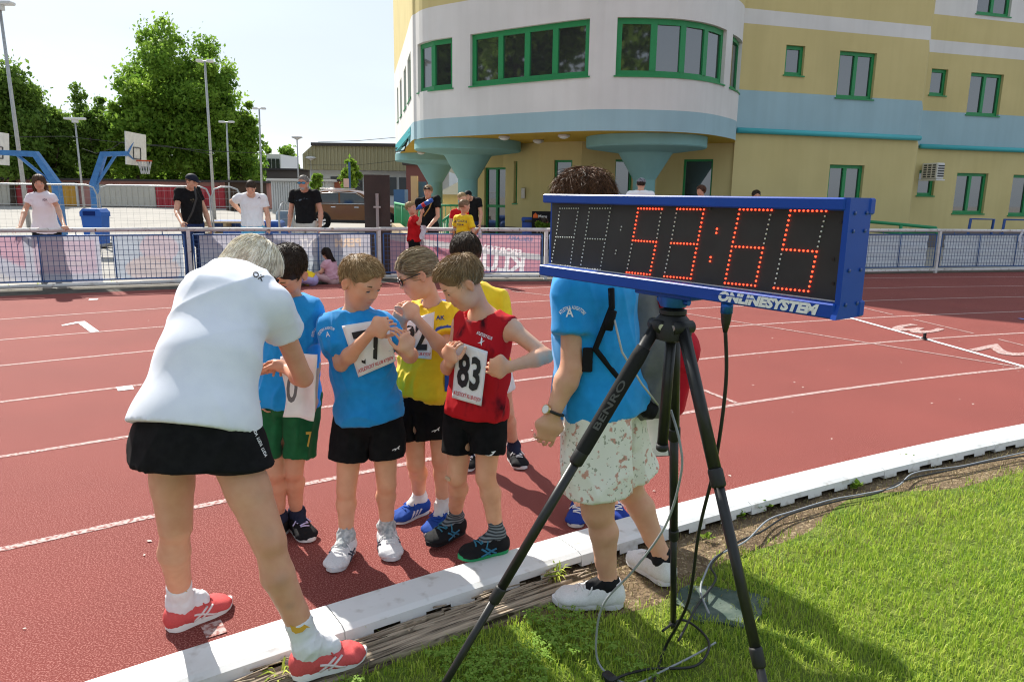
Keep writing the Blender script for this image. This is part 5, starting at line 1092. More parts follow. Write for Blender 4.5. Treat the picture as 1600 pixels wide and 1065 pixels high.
def make_hair(h,style,c1,c2,parent,res,nstr=5200,seed=1,body=None):
    """style: dict(th thickness, front hairline z, nape z, length, lift, flow fn, grav)"""
    H=h.H; R=h.R; rg=np.random.default_rng(seed); st=dict(th=.035,front=.26,side=.0,nape=-.12,length=.16,lift=.35,grav=.0,wave=.0,drop=None,fwd=.35,rough=.25,top=0,puff=0,crown=(0,-.28,.42),wid=.0009)
    st.update(style); th=st['th']
    F=Field(h.c-H*1.05,h.c+H*1.0,res)
    F.apply(ell(h(0,-.055,.135),np.array([.345+th,.425+th,.375+th])*H,R),.01)
    if st['top']: F.apply(ell(h(0,.06,.30),np.array([.29,.34,.22+st['top']])*H,R),.08*H)
    if st['puff']: F.apply(ell(h(0,-.14,.08),np.array([.40+st['puff'],.42+st['puff'],.40+st['puff']*.6])*H,R),.1*H)
    if st['drop']:
        z1,wd,dp,yo=st['drop']; F.apply(sweep([h(0,-.10,.2),h(0,-.13+yo*.5,-.15),h(0,-.13+yo,z1)],R[:,0],np.array([(.40,.42),(wd,dp),(wd*.92,dp*.9)])*H),.06*H)
    # face opening, ears and nape
    F.apply(ell(h(0,.60,-.20+ (st['front']-.26)),np.array([.34,.50,.50])*H,R),.03*H,'s')
    if st['side'] is not None:
        for s_ in (-1,1): F.apply(ell(h(s_*.42,.02,-.13+st['side']),np.array([.13,.26,.22])*H,R),.03*H,'s')
    F.cut(h(0,-.2,st['nape']),-R[:,2]*1.0+R[:,1]*st.get('napetilt',.25))
    V,Q=F.mesh()
    if not len(Q): return None
    N=vnormals(V,Q); loc=h.loc(V)
    # base shell
    sh=rg.random(len(V)); base=np.array(c1)[None,:]*.8*(1-.35*sh[:,None])+np.array(c2)[None,:]*.28*sh[:,None]
    amp=.003*st['rough']*H/.2; sw=np.sin(loc[:,0]*38+np.sin(loc[:,1]*13)*2)*.5+np.sin(loc[:,1]*31+loc[:,0]*17)*.5
    Vb=V+N*(sw*amp*.5)[:,None]
    # strands
    loc_ok=np.nonzero(N@R[:,2]>-.75)[0]; pick=rg.choice(loc_ok,nstr); p=V[pick]; n0=N[pick]
    crown=h(*st['crown']); k=st.get('steps',4); Ls=st['length']*H*rg.uniform(.55,1.25,nstr)
    pts=[p-n0*.002]; cur=p.copy(); g=np.array([0,0,-1.])
    jit=rg.normal(size=(nstr,3))*st['rough']
    part=st.get('part'); fly=1+2.2*(rg.random((nstr,1))<.07)
    for j in range(k):
        fl=cur-crown; fl/=np.maximum(np.linalg.norm(fl,axis=1,keepdims=True),1e-6)
        fl=fl+R[:,1]*st['fwd']-R[:,2]*.15
        if part is not None: fl=fl+np.outer(np.sign(h.loc(cur)[:,0]-part[0]),R[:,0])*part[1]
        nn=F.grad(cur); tan=fl-nn*np.sum(fl*nn,1,keepdims=True); tan/=np.maximum(np.linalg.norm(tan,axis=1,keepdims=True),1e-6)
        wv=np.sin(j*1.7+rg.uniform(0,6,nstr))[:,None]*np.cross(tan,nn)*st['wave']
        dv=tan+nn*st['lift']*(1 if j<2 else .5)*rg.uniform(.3,1.2,(nstr,1))*fly+jit*.5+g*st['grav']+wv
        dv/=np.linalg.norm(dv,axis=1,keepdims=True); cur=cur+dv*(Ls/k)[:,None]
        dd=F.sample(cur); push=np.where(dd<.0015,.0015-dd,0); cur=cur+F.grad(cur)*push[:,None]
        if st.get('hug'): cur=cur-F.grad(cur)*(np.maximum(dd-.006*st['hug'],0)*.7)[:,None]
        pts.append(cur.copy())
    tip=h.loc(cur); mid_=h.loc(pts[len(pts)//2]); keep=~(((tip[:,1]>.18)&(tip[:,2]<st['front']-.05)&(np.abs(tip[:,0])<.33))|((mid_[:,1]>.2)&(mid_[:,2]<st['front']-.05)&(np.abs(mid_[:,0])<.33))); pts=[q[keep] for q in pts]; nstr=int(keep.sum())
    SV,SQ=ribbons(np.stack(pts,1),k,st['wid'],rg)
    mixv=np.clip(rg.normal(.5,.28,nstr),0,1); sc_=np.array(c1)[None]*(1-mixv[:,None])+np.array(c2)[None]*mixv[:,None]
    SC=np.repeat(sc_,(k+1)*2,0)
    VV=np.concatenate([Vb,SV]); QQ=np.concatenate([Q,SQ+len(Vb)]); CCc=np.concatenate([base,SC])
    return mkobj('hair',fastmesh(VV,QQ,hairmat(),True,4,CCc),parent)
def eyes_brows(h,parent,iris=(.07,.05,.04),brow=(.12,.07,.04),look=-.4,closed=False):
    H=h.H
    for s_ in (-1,1):
        b=MB(); n=10; c=h(s_*.145,.322,-.008); rx,ry,rz=.058*H,.042*H,(.022 if closed else .034)*H
        V=[];Cc=[];Q=[]
        for i in range(n+1):
            for j in range(n+1):
                a=(i/n-.5)*math.pi; e=(j/n-.5)*math.pi; q=np.array([math.sin(a)*math.cos(e),math.cos(a)*math.cos(e),math.sin(e)])
                V.append(c+h.R@(q*np.array([rx,ry,rz]))); dI=math.hypot(q[0],q[2]-look); Cc.append((.01,.01,.01) if dI<.2 else (iris if dI<.5 else (.62,.60,.58)))
        for i in range(n):
            for j in range(n): Q.append((i*(n+1)+j,(i+1)*(n+1)+j,(i+1)*(n+1)+j+1,i*(n+1)+j+1))
        mkobj('eye',fastmesh(np.array(V),np.array(Q),M_eye,True,4,np.array(Cc)),parent)
        lash=MB(); bro=MB()
        lash.tube([h(s_*x,.362-abs(x-.145)*.35,.022-abs(x-.145)**2*5-(.012 if closed else 0)) for x in (.085,.12,.15,.18,.205)],[.004*H,.009*H,.010*H,.010*H,.005*H],5)
        bro.tube([h(s_*x,.372-abs(x-.14)*.35-.02*(x>.19),.095+.02*math.sin((x-.06)*14)) for x in (.06,.10,.14,.18,.215)],[.008*H,.016*H,.017*H,.013*H,.006*H],5)
        lash.build('eyelashes',mat_cached('lash',(.03,.02,.018)),parent); bro.build('eyebrow',mat_cached('brow%d'%int(brow[0]*1000),brow),parent)
def skin_colors(V,h,tone,seed=0,legs=None):
    rg=np.random.default_rng(seed); c=np.tile(np.array(tone),(len(V),1))
    l=h.loc(V)
    def blob(ctr,rad): return np.exp(-np.sum(((l-np.array(ctr))/np.array(rad))**2,1))
    lips=np.clip(blob((0,.37,-.245),(.10,.08,.04))*1.6,0,1); c=c*(1-lips[:,None]*.5)+np.array([.50,.16,.13])*lips[:,None]*.5
    ck=np.clip(blob((.2,.28,-.13),(.1,.12,.09))+blob((-.2,.28,-.13),(.1,.12,.09))+blob((0,.44,-.11),(.05,.05,.05))+blob((.4,-.06,0),(.06,.12,.15))+blob((-.4,-.06,0),(.06,.12,.15)),0,1)
    c=c*(1-ck[:,None]*np.array([.02,.18,.2])[None])
    legs=list(legs or [])
    if legs:
        for (p,r,cc,a) in legs:
            wgt=np.exp(-np.sum((V-np.asarray(p))**2,1)/(r*r))*a; c=c*(1-wgt[:,None])+np.array(cc)*wgt[:,None]
    c*=(1+.05*np.sin(V@np.array([31,17,23]))*np.sin(V@np.array([-13,29,19])))[:,None]
    return c
def shoe(parent,heel,toe,Lf,up=(0,0,1),upper=(.02,.02,.02),upper2=None,sole=(.75,.75,.75),lace=(.8,.8,.8),high=False,accent=None,side=1,res=.005,sole_h=.1,tip=None,name='shoe',stripes=None):
    heel=np.asarray(heel,float); d=nrm(np.asarray(toe)-heel); up=nrm(np.asarray(up)-d*(np.asarray(up)@d)); x=np.cross(d,up); L_=Lf
    q=lambda a,b,c:heel+x*a*L_+d*b*L_+up*c*L_
    F=Field(heel-L_*1.2,heel+L_*1.2,res)
    F.apply(sweep([q(0,.10,.16),q(.0,.32,.17),q(.01,.58,.13),q(.015,.80,.10),q(.01,.91,.085)],x,np.array([(.145,.14),(.15,.135),(.17,.105),(.17,.08),(.115,.062)])*L_,2.4),.02)
    F.apply(rcone(q(0,.17,.2),q(0,.17,.30 if not high else .36),.15*L_,.155*L_),.03); F.apply(rcone(q(0,.30,.2),q(0,.45,.20),.11*L_,.09*L_),.03)
    F.apply(rcone(q(0,.19,.29 if not high else .34),q(0,.17,.6),.12*L_,.13*L_),.01,'s')
    F0=Field.__new__(Field); F0.h=F.h; F0.ax=F.ax; F0.D=F.D.copy()
    F.cut(q(0,.1,.335 if not high else .40),up*1.0-d*.25); F.cut(q(0,.5,sole_h*.7),-up)
    V,Q=F.mesh(); N=vnormals(V,Q); V=folds(V,N,.0012,3,60)
    l=(V-heel)@np.stack([x,d,up],1)/L_
    Cc=np.tile(np.array(upper),(len(V),1))
    if upper2 is not None:
        mk=((np.sin(l[:,1]*22+l[:,2]*26)>.55)&(np.abs(l[:,0])>.06)&(l[:,1]>.25)&(l[:,1]<.72)); Cc[mk]=upper2
    if tip is not None: Cc[(l[:,1]>.82)&(l[:,2]<.14)]=tip
    if stripes is not None:
        for s0 in (.40,.50,.60):
            mk=(np.abs(l[:,1]-s0+ (l[:,2]-.1)*.7)<.024)&(np.abs(l[:,0])>.075)&(l[:,2]>.07)&(l[:,2]<.22); Cc[mk]=stripes
    o=mkobj(name,fastmesh(V,Q,mat_cached('shoe_fabric',(1,1,1),col2=(.9,.9,.9),attr='Col',rough=.75,bump=.3,bscale=300,bdist=.002,scale=200),True,4,Cc),parent)
    b=MB(); ys=np.linspace(0,1,19); prof=[]
    wd=np.interp(ys,[0,.05,.15,.35,.6,.78,.9,.97,1],[.06,.125,.16,.155,.19,.19,.145,.075,.02])
    ring=[(w_,y) for w_,y in zip(wd,ys)]+[(-w_,y) for w_,y in zip(wd[::-1],ys[::-1])]
    V=[];Fc=[]; nr=len(ring)
    for (zz,inf) in ((0,-.006),(.012,.006),(sole_h-.012,.01),(sole_h,0)):
        for (a,y) in ring:
            rise=.035*max(0,(y-.72)/.28)**2+.015*max(0,(.1-y)/.1); hgt=zz*(1.25-.45*y)
            V.append(q(a+math.copysign(inf,a)+.012*math.sin(y*3),-.02+y*1.03,hgt+rise))
    for k in range(3):
        for i in range(nr): Fc.append((k*nr+i,k*nr+(i+1)%nr,(k+1)*nr+(i+1)%nr,(k+1)*nr+i))
    Fc.append(tuple(range(nr-1,-1,-1))); Fc.append(tuple(3*nr+i for i in range(nr)))
    b.add(V,Fc); s=b.build('sole',mat_cached('sole%d_%d'%(int(sole[0]*99),int(sole[1]*99)),sole,rough=.7),o); autosmooth(s,50)
    def onto(pts_,off):
        A=np.array(pts_)
        for _ in range(4): A=A-F0.grad(A)*(F0.sample(A)-off)[:,None]
        return list(A)
    b=MB()
    for i in range(5):
        y=.38+.065*i; z=np.interp(y,[.34,.5,.66],[.315,.255,.215]); s_=1 if i%2 else -1
        b.tube(onto([q(-.075,y-.02*s_,z-.02),q(-.035,y-.01*s_,z+.006),q(0,y,z+.01),q(.035,y+.01*s_,z+.006),q(.075,y+.02*s_,z-.02)],.002),.0042 if L_>.24 else .0036,5)
    b.tube(onto([q(0,.40,.33),q(.05,.42,.31),q(.10,.45,.27),q(.12,.5,.2)],.004),.003,5); b.tube(onto([q(0,.40,.33),q(-.05,.41,.31),q(-.10,.44,.27),q(-.12,.5,.2)],.004),.003,5)
    b.build('laces',mat_cached('lace%d_%d_%d'%tuple(int(k*99) for k in lace),lace,rough=.9),o,True)
    if accent is not None:
        b=MB()
        for s_ in (-1,1):
            for (y0,z0,y1,z1) in ((.30,.10,.52,.215),(.42,.09,.60,.20),(.30,.19,.62,.10)):
                b.tube(onto([q(s_*.16,y0+(y1-y0)*t,z0+(z1-z0)*t) for t in (0,.25,.5,.75,1)],.001),.0042,5)
        b.build('side_stripes',mat_cached('acc%d_%d_%d'%tuple(int(k*99) for k in accent),accent,rough=.6),o,True)
    return o
def sock(parent,ank,knee,up_len,r0,col,ft=None,res=.005):
    ank=np.asarray(ank,float); d=nrm(np.asarray(knee)-ank); F=Field(ank-.12,ank+.16,res); r=r0*1.09
    e=ank+d*up_len; F.apply(flat(rcone(ank,ank+d*(up_len+.05),r,r*1.06),e,d),.01)
    for q in (-1,1): 
        s_=nrm(np.cross(d,ft if ft is not None else [0,1,0])); F.apply(ell(ank+s_*q*r0*.75,[r0*.54]*3),.02)
    if ft is not None: F.apply(rcone(ank,ank+ft*r0*1.9-np.array([0,0,r0*.95]),r*.98,r*.9),.02)
    F.apply(rcone(ank,ank-np.array([0,0,r0*1.2]),r,r),.02)
    V,Q=F.mesh(); N=vnormals(V,Q); V=folds(V,N,.002,5,70)
    return mkobj('sock',fastmesh(V,Q,col,True,4),parent)
from mathutils.bvhtree import BVHTree
def lerp(a,b,t): return np.asarray(a)*(1-t)+np.asarray(b)*t
def bez(a,b,c,n=5): return [lerp(lerp(a,b,t),lerp(b,c,t),t) for t in np.linspace(0,1,n)]
KID=dict(pel=(.102,.082),wst=(.092,.074),chs=(.105,.083),top=(.072,.058),sh=.037,ua=(.034,.0275),fa=(.027,.029,.019),th=(.061,.041),kn=.0385,cf=.042,an=.027,nk=.0345,hand=.74)
MAN=dict(pel=(.158,.112),wst=(.142,.105),chs=(.168,.118),top=(.11,.08),sh=.058,ua=(.055,.043),fa=(.042,.046,.029),th=(.09,.06),kn=.057,cf=.060,an=.040,nk=.058,hand=1.0)
WOM=dict(pel=(.170,.120),wst=(.125,.095),chs=(.145,.112),top=(.09,.07),sh=.046,ua=(.046,.037),fa=(.037,.039,.025),th=(.092,.060),kn=.055,cf=.058,an=.036,nk=.048,hand=.92)
def bbox(pts,m): 
    pts=np.array(pts); return pts.min(0)-m,pts.max(0)+m
def torso_line(J):
    up=J['nek']-J['pel']; sh=nrm(J['shR']-J['shL']); hp=nrm(J['hpR']-J['hpL']); bend=J.get('wst')
    w_=bend if bend is not None else lerp(J['pel'],J['nek'],.36); c=J.get('chs'); c=c if c is not None else lerp(J['pel'],J['nek'],.70)
    return [J['pel']-nrm(w_-J['pel'])*.02,w_,c,lerp(c,J['nek'],.75)],[hp,nrm(hp*.6+sh*.4),sh,sh]
def build_body(J,h,T,tone,parent,res,hands,marks=None,feet=True,face=True,belly=0,bust=0,fade=None):
    allp=[J[k] for k in J if J[k] is not None]+[h.c]
    for hd in hands.values(): allp.append(J['wr'+hd['s']]+nrm(hd['d'])*.16*T['hand'])
    lo,hi=bbox(allp,.10 if T is KID else .13); lo[2]=min(lo[2],J['anL'][2]-.06,J['anR'][2]-.06); hi[2]=max(hi[2],(h.c+h.R[:,2]*h.H*.55)[2]+.03)
    ex=np.abs(h.R)@np.array([.42,.52,.56])*h.H; lo=np.minimum(lo,h.c-ex-.01); hi=np.maximum(hi,h.c+ex+.01)
    F=Field(lo,hi,res)
    pts,sd_=torso_line(J); F.apply(sweep(pts,np.array(sd_),[T['pel'],T['wst'],T['chs'],T['top']]),.03)
    for s in 'LR':
        F.apply(rcone(lerp(J['nek'],pts[2],.25),J['sh'+s],T['sh']*1.05,T['sh']),.05)
        F.apply(rcone(J['sh'+s],J['el'+s],T['ua'][0],T['ua'][1]),.03)
        mid=lerp(J['el'+s],J['wr'+s],.28); F.apply(rcone(J['el'+s],mid,T['fa'][0],T['fa'][1]),.015); F.apply(rcone(mid,J['wr'+s],T['fa'][1],T['fa'][2]),.02)
        F.apply(rcone(J['hp'+s],lerp(J['hp'+s],J['kn'+s],.55),T['th'][0],lerp(T['th'][0],T['th'][1],.45)),.02); F.apply(rcone(lerp(J['hp'+s],J['kn'+s],.5),J['kn'+s],lerp(T['th'][0],T['th'][1],.42),T['th'][1]),.012)
        kn,an=J['kn'+s],J['an'+s]; ax_=nrm(an-kn); fw=J.get('kf'+s); fw=fw if fw is not None else J['fwd']; fw=nrm(fw-ax_*(fw@ax_))
        F.apply(ell(kn+fw*T['kn']*.22,np.array([.9,.75,1.15])*T['kn'],frame_head(kn,fw,-ax_)),.012)
        cf=lerp(kn,an,.30)-fw*T['cf']*.20; F.apply(rcone(kn,cf,T['kn']*.92,T['cf']),.012); F.apply(rcone(cf,lerp(kn,an,.72),T['cf'],T['an']*1.12),.012); F.apply(rcone(lerp(kn,an,.68),an,T['an']*1.13,T['an']),.012)
        for q in (-1,1): F.apply(ell(an+np.cross(ax_,fw)*q*T['an']*.75,[T['an']*.5]*3),.015)
        ft=J.get('ft'+s); ft=fw if ft is None else ft
        if feet: F.apply(rcone(an,an+ft*T['an']*1.5-np.array([0,0,T['an']*.9]),T['an']*.95,T['an']*.8),.02)
    # neck and head
    F.apply(rcone(lerp(J['nek'],pts[2],.12),h(0,-.10,-.22),T['nk']*1.12,T['nk']*.96),.03)
    head_prims(F,h)
    for hd in hands.values(): hand_prims(F,J['wr'+hd['s']],hd['d'],hd['n'],hd.get('t',1),T['hand'],hd.get('curl',.35),hd.get('spread',.35))
    V,Q=F.mesh()
    red=tuple(np.array(tone)*[1.0,.78,.72]); auto=[(J[k+s],T['kn']*.95,red,.55) for k in ('kn','el') for s in 'LR']+[(J['wr'+hd['s']]+nrm(hd['d'])*.09*T['hand'],.03,red,.5) for hd in hands.values()]
    Cc=skin_colors(V,h,tone,3,auto+list(marks or []))
    if fade is not None:      # close-cropped hair on the sides and back of the head
        l=h.loc(V); ss=lambda a,b,x:np.clip((x-a)/(b-a),0,1); wgt=ss(-.16,.02,l[:,2]+.14*ss(-.1,-.3,l[:,1]))*ss(.10,.0,l[:,1])*ss(.375,.355,np.abs(l[:,0]))*(l[:,2]>-.36)*.8; wgt*=(1-np.exp(-(((np.abs(l[:,0])-.36)/.05)**2+((l[:,1]+.05)/.10)**2+((l[:,2]+.03)/.13)**2))); Cc=Cc*(1-wgt[:,None])+np.array(fade)*wgt[:,None]
    return mkobj('body',fastmesh(V,Q,M_skin,True,4,Cc),parent),F
def build_shirt(J,h,T,m_,parent,res=.007,off=.014,hem=.06,flare=.012,sleeve=.55,slw=.016,neck=.014,amp=.016,seed=1,tank=False,name='shirt',vneck=0,freq=23,hem_n=None,collar_drop=.0,belly=None,attr=None,hem_in=0):
    pts,sd_=torso_line(J); ax0=nrm(pts[1]-pts[0]); low=J['pel']-ax0*hem; up=nrm(J['nek']-pts[2])
    allp=[low,J['nek'],J['shL'],J['shR'],J['pel']]+[lerp(J['sh'+s],J['el'+s],sleeve or .1) for s in 'LR']
    lo,hi=bbox(allp,max(T['pel'])+.09); F=Field(lo,hi,res); o=off
    rad=np.array([(T['pel'][0]+o+flare-hem_in,T['pel'][1]+o+flare-hem_in),(T['pel'][0]+o+flare*.7-hem_in*.5,T['pel'][1]+o+flare*.7),(T['wst'][0]+o+flare*.4+.008,T['wst'][1]+o+.008),(T['chs'][0]+o,T['chs'][1]+o),(T['top'][0]+o,T['top'][1]+o*.9)])
    F.apply(sweep([low-ax0*.05]+pts,np.array([sd_[0]]+sd_),rad),.03)
    if belly is not None: F.apply(ell(belly[0],belly[1]),.08)
    for s in 'LR':
        F.apply(rcone(lerp(J['nek'],pts[2],.25),J['sh'+s],T['sh']*1.05+o*.75,T['sh']+o*.8),.05)
        if not tank:
            e=lerp(J['sh'+s],J['el'+s],sleeve); d=nrm(J['el'+s]-J['sh'+s])
            F.apply(flat(rcone(J['sh'+s],lerp(J['sh'+s],J['el'+s],sleeve+.25),T['ua'][0]+o*.9,T['ua'][0]+slw),e,d),.028)
        else:
            F.apply(ell(J['sh'+s]+nrm(J['sh'+s]-J['nek'])*T['sh']*.95-up*.015,np.array([1.55,1.55,1.75])*T['sh']),.012,'s')
    F.cut(low,-(ax0 if hem_n is None else nrm(hem_n)))
    nk1=h(0,-.10,-.22); F.apply(rcone(lerp(J['nek'],pts[2],.05+vneck),lerp(J['nek'],nk1,1.2),T['nk']+neck,T['nk']+neck+.012),.008,'s')
    V,Q=F.mesh(); V=relax(V,Q,1,.4); N=vnormals(V,Q)
    top=np.clip(((V-low)@ax0)/.12,0,1); V2=folds(V,N,amp,seed,freq,axis=ax0,axf=.55); V=V+(V2-V)*(.45+.55*(1-np.abs(top*2-1)))[:,None]
    col=attr(V,N,J) if attr else None; F.bvh=BVHTree.FromPolygons(V.tolist(),Q.tolist())
    return mkobj(name,fastmesh(V,Q,m_,True,4,col),parent),F
def build_shorts(J,h,T,m_,parent,res=.007,off=.016,length=.8,wide=.02,rise=.06,amp=.008,seed=2,name='shorts',skirt=None,freq=14,attr=None,tight=False):
    pts,sd_=torso_line(J); ax0=nrm(pts[1]-pts[0])
    ends=[lerp(J['hp'+s],J['kn'+s],length) for s in 'LR']; lo,hi=bbox(ends+[J['pel']+ax0*rise,J['hpL'],J['hpR']],max(T['pel'])+(.12 if not skirt else .22)); F=Field(lo,hi,res)
    F.apply(flat(sweep([J['pel']-ax0*.03,J['pel']+ax0*(rise+.06)],sd_[0],[(T['pel'][0]+off,T['pel'][1]+off),(T['wst'][0]+off+.01,T['wst'][1]+off)]),J['pel']+ax0*rise,ax0),.03)
    if skirt:
        l=J['pel']+np.asarray(skirt['vec']); F.apply(flat(sweep([J['pel']+ax0*.02,lerp(J['pel'],l,.5),l+(l-J['pel'])*.2],sd_[0],[(T['pel'][0]+off,T['pel'][1]+off),(T['pel'][0]+skirt['w']*.55,T['pel'][1]+skirt['w']*.45),(T['pel'][0]+skirt['w'],T['pel'][1]+skirt['w']*.8)]),l,skirt.get('n',-ax0)),.02)
        for s in 'LR': F.apply(flat(rcone(lerp(J['hp'+s],J['kn'+s],.14),J['kn'+s],T['th'][0]+off*.6,T['th'][0]+off+.008),l,skirt.get('n',-ax0)),.06)
    else:
        for s,e in zip('LR',ends):
            d=nrm(J['kn'+s]-J['hp'+s]); a=J['hp'+s]; r0=T['th'][0]+off; r1=lerp(T['th'][0],T['th'][1],length)+wide
            F.apply(flat(rcone(a,lerp(a,J['kn'+s],length+.25),r0,r1),e,d),.02 if not tight else .012)
    if not skirt:
        cr=J['pel']-ax0*.10; e2=(ends[0]+ends[1])/2-ax0*.05; F.apply(sweep([cr,lerp(cr,e2,.5),e2],J['fwd'],[(.2,.0015),(.2,.003),(.2,.006)]),.014,'s')
    V,Q=F.mesh(); V=relax(V,Q,1,.4); N=vnormals(V,Q); V2=fold_cut(V,N,folds(V,N,amp,seed,freq,axis=ax0),ax0)
    col=attr(V,N,J) if attr else None; F.bvh=BVHTree.FromPolygons(V2.tolist(),Q.tolist())
    return mkobj(name,fastmesh(V2,Q,m_,True,4,col),parent),F
# ---- things printed or pinned on clothing: find the cloth surface
def hit(F,xy,Y0,Y1,lift,fallback=None,n=140):
    xy=np.asarray(xy,float).reshape(-1,2); D=np.stack([ray(x,y) for x,y in xy]); D/=D[:,1:2]
    if getattr(F,'bvh',None) is not None:
        tt=np.full(len(xy),.5*(Y0+Y1)); ok=np.zeros(len(xy),bool); o=Vector(CC)
        for i in range(len(xy)):
            d=Vector(D[i]); q=F.bvh.ray_cast(o,d.normalized())[0]
            if q is not None and Y0<q.y<Y1: tt[i]=q.y-lift*.6; ok[i]=True
        return CC+D*tt[:,None],ok,tt,D
    t=np.linspace(Y0,Y1,n); Pn=CC[None,None]+D[:,None]*t[None,:,None]
    lo=np.array([a[0] for a in F.ax]); hi=np.array([a[-1] for a in F.ax])
    d=F.sample(Pn.reshape(-1,3)).reshape(len(xy),n); ins=((Pn>lo)&(Pn<hi)).all(2); d=np.where(ins,d,.3)
    neg=d<lift; ok=neg.any(1); i=neg.argmax(1); i=np.clip(i,1,n-1)
    d0=d[np.arange(len(xy)),i-1]; d1=d[np.arange(len(xy)),i]; f=np.clip((d0-lift)/np.where(np.abs(d0-d1)<1e-6,1,d0-d1),0,1)
    tt=t[i-1]+(t[i]-t[i-1])*f
    return CC+D*tt[:,None],ok,tt,D
def decal(name,txt,m_,F,ctr,w_,h_,Yr,parent,rot=0,bold=.02,lift=.005,shear=0,spacing=1.,poly=None,arc=None):
    """print at photo-measured place on the garment; size in photo pixels"""
    if poly is None:
        V,Fc=text_mesh(txt,1.,bold,shear,spacing=spacing,res=2)
        lo,hi=V.min(0),V.max(0); V=(V-(lo+hi)/2)/(hi-lo)*np.array([w_,h_])
        if arc: th=V[:,0]/arc; V=np.stack([np.sin(th)*(arc+V[:,1]),np.cos(th)*(arc+V[:,1])-arc],1)
    else:
        V=np.array(poly,float)*[w_,h_]; Fc=[tuple(range(len(poly)))]
    c,s=math.cos(rot),math.sin(rot); X=ctr[0]+V[:,0]*c+V[:,1]*s; Y=ctr[1]+V[:,0]*s-V[:,1]*c
    W,ok,tt,D=hit(F,np.stack([X,Y],1),Yr[0],Yr[1],lift)
    if not ok.any(): return None
    med=np.median(tt[ok]); W[~ok]=(CC+D*med)[~ok]
    return mkobj(name,mkmesh(W,Fc,m_),parent)
M_paper=mat('bib_paper',(.86,.86,.86),(.78,.78,.80),scale=12,rough=.65,bump=.1,bscale=9,bdist=.01)
M_black=mat('print_black',(.018,.018,.02),rough=.6); M_redp=mat('print_red',(.55,.03,.04),rough=.6); M_white=mat('print_white',(.82,.82,.82),rough=.6)
def bib(parent,F,quad,Yr,num,numbox,sub=None,lift=.010,nu=12,nv=12,label=None):
    """quad: px corners TL,TR,BR,BL"""
    q=np.array(quad,float); f=lambda u,v:(q[0]*(1-u)+q[1]*u)*(1-v)+(q[3]*(1-u)+q[2]*u)*v
    xy=np.array([f(i/nu,j/nv) for j in range(nv+1) for i in range(nu+1)]); W,ok,tt,D=hit(F,xy,Yr[0],Yr[1],lift)
    med=np.median(tt[ok]); tt=np.where(ok,tt,med); g_=tt.reshape(nv+1,nu+1)
    A=np.stack([np.ones(len(xy)),*( (xy-xy.mean(0)).T/50)],1); co,*_=np.linalg.lstsq(A[ok],tt[ok],rcond=None); pl=(A@co).reshape(g_.shape)
    g_=.35*g_+.65*pl; g_=np.minimum(g_,tt.reshape(g_.shape)+.0)
    for _ in range(3):
        p=np.pad(g_,1,mode='edge'); g_=np.minimum(g_,.5*g_+.125*(p[:-2,1:-1]+p[2:,1:-1]+p[1:-1,:-2]+p[1:-1,2:]))
    ii=np.arange(nu+1)[None,:]; jj=np.arange(nv+1)[:,None]; g_=g_-.004-.004*np.sin(ii*.9+jj*.4)
    def pos(u,v,off=0):
        x=np.clip(u*nu,0,nu-1e-6); y=np.clip(v*nv,0,nv-1e-6); i,j=int(x),int(y); a,b=x-i,y-j
        t=g_[j,i]*(1-a)*(1-b)+g_[j,i+1]*a*(1-b)+g_[j+1,i]*(1-a)*b+g_[j+1,i+1]*a*b; c=f(u,v); d=ray(*c); return CC+d/d[1]*(t-off)
    b=MB(); b.grid(lambda u,v:pos(u,1-v),nu,nv); o=b.build('race_bib',M_paper,parent,True)
    md=o.modifiers.new('s','SOLIDIFY'); md.thickness=.0012; md.offset=-1
    if label: o['label']=label
    def put(txt,box,m_,nm,bold=.03,shear=0):
        V,Fc=text_mesh(txt,1.,bold,shear,res=2); lo,hi=V.min(0),V.max(0); V=(V-lo)/(hi-lo)
        W=[pos(box[0]+(box[2]-box[0])*x,box[3]+(box[1]-box[3])*y,.0035) for x,y in V]; mkobj(nm,mkmesh(W,Fc,m_),o)
    if num: put(num,numbox,M_black,'bib_number')
    if sub: put(sub,(.03,.845,.97,.955),M_redp,'bib_lettering',.02,.2)
    return o
# ================================================================ the group in front
def joints(**k): return {a:(P(*v) if len(v)==3 and not isinstance(v,np.ndarray) else np.asarray(v,float)) for a,v in k.items()}
def base_of(J): return (J['anL']+J['anR'])/2*np.array([1,1,0])
M_bluecot=mat('sky_blue_cotton',(.018,.30,.72),(.014,.265,.66),scale=30,rough=.85,bump=.25,bscale=420,bdist=.001,sheen=.2)
M_yelcot=mat('yellow_jersey',(.86,.60,.025),(.80,.54,.02),scale=30,rough=.7,bump=.25,bscale=420,bdist=.001,sheen=.15)
M_whitecot=mat('white_cotton',(.75,.78,.86),(.71,.74,.83),scale=20,rough=.85,bump=.25,bscale=380,bdist=.001,sheen=.15)
M_blackcot=mat('black_fabric',(.008,.008,.009),(.012,.012,.013),scale=30,rough=.9,bump=.3,bscale=300,bdist=.001)
M_green=mat('green_shorts',(.012,.115,.04),(.01,.09,.032),scale=30,rough=.7,bump=.2,bscale=300,bdist=.001,sheen=.1)
M_redsing=mat('red_singlet',(.48,.012,.018),(.05,.006,.010),scale=9,detail=6,rough=.75,ramp=(.56,.66),bump=.2,bscale=300,bdist=.001,stretch=(1,1,.55))
M_grit=mat('sock_grey',(.62,.64,.64),(.30,.34,.36),scale=60,rough=.9); M_sockw=mat('sock_white',(.75,.75,.74),rough=.9,col2=(.66,.66,.66)); M_sockn=mat('sock_navy',(.02,.025,.05),rough=.9); M_sockcat=mat('patterned_sock',(.74,.75,.78),(.70,.70,.74),scale=20,rough=.9)
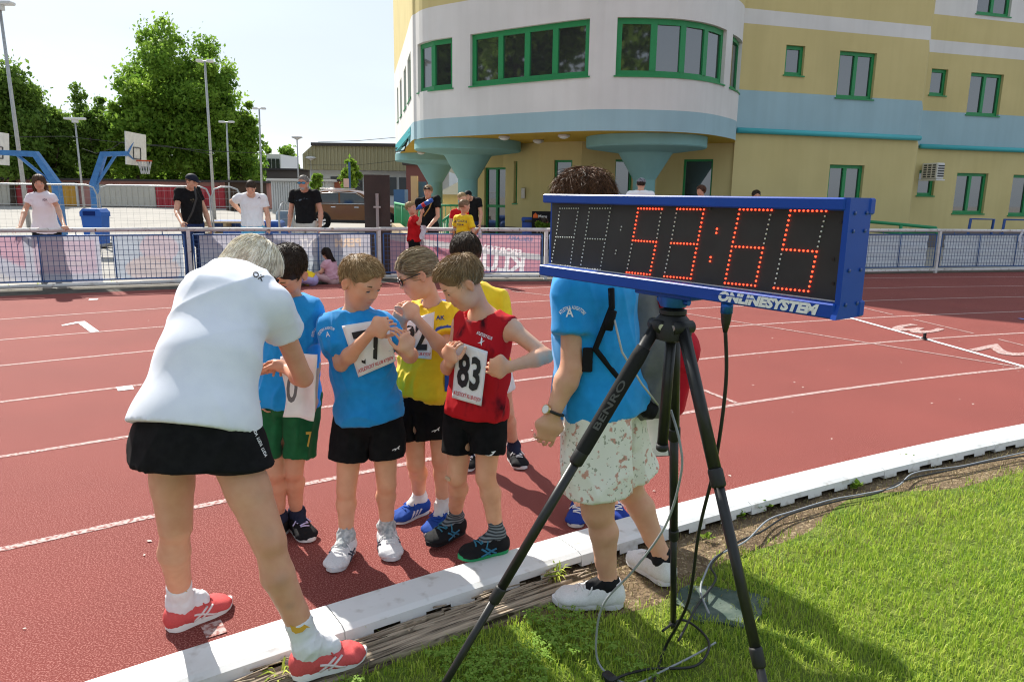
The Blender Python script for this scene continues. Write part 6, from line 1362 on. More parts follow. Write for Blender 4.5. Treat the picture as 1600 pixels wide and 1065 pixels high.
def stripes_mat(n,c1,c2,f):
    m_=mat(n,c1,rough=.9); t=m_.node_tree; N=t.nodes; K=t.links.new; co=N.new('ShaderNodeTexCoord'); wv=N.new('ShaderNodeTexWave'); wv.bands_direction='Z'; wv.inputs['Scale'].default_value=f; wv.inputs['Distortion'].default_value=.6
    x=N.new('ShaderNodeMix'); x.data_type='RGBA'; x.inputs[6].default_value=(*c1,1); x.inputs[7].default_value=(*c2,1); K(co.outputs['Object'],wv.inputs[0]); K(wv.outputs[1],x.inputs[0]); K(x.outputs[2],N['Principled BSDF'].inputs['Base Color']); return m_
M_sockst=stripes_mat('striped_sock',(.025,.03,.035),(.22,.25,.27),26)
PUMA=[(-.5,-.28),(-.2,-.05),(.05,.0),(.3,.3),(.45,.5),(.5,.42),(.36,.1),(.42,-.15),(.3,-.2),(.22,.0),(.0,-.2),(-.12,-.45),(-.2,-.42),(-.12,-.2),(-.38,-.3),(-.48,-.45)]
JOMA=[(-.5,-.25),(-.1,-.38),(.2,.15),(.05,.3),(.5,.5),(.3,-.05),(.1,-.5),(-.25,-.5)]
ARC='ATLETIKA ALIGATORI'
KTONE=(.76,.41,.255)
def child(label,J,h,tone,hands,hair,hc,shirt,shorts,shoes,marks=None,res=.0042,eyes=True,closed=True,brow=(.16,.10,.05),fade=None):
    pe=empty('person',base_of(J),label,'person','children getting race bibs pinned on')
    _,BF=build_body(J,h,KID,tone,pe,res,hands,marks,fade=fade)
    S=build_shirt(J,h,KID,parent=pe,**shirt)[1]; H_=build_shorts(J,h,KID,parent=pe,**shorts)[1]
    make_hair(h,hair,hc[0],hc[1],pe,.005)
    if eyes: eyes_brows(h,pe,brow=brow,closed=closed)
    for s,kw in shoes.items():
        kw=dict(kw); sk=kw.pop('sock',None); heel=kw.pop('heel'); toe=kw.pop('toe'); shoe(pe,heel,toe,float(np.linalg.norm(np.asarray(toe)-heel)),**kw)
        if sk: sock(pe,J['an'+s],J['kn'+s],sk[1],KID['an'],sk[0],J.get('ft'+s))
    return pe,S,H_,BF
def foot(J,s,apx,d,L_,z=.085,base=0.,**k):
    """ankle from its photo point at a given height, shoe heading d (plan), length L_"""
    A=G(*apx,z+base); J['an'+s]=A; d=nrm([d[0],d[1],0]); J['ft'+s]=d; hl=A*[1,1,0]-d*L_*.20+[0,0,base]; k.update(heel=hl,toe=hl+d*L_); return k
M_yelattr=mat('yellow_jersey_trim',(1,1,1),(.92,.90,.88),scale=30,rough=.7,bump=.25,bscale=420,bdist=.001,sheen=.15,attr='Col')
def yel_attr(V,N,J):
    c=np.tile(np.array([.86,.60,.025]),(len(V),1)); blue=np.array([.02,.07,.36])
    for s in 'LR':
        a,b=J['sh'+s],J['el'+s]; L_=np.linalg.norm(b-a); d=(b-a)/L_; t=((V-a)@d)/L_; r=np.linalg.norm(V-a-np.outer((V-a)@d,d),axis=1); c[(t>.46)&(t<.545)&(r<.08)]=blue
    up=nrm(J['nek']-J['pel']); q=V-J['nek']; hgt=q@up; r=np.linalg.norm(q-np.outer(hgt,up),axis=1); c[(hgt>-.045)&(r<.064)]=blue
    return c
# ---- boy with bib 77
J=joints(pel=(575,640,2.93),nek=(553,492,2.93),shL=(594,507,2.89),shR=(516,510,2.94),elL=(641,556,2.84),wrL=(639,550,2.70),elR=(533,569,2.85),wrR=(582,517,2.73),hpL=(598,645,2.93),hpR=(551,645,2.94),knL=(604,756,2.91),knR=(541,766,2.89),anL=(604,832,2.97),anR=(540,845,2.91))
J['fwd']=nrm([.2,-1,0]); J['kfL']=nrm([.5,-1,0])
h=Hd(P(563,441,2.90),nrm([.80,-.45,-.42]),nrm([.25,-.12,1]),.210)
pe,S,SH,_=child('blond boy in sky blue shirt pinning on race bib 77',J,h,KTONE,dict(a=dict(s='L',d=(-.22,-.2,.9),n=(-.75,.45,.1),t=1,curl=.42),b=dict(s='R',d=(.75,-.25,.45),n=(.1,.85,-.35),t=-1,curl=.62)),
 dict(th=.008,length=.11,lift=.30,fwd=.35,hug=1.6,nape=-.10,rough=.24,side=.07,top=.01,front=.36),((.27,.16,.07),(.62,.43,.22)),dict(m_=M_bluecot,hem=.035,flare=.028,sleeve=.62,slw=.024,seed=4),dict(m_=M_blackcot,length=.60,wide=.034,rise=.055,off=.014,seed=5),
 dict(R=foot(J,'R',(541,836),(-.12,-1),.215,upper=(.72,.72,.74),sole=(.62,.63,.66),sock=(M_grit,.05),accent=(.05,.06,.09)),L=foot(J,'L',(604,822),(.35,-1),.215,upper=(.72,.72,.74),sole=(.62,.63,.66),sock=(M_grit,.05),accent=(.05,.06,.09))),fade=(.34,.20,.10))
bib(pe,S,[(534,509),(606,497),(618,564),(560,589)],(2.55,3.1),'77',(.16,.16,.76,.82),'ATLETICKÝ KLUB KYJOV',label='white paper race bib number 77')
decal('sleeve_print',ARC,M_white,S,(508,513),30,4.5,(2.6,3.1),pe,rot=R_(-20),arc=16); decal('sleeve_emblem','A',M_white,S,(512,522),6,8,(2.6,3.1),pe,rot=R_(-10))
decal('logo','',M_white,SH,(619,700),12,9,(2.6,3.2),pe,poly=PUMA)
# ---- boy in green shorts
J=joints(pel=(448,612,3.03),nek=(453,470,3.02),shL=(484,488,3.0),shR=(420,486,3.04),elL=(489,555,3.03),wrL=(489,617,2.98),elR=(412,555,3.02),wrR=(408,612,2.97),hpL=(469,618,3.03),hpR=(425,618,3.04),knL=(459,735,3.0),knR=(430,738,2.98),anL=(463,803,3.08),anR=(436,812,3.04))
J['fwd']=nrm([.1,-1,0])
h=Hd(P(448,424,2.97),nrm([-.35,-.72,-.62]),nrm([.1,-.55,1]),.215)
pe,S,SH,_=child('boy in blue shirt and green shorts half hidden behind the white shirted woman',J,h,(.64,.35,.225),dict(a=dict(s='L',d=(0,-.1,-1),n=(-1,0,0),t=1,curl=.3),b=dict(s='R',d=(.2,-.1,-1),n=(1,0,0),t=-1,curl=.3)),
 dict(th=.012,length=.06,lift=.5,fwd=.5,nape=-.16,rough=.3,front=.26,wid=.001),((.030,.018,.012),(.075,.045,.028)),dict(m_=M_bluecot,hem=.045,flare=.028,sleeve=.58,slw=.026,seed=6),dict(m_=M_green,length=.78,wide=.04,rise=.055,seed=8,amp=.009),
 dict(L=foot(J,'L',(463,800),(.8,-1),.205,upper=(.012,.012,.014),sole=(.66,.66,.66),lace=(.55,.5,.75),sock=(M_sockn,.03)),R=foot(J,'R',(436,806),(-.2,-1),.205,upper=(.012,.012,.014),sole=(.66,.66,.66),lace=(.55,.5,.75),sock=(M_sockn,.03))),fade=(.07,.04,.026))
decal('shorts_number','7',mat('print_gold',(.62,.38,.06),rough=.6),SH,(483,686),9,24,(2.7,3.3),pe,rot=R_(-3)); decal('sleeve_print',ARC,M_white,S,(492,515),24,4,(2.7,3.2),pe,rot=R_(-50),arc=14)
# ---- child with bib 82, braids and glasses
J=joints(pel=(663,600,3.2),nek=(680,482,3.22),shL=(706,494,3.17),shR=(648,490,3.26),elL=(697,550,3.03),wrL=(650,497,2.98),elR=(628,545,3.12),wrR=(628,506,3.02),hpL=(684,605,3.2),hpR=(643,605,3.21),knL=(689,718,3.16),knR=(650,725,3.15),anL=(692,790,3.22),anR=(654,783,3.22))
J['fwd']=nrm([-.5,-1,0])
h=Hd(P(652,428,3.14),nrm([-.88,-.22,-.40]),nrm([-.33,-.08,1]),.210)
pe,S,SH,_=child('fair child with braids and glasses in yellow shirt with race bib 82',J,h,(.72,.42,.28),dict(a=dict(s='L',d=(-.55,-.1,.8),n=(-.6,.6,-.3),t=1,curl=.6),b=dict(s='R',d=(-.1,-.1,1),n=(.5,.8,0),t=-1,curl=.55)),
 dict(th=.012,length=.26,lift=.04,fwd=-.6,hug=1.0,nape=-.12,rough=.07,side=.05,front=.27,crown=(0,.33,.22),wid=.0016),((.22,.15,.085),(.62,.50,.33)),dict(m_=M_yelattr,attr=yel_attr,hem=.045,flare=.028,sleeve=.62,slw=.026,seed=11),dict(m_=M_blackcot,length=.68,wide=.036,rise=.055,seed=12),
 dict(R=foot(J,'R',(656,776),(-.75,-.8),.215,upper=(.02,.07,.33),sole=(.70,.70,.72),lace=(.03,.10,.45),sock=(M_sockw,.055),stripes=(.75,.75,.78)),L=foot(J,'L',(692,790),(-.3,-1),.215,upper=(.02,.07,.33),sole=(.70,.70,.72),lace=(.03,.10,.45),sock=(M_sockw,.055),stripes=(.75,.75,.78))),closed=False,brow=(.3,.2,.12))
bib(pe,S,[(621,505),(679,487),(674,561),(626,557)],(2.85,3.4),'82',(.10,.14,.84,.82),'ATLETICKÝ KLUB KYJOV',label='white paper race bib number 82')
decal('logo','',M_white,SH,(681,671),13,9,(2.9,3.5),pe,poly=PUMA)
decal('chest_print','AK',mat('print_blue',(.02,.06,.30),rough=.6),S,(688,496),14,7,(2.9,3.5),pe)
decal('hem_label','',mat_cached('label_blue',(.02,.07,.30)),S,(699,598),8,26,(2.9,3.5),pe,poly=[(-.5,-.5),(.5,-.5),(.5,.5),(-.5,.5)])
b=MB()   # braided rows lying over the head from brow to nape
for i,x in enumerate((-.26,-.16,-.055,.055,.16,.26)):
    bb=MB(); pts=[]
    for t in np.linspace(0,1,26):
        a=R_(18)+t*R_(150); yy=.435*math.cos(a)-.05; zz=.385*math.sin(a)+.13; sq=math.sqrt(max(.05,1-(x/.36)**2)); pts.append(h(x*(1-.35*t),yy*sq,.13+(zz-.13)*sq))
    bb.tube(pts,[.0068+.0022*math.sin(j*2.4) for j in range(26)],6); ob=bb.build('braid',hairmat(),pe,True)
    at=ob.data.color_attributes.new('Col','FLOAT_COLOR','POINT'); at.data.foreach_set('color',np.tile(np.array([.33,.25,.16,1],np.float32),len(ob.data.vertices)))
def glasses(h,pe,rim=(.01,.012,.014),lens=(.02,.035,.03),z=-.0,tint=None,w_=.125,hh=.075):
    H=h.H; g_=mat_cached('glasses_frame%d'%int(lens[2]*999),rim,rough=.3); m_=mat_cached('lens%d'%int(lens[2]*999),lens,rough=.08,spec=.8); fr=None
    b=MB()
    for s_ in (-1,1): b.tube([h(s_*.29,.33,z+.035),h(s_*.355,.2,z+.045),h(s_*.385,-.04,z+.04)],.0022 if H<.24 else .0025,5)
    b.tube([h(-.04,.415,z+.015),h(0,.425,z+.025),h(.04,.415,z+.015)],.002,5)
    for s_ in (-1,1): b.tube([h(s_*(.155+w_*math.cos(a)),.405-.10*(.155+w_*math.cos(a))**2*4,z+hh*math.sin(a)) for a in np.linspace(0,6.283,17)],.0024,5)
    o=b.build('glasses',g_,pe,True)
    for s_ in (-1,1):
        c=[h(s_*(.155+w_*.95*math.cos(a)),.403-.10*(.155+w_*math.cos(a))**2*4,z+hh*.95*math.sin(a)) for a in np.linspace(0,6.283,17)[:-1]]; mkobj('lens',mkmesh(c,[tuple(range(16))],m_),o)
    return o
glasses(h,pe)
# ---- boy with bib 83
J=joints(pel=(745,632,2.87),nek=(757,492,2.90),shL=(798,512,2.83),shR=(722,506,2.97),elL=(853,556,2.74),wrL=(795,573,2.68),elR=(700,575,2.93),wrR=(702,566,2.78),hpL=(766,636,2.86),hpR=(723,636,2.90),knL=(759,745,2.80),knR=(714,745,2.85),anL=(776,830,2.85),anR=(710,808,2.92))
J['fwd']=nrm([-.7,-.75,0])
h=Hd(P(722,441,2.83),nrm([-.78,-.22,-.58]),nrm([-.4,-.18,1]),.210)
pe,S,SH,_=child('boy in red sleeveless top with race bib 83 stepping on the kerb',J,h,KTONE,dict(a=dict(s='L',d=(-1,-.1,.05),n=(-.1,.9,-.1),t=1,curl=.75),b=dict(s='R',d=(.1,-.3,.9),n=(.6,.6,0),t=-1,curl=.6)),
 dict(th=.008,length=.13,lift=.22,fwd=.4,hug=1.5,nape=-.10,rough=.18,side=.07,top=.01,front=.35),((.20,.115,.05),(.50,.34,.18)),dict(m_=M_redsing,hem=.045,flare=.018,off=.012,neck=.030,tank=True,sleeve=0,seed=15,amp=.011),dict(m_=M_blackcot,length=.66,wide=.022,rise=.055,off=.013,seed=16,amp=.004,tight=True),
 dict(R=foot(J,'R',(712,806),(-.85,-1),.215,base=.02,upper=(.013,.014,.016),sole=(.015,.016,.018),lace=(.05,.2,.3),sock=(M_sockst,.065),accent=(.02,.16,.28)),L=foot(J,'L',(777,832),(-.95,-.45),.215,base=.058,upper=(.013,.014,.016),sole=(.03,.30,.12),lace=(.05,.2,.3),sock=(M_sockst,.065),accent=(.02,.16,.28))),fade=(.26,.15,.075))
bib(pe,S,[(714,533),(762,549),(752,634),(706,621)],(2.5,3.1),'83',(.10,.16,.85,.78),'ATLETICKÝ KLUB KYJOV',label='white paper race bib number 83')
decal('logo','',M_white,SH,(766,708),18,8,(2.5,3.2),pe,poly=JOMA); decal('chest_print','ATLETICKY KLUB',M_white,S,(757,524),26,5,(2.5,3.1),pe,rot=R_(22)); decal('chest_emblem','',M_white,S,(752,533),12,15,(2.5,3.1),pe,poly=[(-.5,-.2),(-.1,-.05),(-.05,.2),(.05,.5),(.15,.25),(.1,.0),(.5,.1),(.1,-.12),(.0,-.5),(-.1,-.2)])
b=MB(); kn=J['knR']; b.box(kn+nrm(np.array([-.9,-.75,0]))*.047+[0,0,.005],(.032,.009,.016),rz=R_(-52),R=None,bev=.003); b.build('sticking_plaster',mat('plaster_tan',(.62,.46,.30),rough=.7),pe)
# ---- dark haired child behind
J=joints(pel=(757,572,3.92),nek=(740,452,3.9),shL=(715,468,3.9),shR=(778,466,3.92),elL=(705,520,3.85),wrL=(712,560,3.78),elR=(790,520,3.88),wrR=(772,560,3.78),hpL=(742,576,3.92),hpR=(776,576,3.92),knL=(740,655,3.92),knR=(792,645,3.93),anL=(738,702,3.98),anR=(803,697,3.98))
J['fwd']=nrm([.1,-1,0])
h=Hd(P(728,398,3.88),nrm([.15,-.8,-.5]),nrm([0,-.3,1]),.215)
child('dark haired child in yellow top standing behind the boy with bib 83',J,h,(.60,.35,.24),dict(a=dict(s='L',d=(.5,-.2,.5),n=(.5,.6,0),t=1,curl=.5),b=dict(s='R',d=(-.5,-.2,.5),n=(-.5,.6,0),t=-1,curl=.5)),
 dict(th=.03,length=.16,lift=.3,fwd=.3,hug=.8,rough=.3,top=.04,wave=.3),((.018,.011,.008),(.10,.065,.04)),dict(m_=M_yelcot,hem=.045,flare=.028,sleeve=.6,slw=.022,seed=21,res=.009),dict(m_=mat('white_shorts',(.7,.7,.72),rough=.8),length=.5,wide=.03,rise=.055,seed=22,res=.009),
 dict(R=foot(J,'R',(803,697),(.35,-1),.21,upper=(.013,.013,.015),sole=(.6,.6,.6),sock=(M_sockn,.06),res=.006),L=foot(J,'L',(738,700),(-.2,-1),.21,upper=(.013,.013,.015),sole=(.6,.6,.6),sock=(M_sockn,.06),res=.006)),res=.006)
# ---- child hidden by the clock and the woman in blue: only the shoes show
J=joints(pel=(925,600,3.35),nek=(925,480,3.35),shL=(950,497,3.35),shR=(900,497,3.35),elL=(952,550,3.33),wrL=(945,600,3.28),elR=(902,550,3.33),wrR=(908,600,3.28),hpL=(940,606,3.35),hpR=(912,606,3.35),knL=(940,715,3.33),knR=(915,715,3.33),anL=(950,775,3.40),anR=(905,780,3.40))
J['fwd']=nrm([-.1,-1,0])
h=Hd(P(928,425,3.33),nrm([-.2,-1,-.1]),nrm([0,0,1]),.2)
child('child with blue shoes hidden behind the woman in floral shorts',J,h,KTONE,{},dict(th=.02,length=.12,lift=.2),((.05,.03,.02),(.12,.08,.05)),dict(m_=M_bluecot,hem=.045,res=.012),dict(m_=M_blackcot,length=.6,res=.012),
 dict(R=foot(J,'R',(905,778),(-.2,-1),.2,upper=(.02,.05,.28),sole=(.6,.6,.62),res=.007),L=foot(J,'L',(955,774),(.3,-1),.2,upper=(.02,.05,.28),sole=(.6,.6,.62),res=.007)),res=.009,eyes=False)

# ---- blond woman in white T-shirt bending over the boy
J=joints(pel=(306,655,2.14),nek=(376,440,2.44),shL=(322,448,2.47),shR=(426,478,2.36),elL=(382,560,2.66),wrL=(408,577,2.80),elR=(474,590,2.50),wrR=(452,578,2.70),hpL=(264,676,2.17),hpR=(352,676,2.10),knL=(274,822,2.16),knR=(420,845,2.03),anL=(280,935,2.28),anR=(478,1006,2.06))
J['wst']=P(325,560,2.22); J['chs']=P(352,475,2.36); J['fwd']=nrm([.35,.9,0]); J['kfL']=nrm([.5,1,0]); J['kfR']=nrm([.7,.6,0])
h=Hd(P(395,424,2.62),nrm([.66,.45,-.55]),nrm([.25,.35,1]),.212)
pe=empty('person',base_of(J),'blond woman in white T-shirt and black skirt bending to pin a bib','person')
WOMS=dict(WOM); WOMS.update(ua=(.038,.032),fa=(.032,.034,.022),th=(.075,.052),kn=.047,cf=.050,an=.034,chs=(.137,.108))
sh1=foot(J,'L',(281,936),(.50,.62),.238,z=.10,upper=(.62,.10,.10),sole=(.75,.74,.74),lace=(.6,.1,.1),accent=(.70,.62,.62)); sh2=foot(J,'R',(480,1006),(.80,.5),.238,z=.10,base=.03,upper=(.62,.10,.10),sole=(.75,.74,.74),lace=(.6,.1,.1),accent=(.70,.62,.62))
mk=[(P(412,775,2.0),.022,(.40,.27,.24),.45),(P(425,832,1.98),.018,(.34,.24,.24),.5),(P(440,905,1.98),.022,(.42,.27,.22),.45),(P(452,945,2.0),.014,(.36,.25,.22),.45)]
build_body(J,h,WOMS,(.66,.355,.235),pe,.0055,dict(a=dict(s='L',d=(.5,.5,.05),n=(.3,-.2,-.8),t=-1,curl=.5),b=dict(s='R',d=(-.55,.6,.1),n=(-.4,-.3,-.8),t=1,curl=.5)),mk)
_,WS=build_shirt(J,h,WOMS,M_whitecot,pe,off=.018,hem=.03,flare=.030,sleeve=.38,slw=.028,seed=31,amp=.014,freq=13,neck=.012,hem_in=0)
_,WK=build_shorts(J,h,WOMS,M_blackcot,pe,off=.006,rise=.03,skirt=dict(vec=(.010,-.03,-.125),w=.052,n=np.array([.04,-.12,-1.])),amp=.007,seed=33,freq=13,name='skirt')
make_hair(h,dict(th=.055,length=.62,lift=.05,fwd=-.12,hug=1.4,nape=-.50,napetilt=.1,rough=.10,side=None,front=.20,drop=(-.42,.40,.41,.0),grav=.30,wave=.35,crown=(.05,-.10,.50),steps=7,wid=.0022),(.85,.77,.60),(1.0,.96,.86),pe,.006,nstr=5200,seed=5)
eyes_brows(h,pe); glasses(h,pe,lens=(.03,.03,.031),z=.0)
for s,kw in (('L',sh1),('R',sh2)):
    hl,to=kw.pop('heel'),kw.pop('toe'); shoe(pe,hl,to,.238,**kw); sk=sock(pe,J['an'+s],J['kn'+s],.095,.0365,M_sockcat,J['ft'+s])
    b=MB(); d=nrm(J['kn'+s]-J['an'+s]); c=J['an'+s]+d*.062; vw=nrm(CC-c); sx=nrm(np.cross(vw,d)); uu=np.cross(sx,vw)
    b.prism([(-.026,-.012),(-.012,.004),(.004,.006),(.016,.022),(.02,.012),(.026,.022),(.028,.002),(.02,-.010),(.0,-.014),(-.014,-.008)],c+vw*.044,sx,uu,vw*.004); b.build('cat_motif',mat_cached('mustard',(.55,.32,.04),rough=.9),pe)
decal('neck_print','OK',M_black,WS,(404,431),20,9,(2.0,2.8),pe,rot=R_(30)); decal('skirt_print','LUDA  LUDA  LUDA',M_white,WK,(406,690),50,5,(1.7,2.5),pe,rot=R_(66))
# the bib she is about to pin: curled sheet of paper in her right hand
W0=[P(446,548,2.80),P(492,556,2.74),P(498,590,2.72),P(484,657,2.74),P(442,652,2.80),P(440,590,2.84)]
o=MB().grid(lambda u,v:lerp(lerp(P(444,556,2.82),P(493,553,2.70),u),lerp(P(443,650,2.80),P(486,657,2.72),u),1-v)+np.array([.012*math.sin(v*5+u*2),.03*math.sin(u*3.0)*math.sin(v*2.5)-.01*math.cos(u*7),0])+np.array([.02,0,0])*(math.sin((1-v)*3.1)*u),12,14).build('race_bib',M_paper,None,True)
tag(o,'curled white race bib sheet held by the blond woman','race bib'); md=o.modifiers.new('s','SOLIDIFY'); md.thickness=.001
text_on('bib_number','0',M_grey if 'M_grey' in globals() else mat_cached('print_grey',(.16,.16,.17)),P(459,605,2.745),nrm([1,-.3,.1]),nrm([.1,0,1]),h=.12,w=.05,parent=o,lift=.012,bold=.02)
text_on('bib_lettering','ATLET',M_redp,P(450,574,2.76),nrm([.5,-.2,-.8]),nrm([.8,0,.5]),w=.05,parent=o,lift=.01,bold=.02)
# ---- woman in blue T-shirt and floral shorts behind the clock
J=joints(pel=(938,606,2.62),nek=(925,388,2.62),shL=(897,452,2.50),shR=(935,420,2.77),elL=(893,575,2.44),wrL=(863,648,2.41),elR=(925,540,2.90),wrR=(930,600,2.84),hpL=(928,622,2.54),hpR=(953,620,2.70),knL=(934,798,2.50),knR=(982,762,2.74),anL=(951,908,2.53),anR=(1036,868,2.72))
J['fwd']=nrm([-1,.1,0]); J['kfR']=nrm([-.9,-.1,-.3])
h=Hd(P(908,320,2.60),nrm([-.9,.35,-.15]),nrm([-.1,0,1]),.225)
pe=empty('person',base_of(J),'woman in blue T-shirt and floral shorts behind the clock','person')
sh1=foot(J,'L',(951,908),(-1,.04),.262,z=.095,high=True,upper=(.74,.74,.74),sole=(.70,.70,.70),lace=(.75,.75,.75)); sh2=foot(J,'R',(1036,870),(-.45,.8),.255,z=.10,high=True,upper=(.74,.74,.74),sole=(.70,.70,.70),lace=(.75,.75,.75))
WM2=dict(WOM); WM2.update(ua=(.046,.038),fa=(.037,.040,.026),cf=.053,an=.034,pel=(.165,.125),wst=(.15,.12),chs=(.15,.125),th=(.095,.062),kn=.053)
build_body(J,h,WM2,(.66,.375,.25),pe,.0055,dict(a=dict(s='L',d=(-.25,-.05,-1),n=(-.2,.9,0),t=1,curl=.45),b=dict(s='R',d=(-.6,0,-.6),n=(0,-1,0),t=-1,curl=.5)))
_,LS=build_shirt(J,h,WM2,M_bluecot,pe,off=.022,hem=.075,flare=.024,sleeve=.56,slw=.03,seed=41,amp=.012,freq=12)
M_floral=mat('floral_cotton',(.78,.77,.70),(.58,.31,.25),scale=38,detail=3,rough=.85,ramp=(.585,.65),col3=(.20,.22,.15),scale3=60,ramp3=(.635,.67),fac3=.7,bump=.2,bscale=200,bdist=.002)
build_shorts(J,h,WM2,M_floral,pe,off=.022,length=.84,wide=.050,rise=.055,seed=42,amp=.010,freq=12)
make_hair(h,dict(th=.06,length=.30,lift=.24,fwd=.05,nape=-.42,rough=.34,side=None,front=.22,grav=.12,wave=1.2,puff=.0,hug=4,crown=(.0,-.15,.50),steps=7,wid=.0011),(.022,.012,.008),(.24,.105,.045),pe,.006,nstr=8500,seed=9)
eyes_brows(h,pe)
for s,kw in (('L',sh1),('R',sh2)):
    hl,to=kw.pop('heel'),kw.pop('toe'); shoe(pe,hl,to,.262,**kw); sock(pe,J['an'+s],J['kn'+s],-.012,.033,mat_cached('sock_black',(.012,.012,.014)),J['ft'+s])
decal('sleeve_print',ARC,M_white,LS,(894,480),46,6,(2.2,2.9),pe,arc=24); decal('sleeve_emblem','A',M_white,LS,(890,488),12,14,(2.2,2.9),pe)
wr=J['wrL']; d=nrm(J['wrL']-J['elL']); b=MB(); a_=nrm(np.cross(d,[0,1,0])); c_=np.cross(d,a_); wc=wr-d*.012
b.tube([wc+(a_*math.cos(t)+c_*math.sin(t))*.035 for t in np.linspace(0,6.283,21)],.0055,6); wo_=b.build('watch',mat_cached('watch_strap',(.015,.012,.012),rough=.5),pe,True)
dn=nrm(np.array([-.75,-.6,.2])); dn=nrm(dn-d*(dn@d)); b=MB(); b.cyl(wc+dn*.034,wc+dn*.042,.0175,n=20); b.build('watch_case',mat_cached('gold_case',(.75,.55,.30),metal=1,rough=.25),wo_); b=MB(); b.cyl(wc+dn*.0421,wc+dn*.0430,.0145,n=20); b.build('watch_dial',mat_cached('dial_white',(.75,.75,.72),rough=.3),wo_)
# ================================================================ spectators
def stander(label,px,Y,H,yaw,T,tone,shirt_m,leg_m,hair,hc,ov=None,head=None,headpitch=-.1,headyaw=None,shorts=None,group='spectators behind the fence',res=.013,lean=(0,0),sleeve=.5,z0=0.,name='person',long=True,drop=0,hat=None,shoes=True,hands=None):
    x=P(px,300,Y)[0]; B=np.array([x,Y,z0]); f=np.array([math.sin(yaw),-math.cos(yaw),0]); r=np.array([-f[1],f[0],0])*-1   # f = facing, r = person's right
    r=np.cross(f,[0,0,1]); W=lambda a,b,c:B+r*a*H+f*b*H+np.array([0,0,c*H])
    lx,lf=lean; wd=1.0 if T is not KID else .92
    J=dict(pel=W(0,0,.525),nek=W(lx,lf+.0,.825-abs(lf)*.25),hpL=W(-.055,0,.515),hpR=W(.055,0,.515),knL=W(-.06,.01,.285),knR=W(.06,.01,.285),anL=W(-.06,-.01,.05),anR=W(.06,-.01,.05),
      shL=W(lx-.112*wd,lf,.795-abs(lf)*.25),shR=W(lx+.112*wd,lf,.795-abs(lf)*.25),elL=W(lx-.15,lf-.01,.625),elR=W(lx+.15,lf-.01,.625),wrL=W(lx-.155,lf+.04,.485),wrR=W(lx+.155,lf+.04,.485))
    J['fwd']=f
    for k,v in (ov or {}).items(): J[k]=P(*v)
    hy=yaw if headyaw is None else headyaw; hf=np.array([math.sin(hy),-math.cos(hy),headpitch]); Hh=.133*H if T is not KID else .165*H
    hc_=P(*head) if head else J['nek']+np.array([0,0,Hh*.62])+f*Hh*.18
    h=Hd(hc_,nrm(hf),np.array([0,0,1])+f*(-headpitch)*.5,Hh)
    e=empty(name,B,label,'person',group)
    hd=hands or dict(a=dict(s='L',d=J['wrL']-J['elL'],n=r,t=-1,curl=.35),b=dict(s='R',d=J['wrR']-J['elR'],n=-r,t=1,curl=.35))
    build_body(J,h,T,tone,e,res,hd)
    S=build_shirt(J,h,T,shirt_m,e,res=res,off=.018,hem=.02,flare=.014,sleeve=sleeve,slw=.024,amp=.012)[1]
    if long:
        b=build_shorts(J,h,T,leg_m,e,res=res,off=.012,length=.97 if shorts is None else shorts,wide=.02,rise=.02,amp=.006,name='trousers' if shorts is None else 'shorts')
        if shorts is None:
            for s in 'LR':
                F=Field(*bbox([J['kn'+s],J['an'+s]],.12),res); F.apply(rcone(lerp(J['kn'+s],J['hp'+s],.1),J['an'+s]-[0,0,.02],T['kn']+.014,T['an']+.03),.02); V,Q=F.mesh(); mkobj('trouser_leg',fastmesh(V,Q,leg_m,True,4),e)
    if shoes:
        for s in 'LR':
            b=MB(); a=J['an'+s]*[1,1,0]+[0,0,z0]; b.tube([a-f*.05*H/1.7+[0,0,.035],a+f*.03+[0,0,.04],a+f*.10*H/1.7+[0,0,.03],a+f*.14*H/1.7+[0,0,.022]],[.04,.045,.042,.02],8); b.build('shoe',mat_cached('far_shoe',(.05,.05,.05)),e,True)
    if hair: make_hair(h,hair,hc[0],hc[1],e,.010,nstr=700,seed=int(px))
    if hat:
        F=Field(h.c-Hh,h.c+Hh,.010); F.apply(ell(h(0,-.05,.17),np.array([.39,.47,.38])*Hh,h.R),.01); F.cut(h(0,0,.17),-h.R[:,2]); F.apply(sweep([h(0,.3,.19),h(0,.66,.15)],h.R[:,0],np.array([(.30,.03),(.22,.025)])*Hh),.01); V,Q=F.mesh(); mkobj('cap',fastmesh(V,Q,hat,True,4),e)
    return e,h,J,S
DK=((.03,.02,.014),(.09,.06,.04)); short_h=dict(th=.012,length=.10,lift=.3,hug=2,wid=.002)
M_navy=mat('navy_denim',(.02,.035,.10),(.015,.028,.08),scale=20,rough=.9); M_lightbl=mat('light_blue_shorts',(.12,.42,.66),rough=.8); M_khaki=mat('pale_shorts',(.5,.48,.44),rough=.85); M_blk2=mat('black_tee',(.008,.008,.009),(.012,.012,.013),scale=20,rough=.85); M_pale=mat('pale_pink_tee',(.78,.72,.76),rough=.85); M_wt2=mat('white_tee',(.80,.80,.82),rough=.85)
MT=(.60,.34,.23)
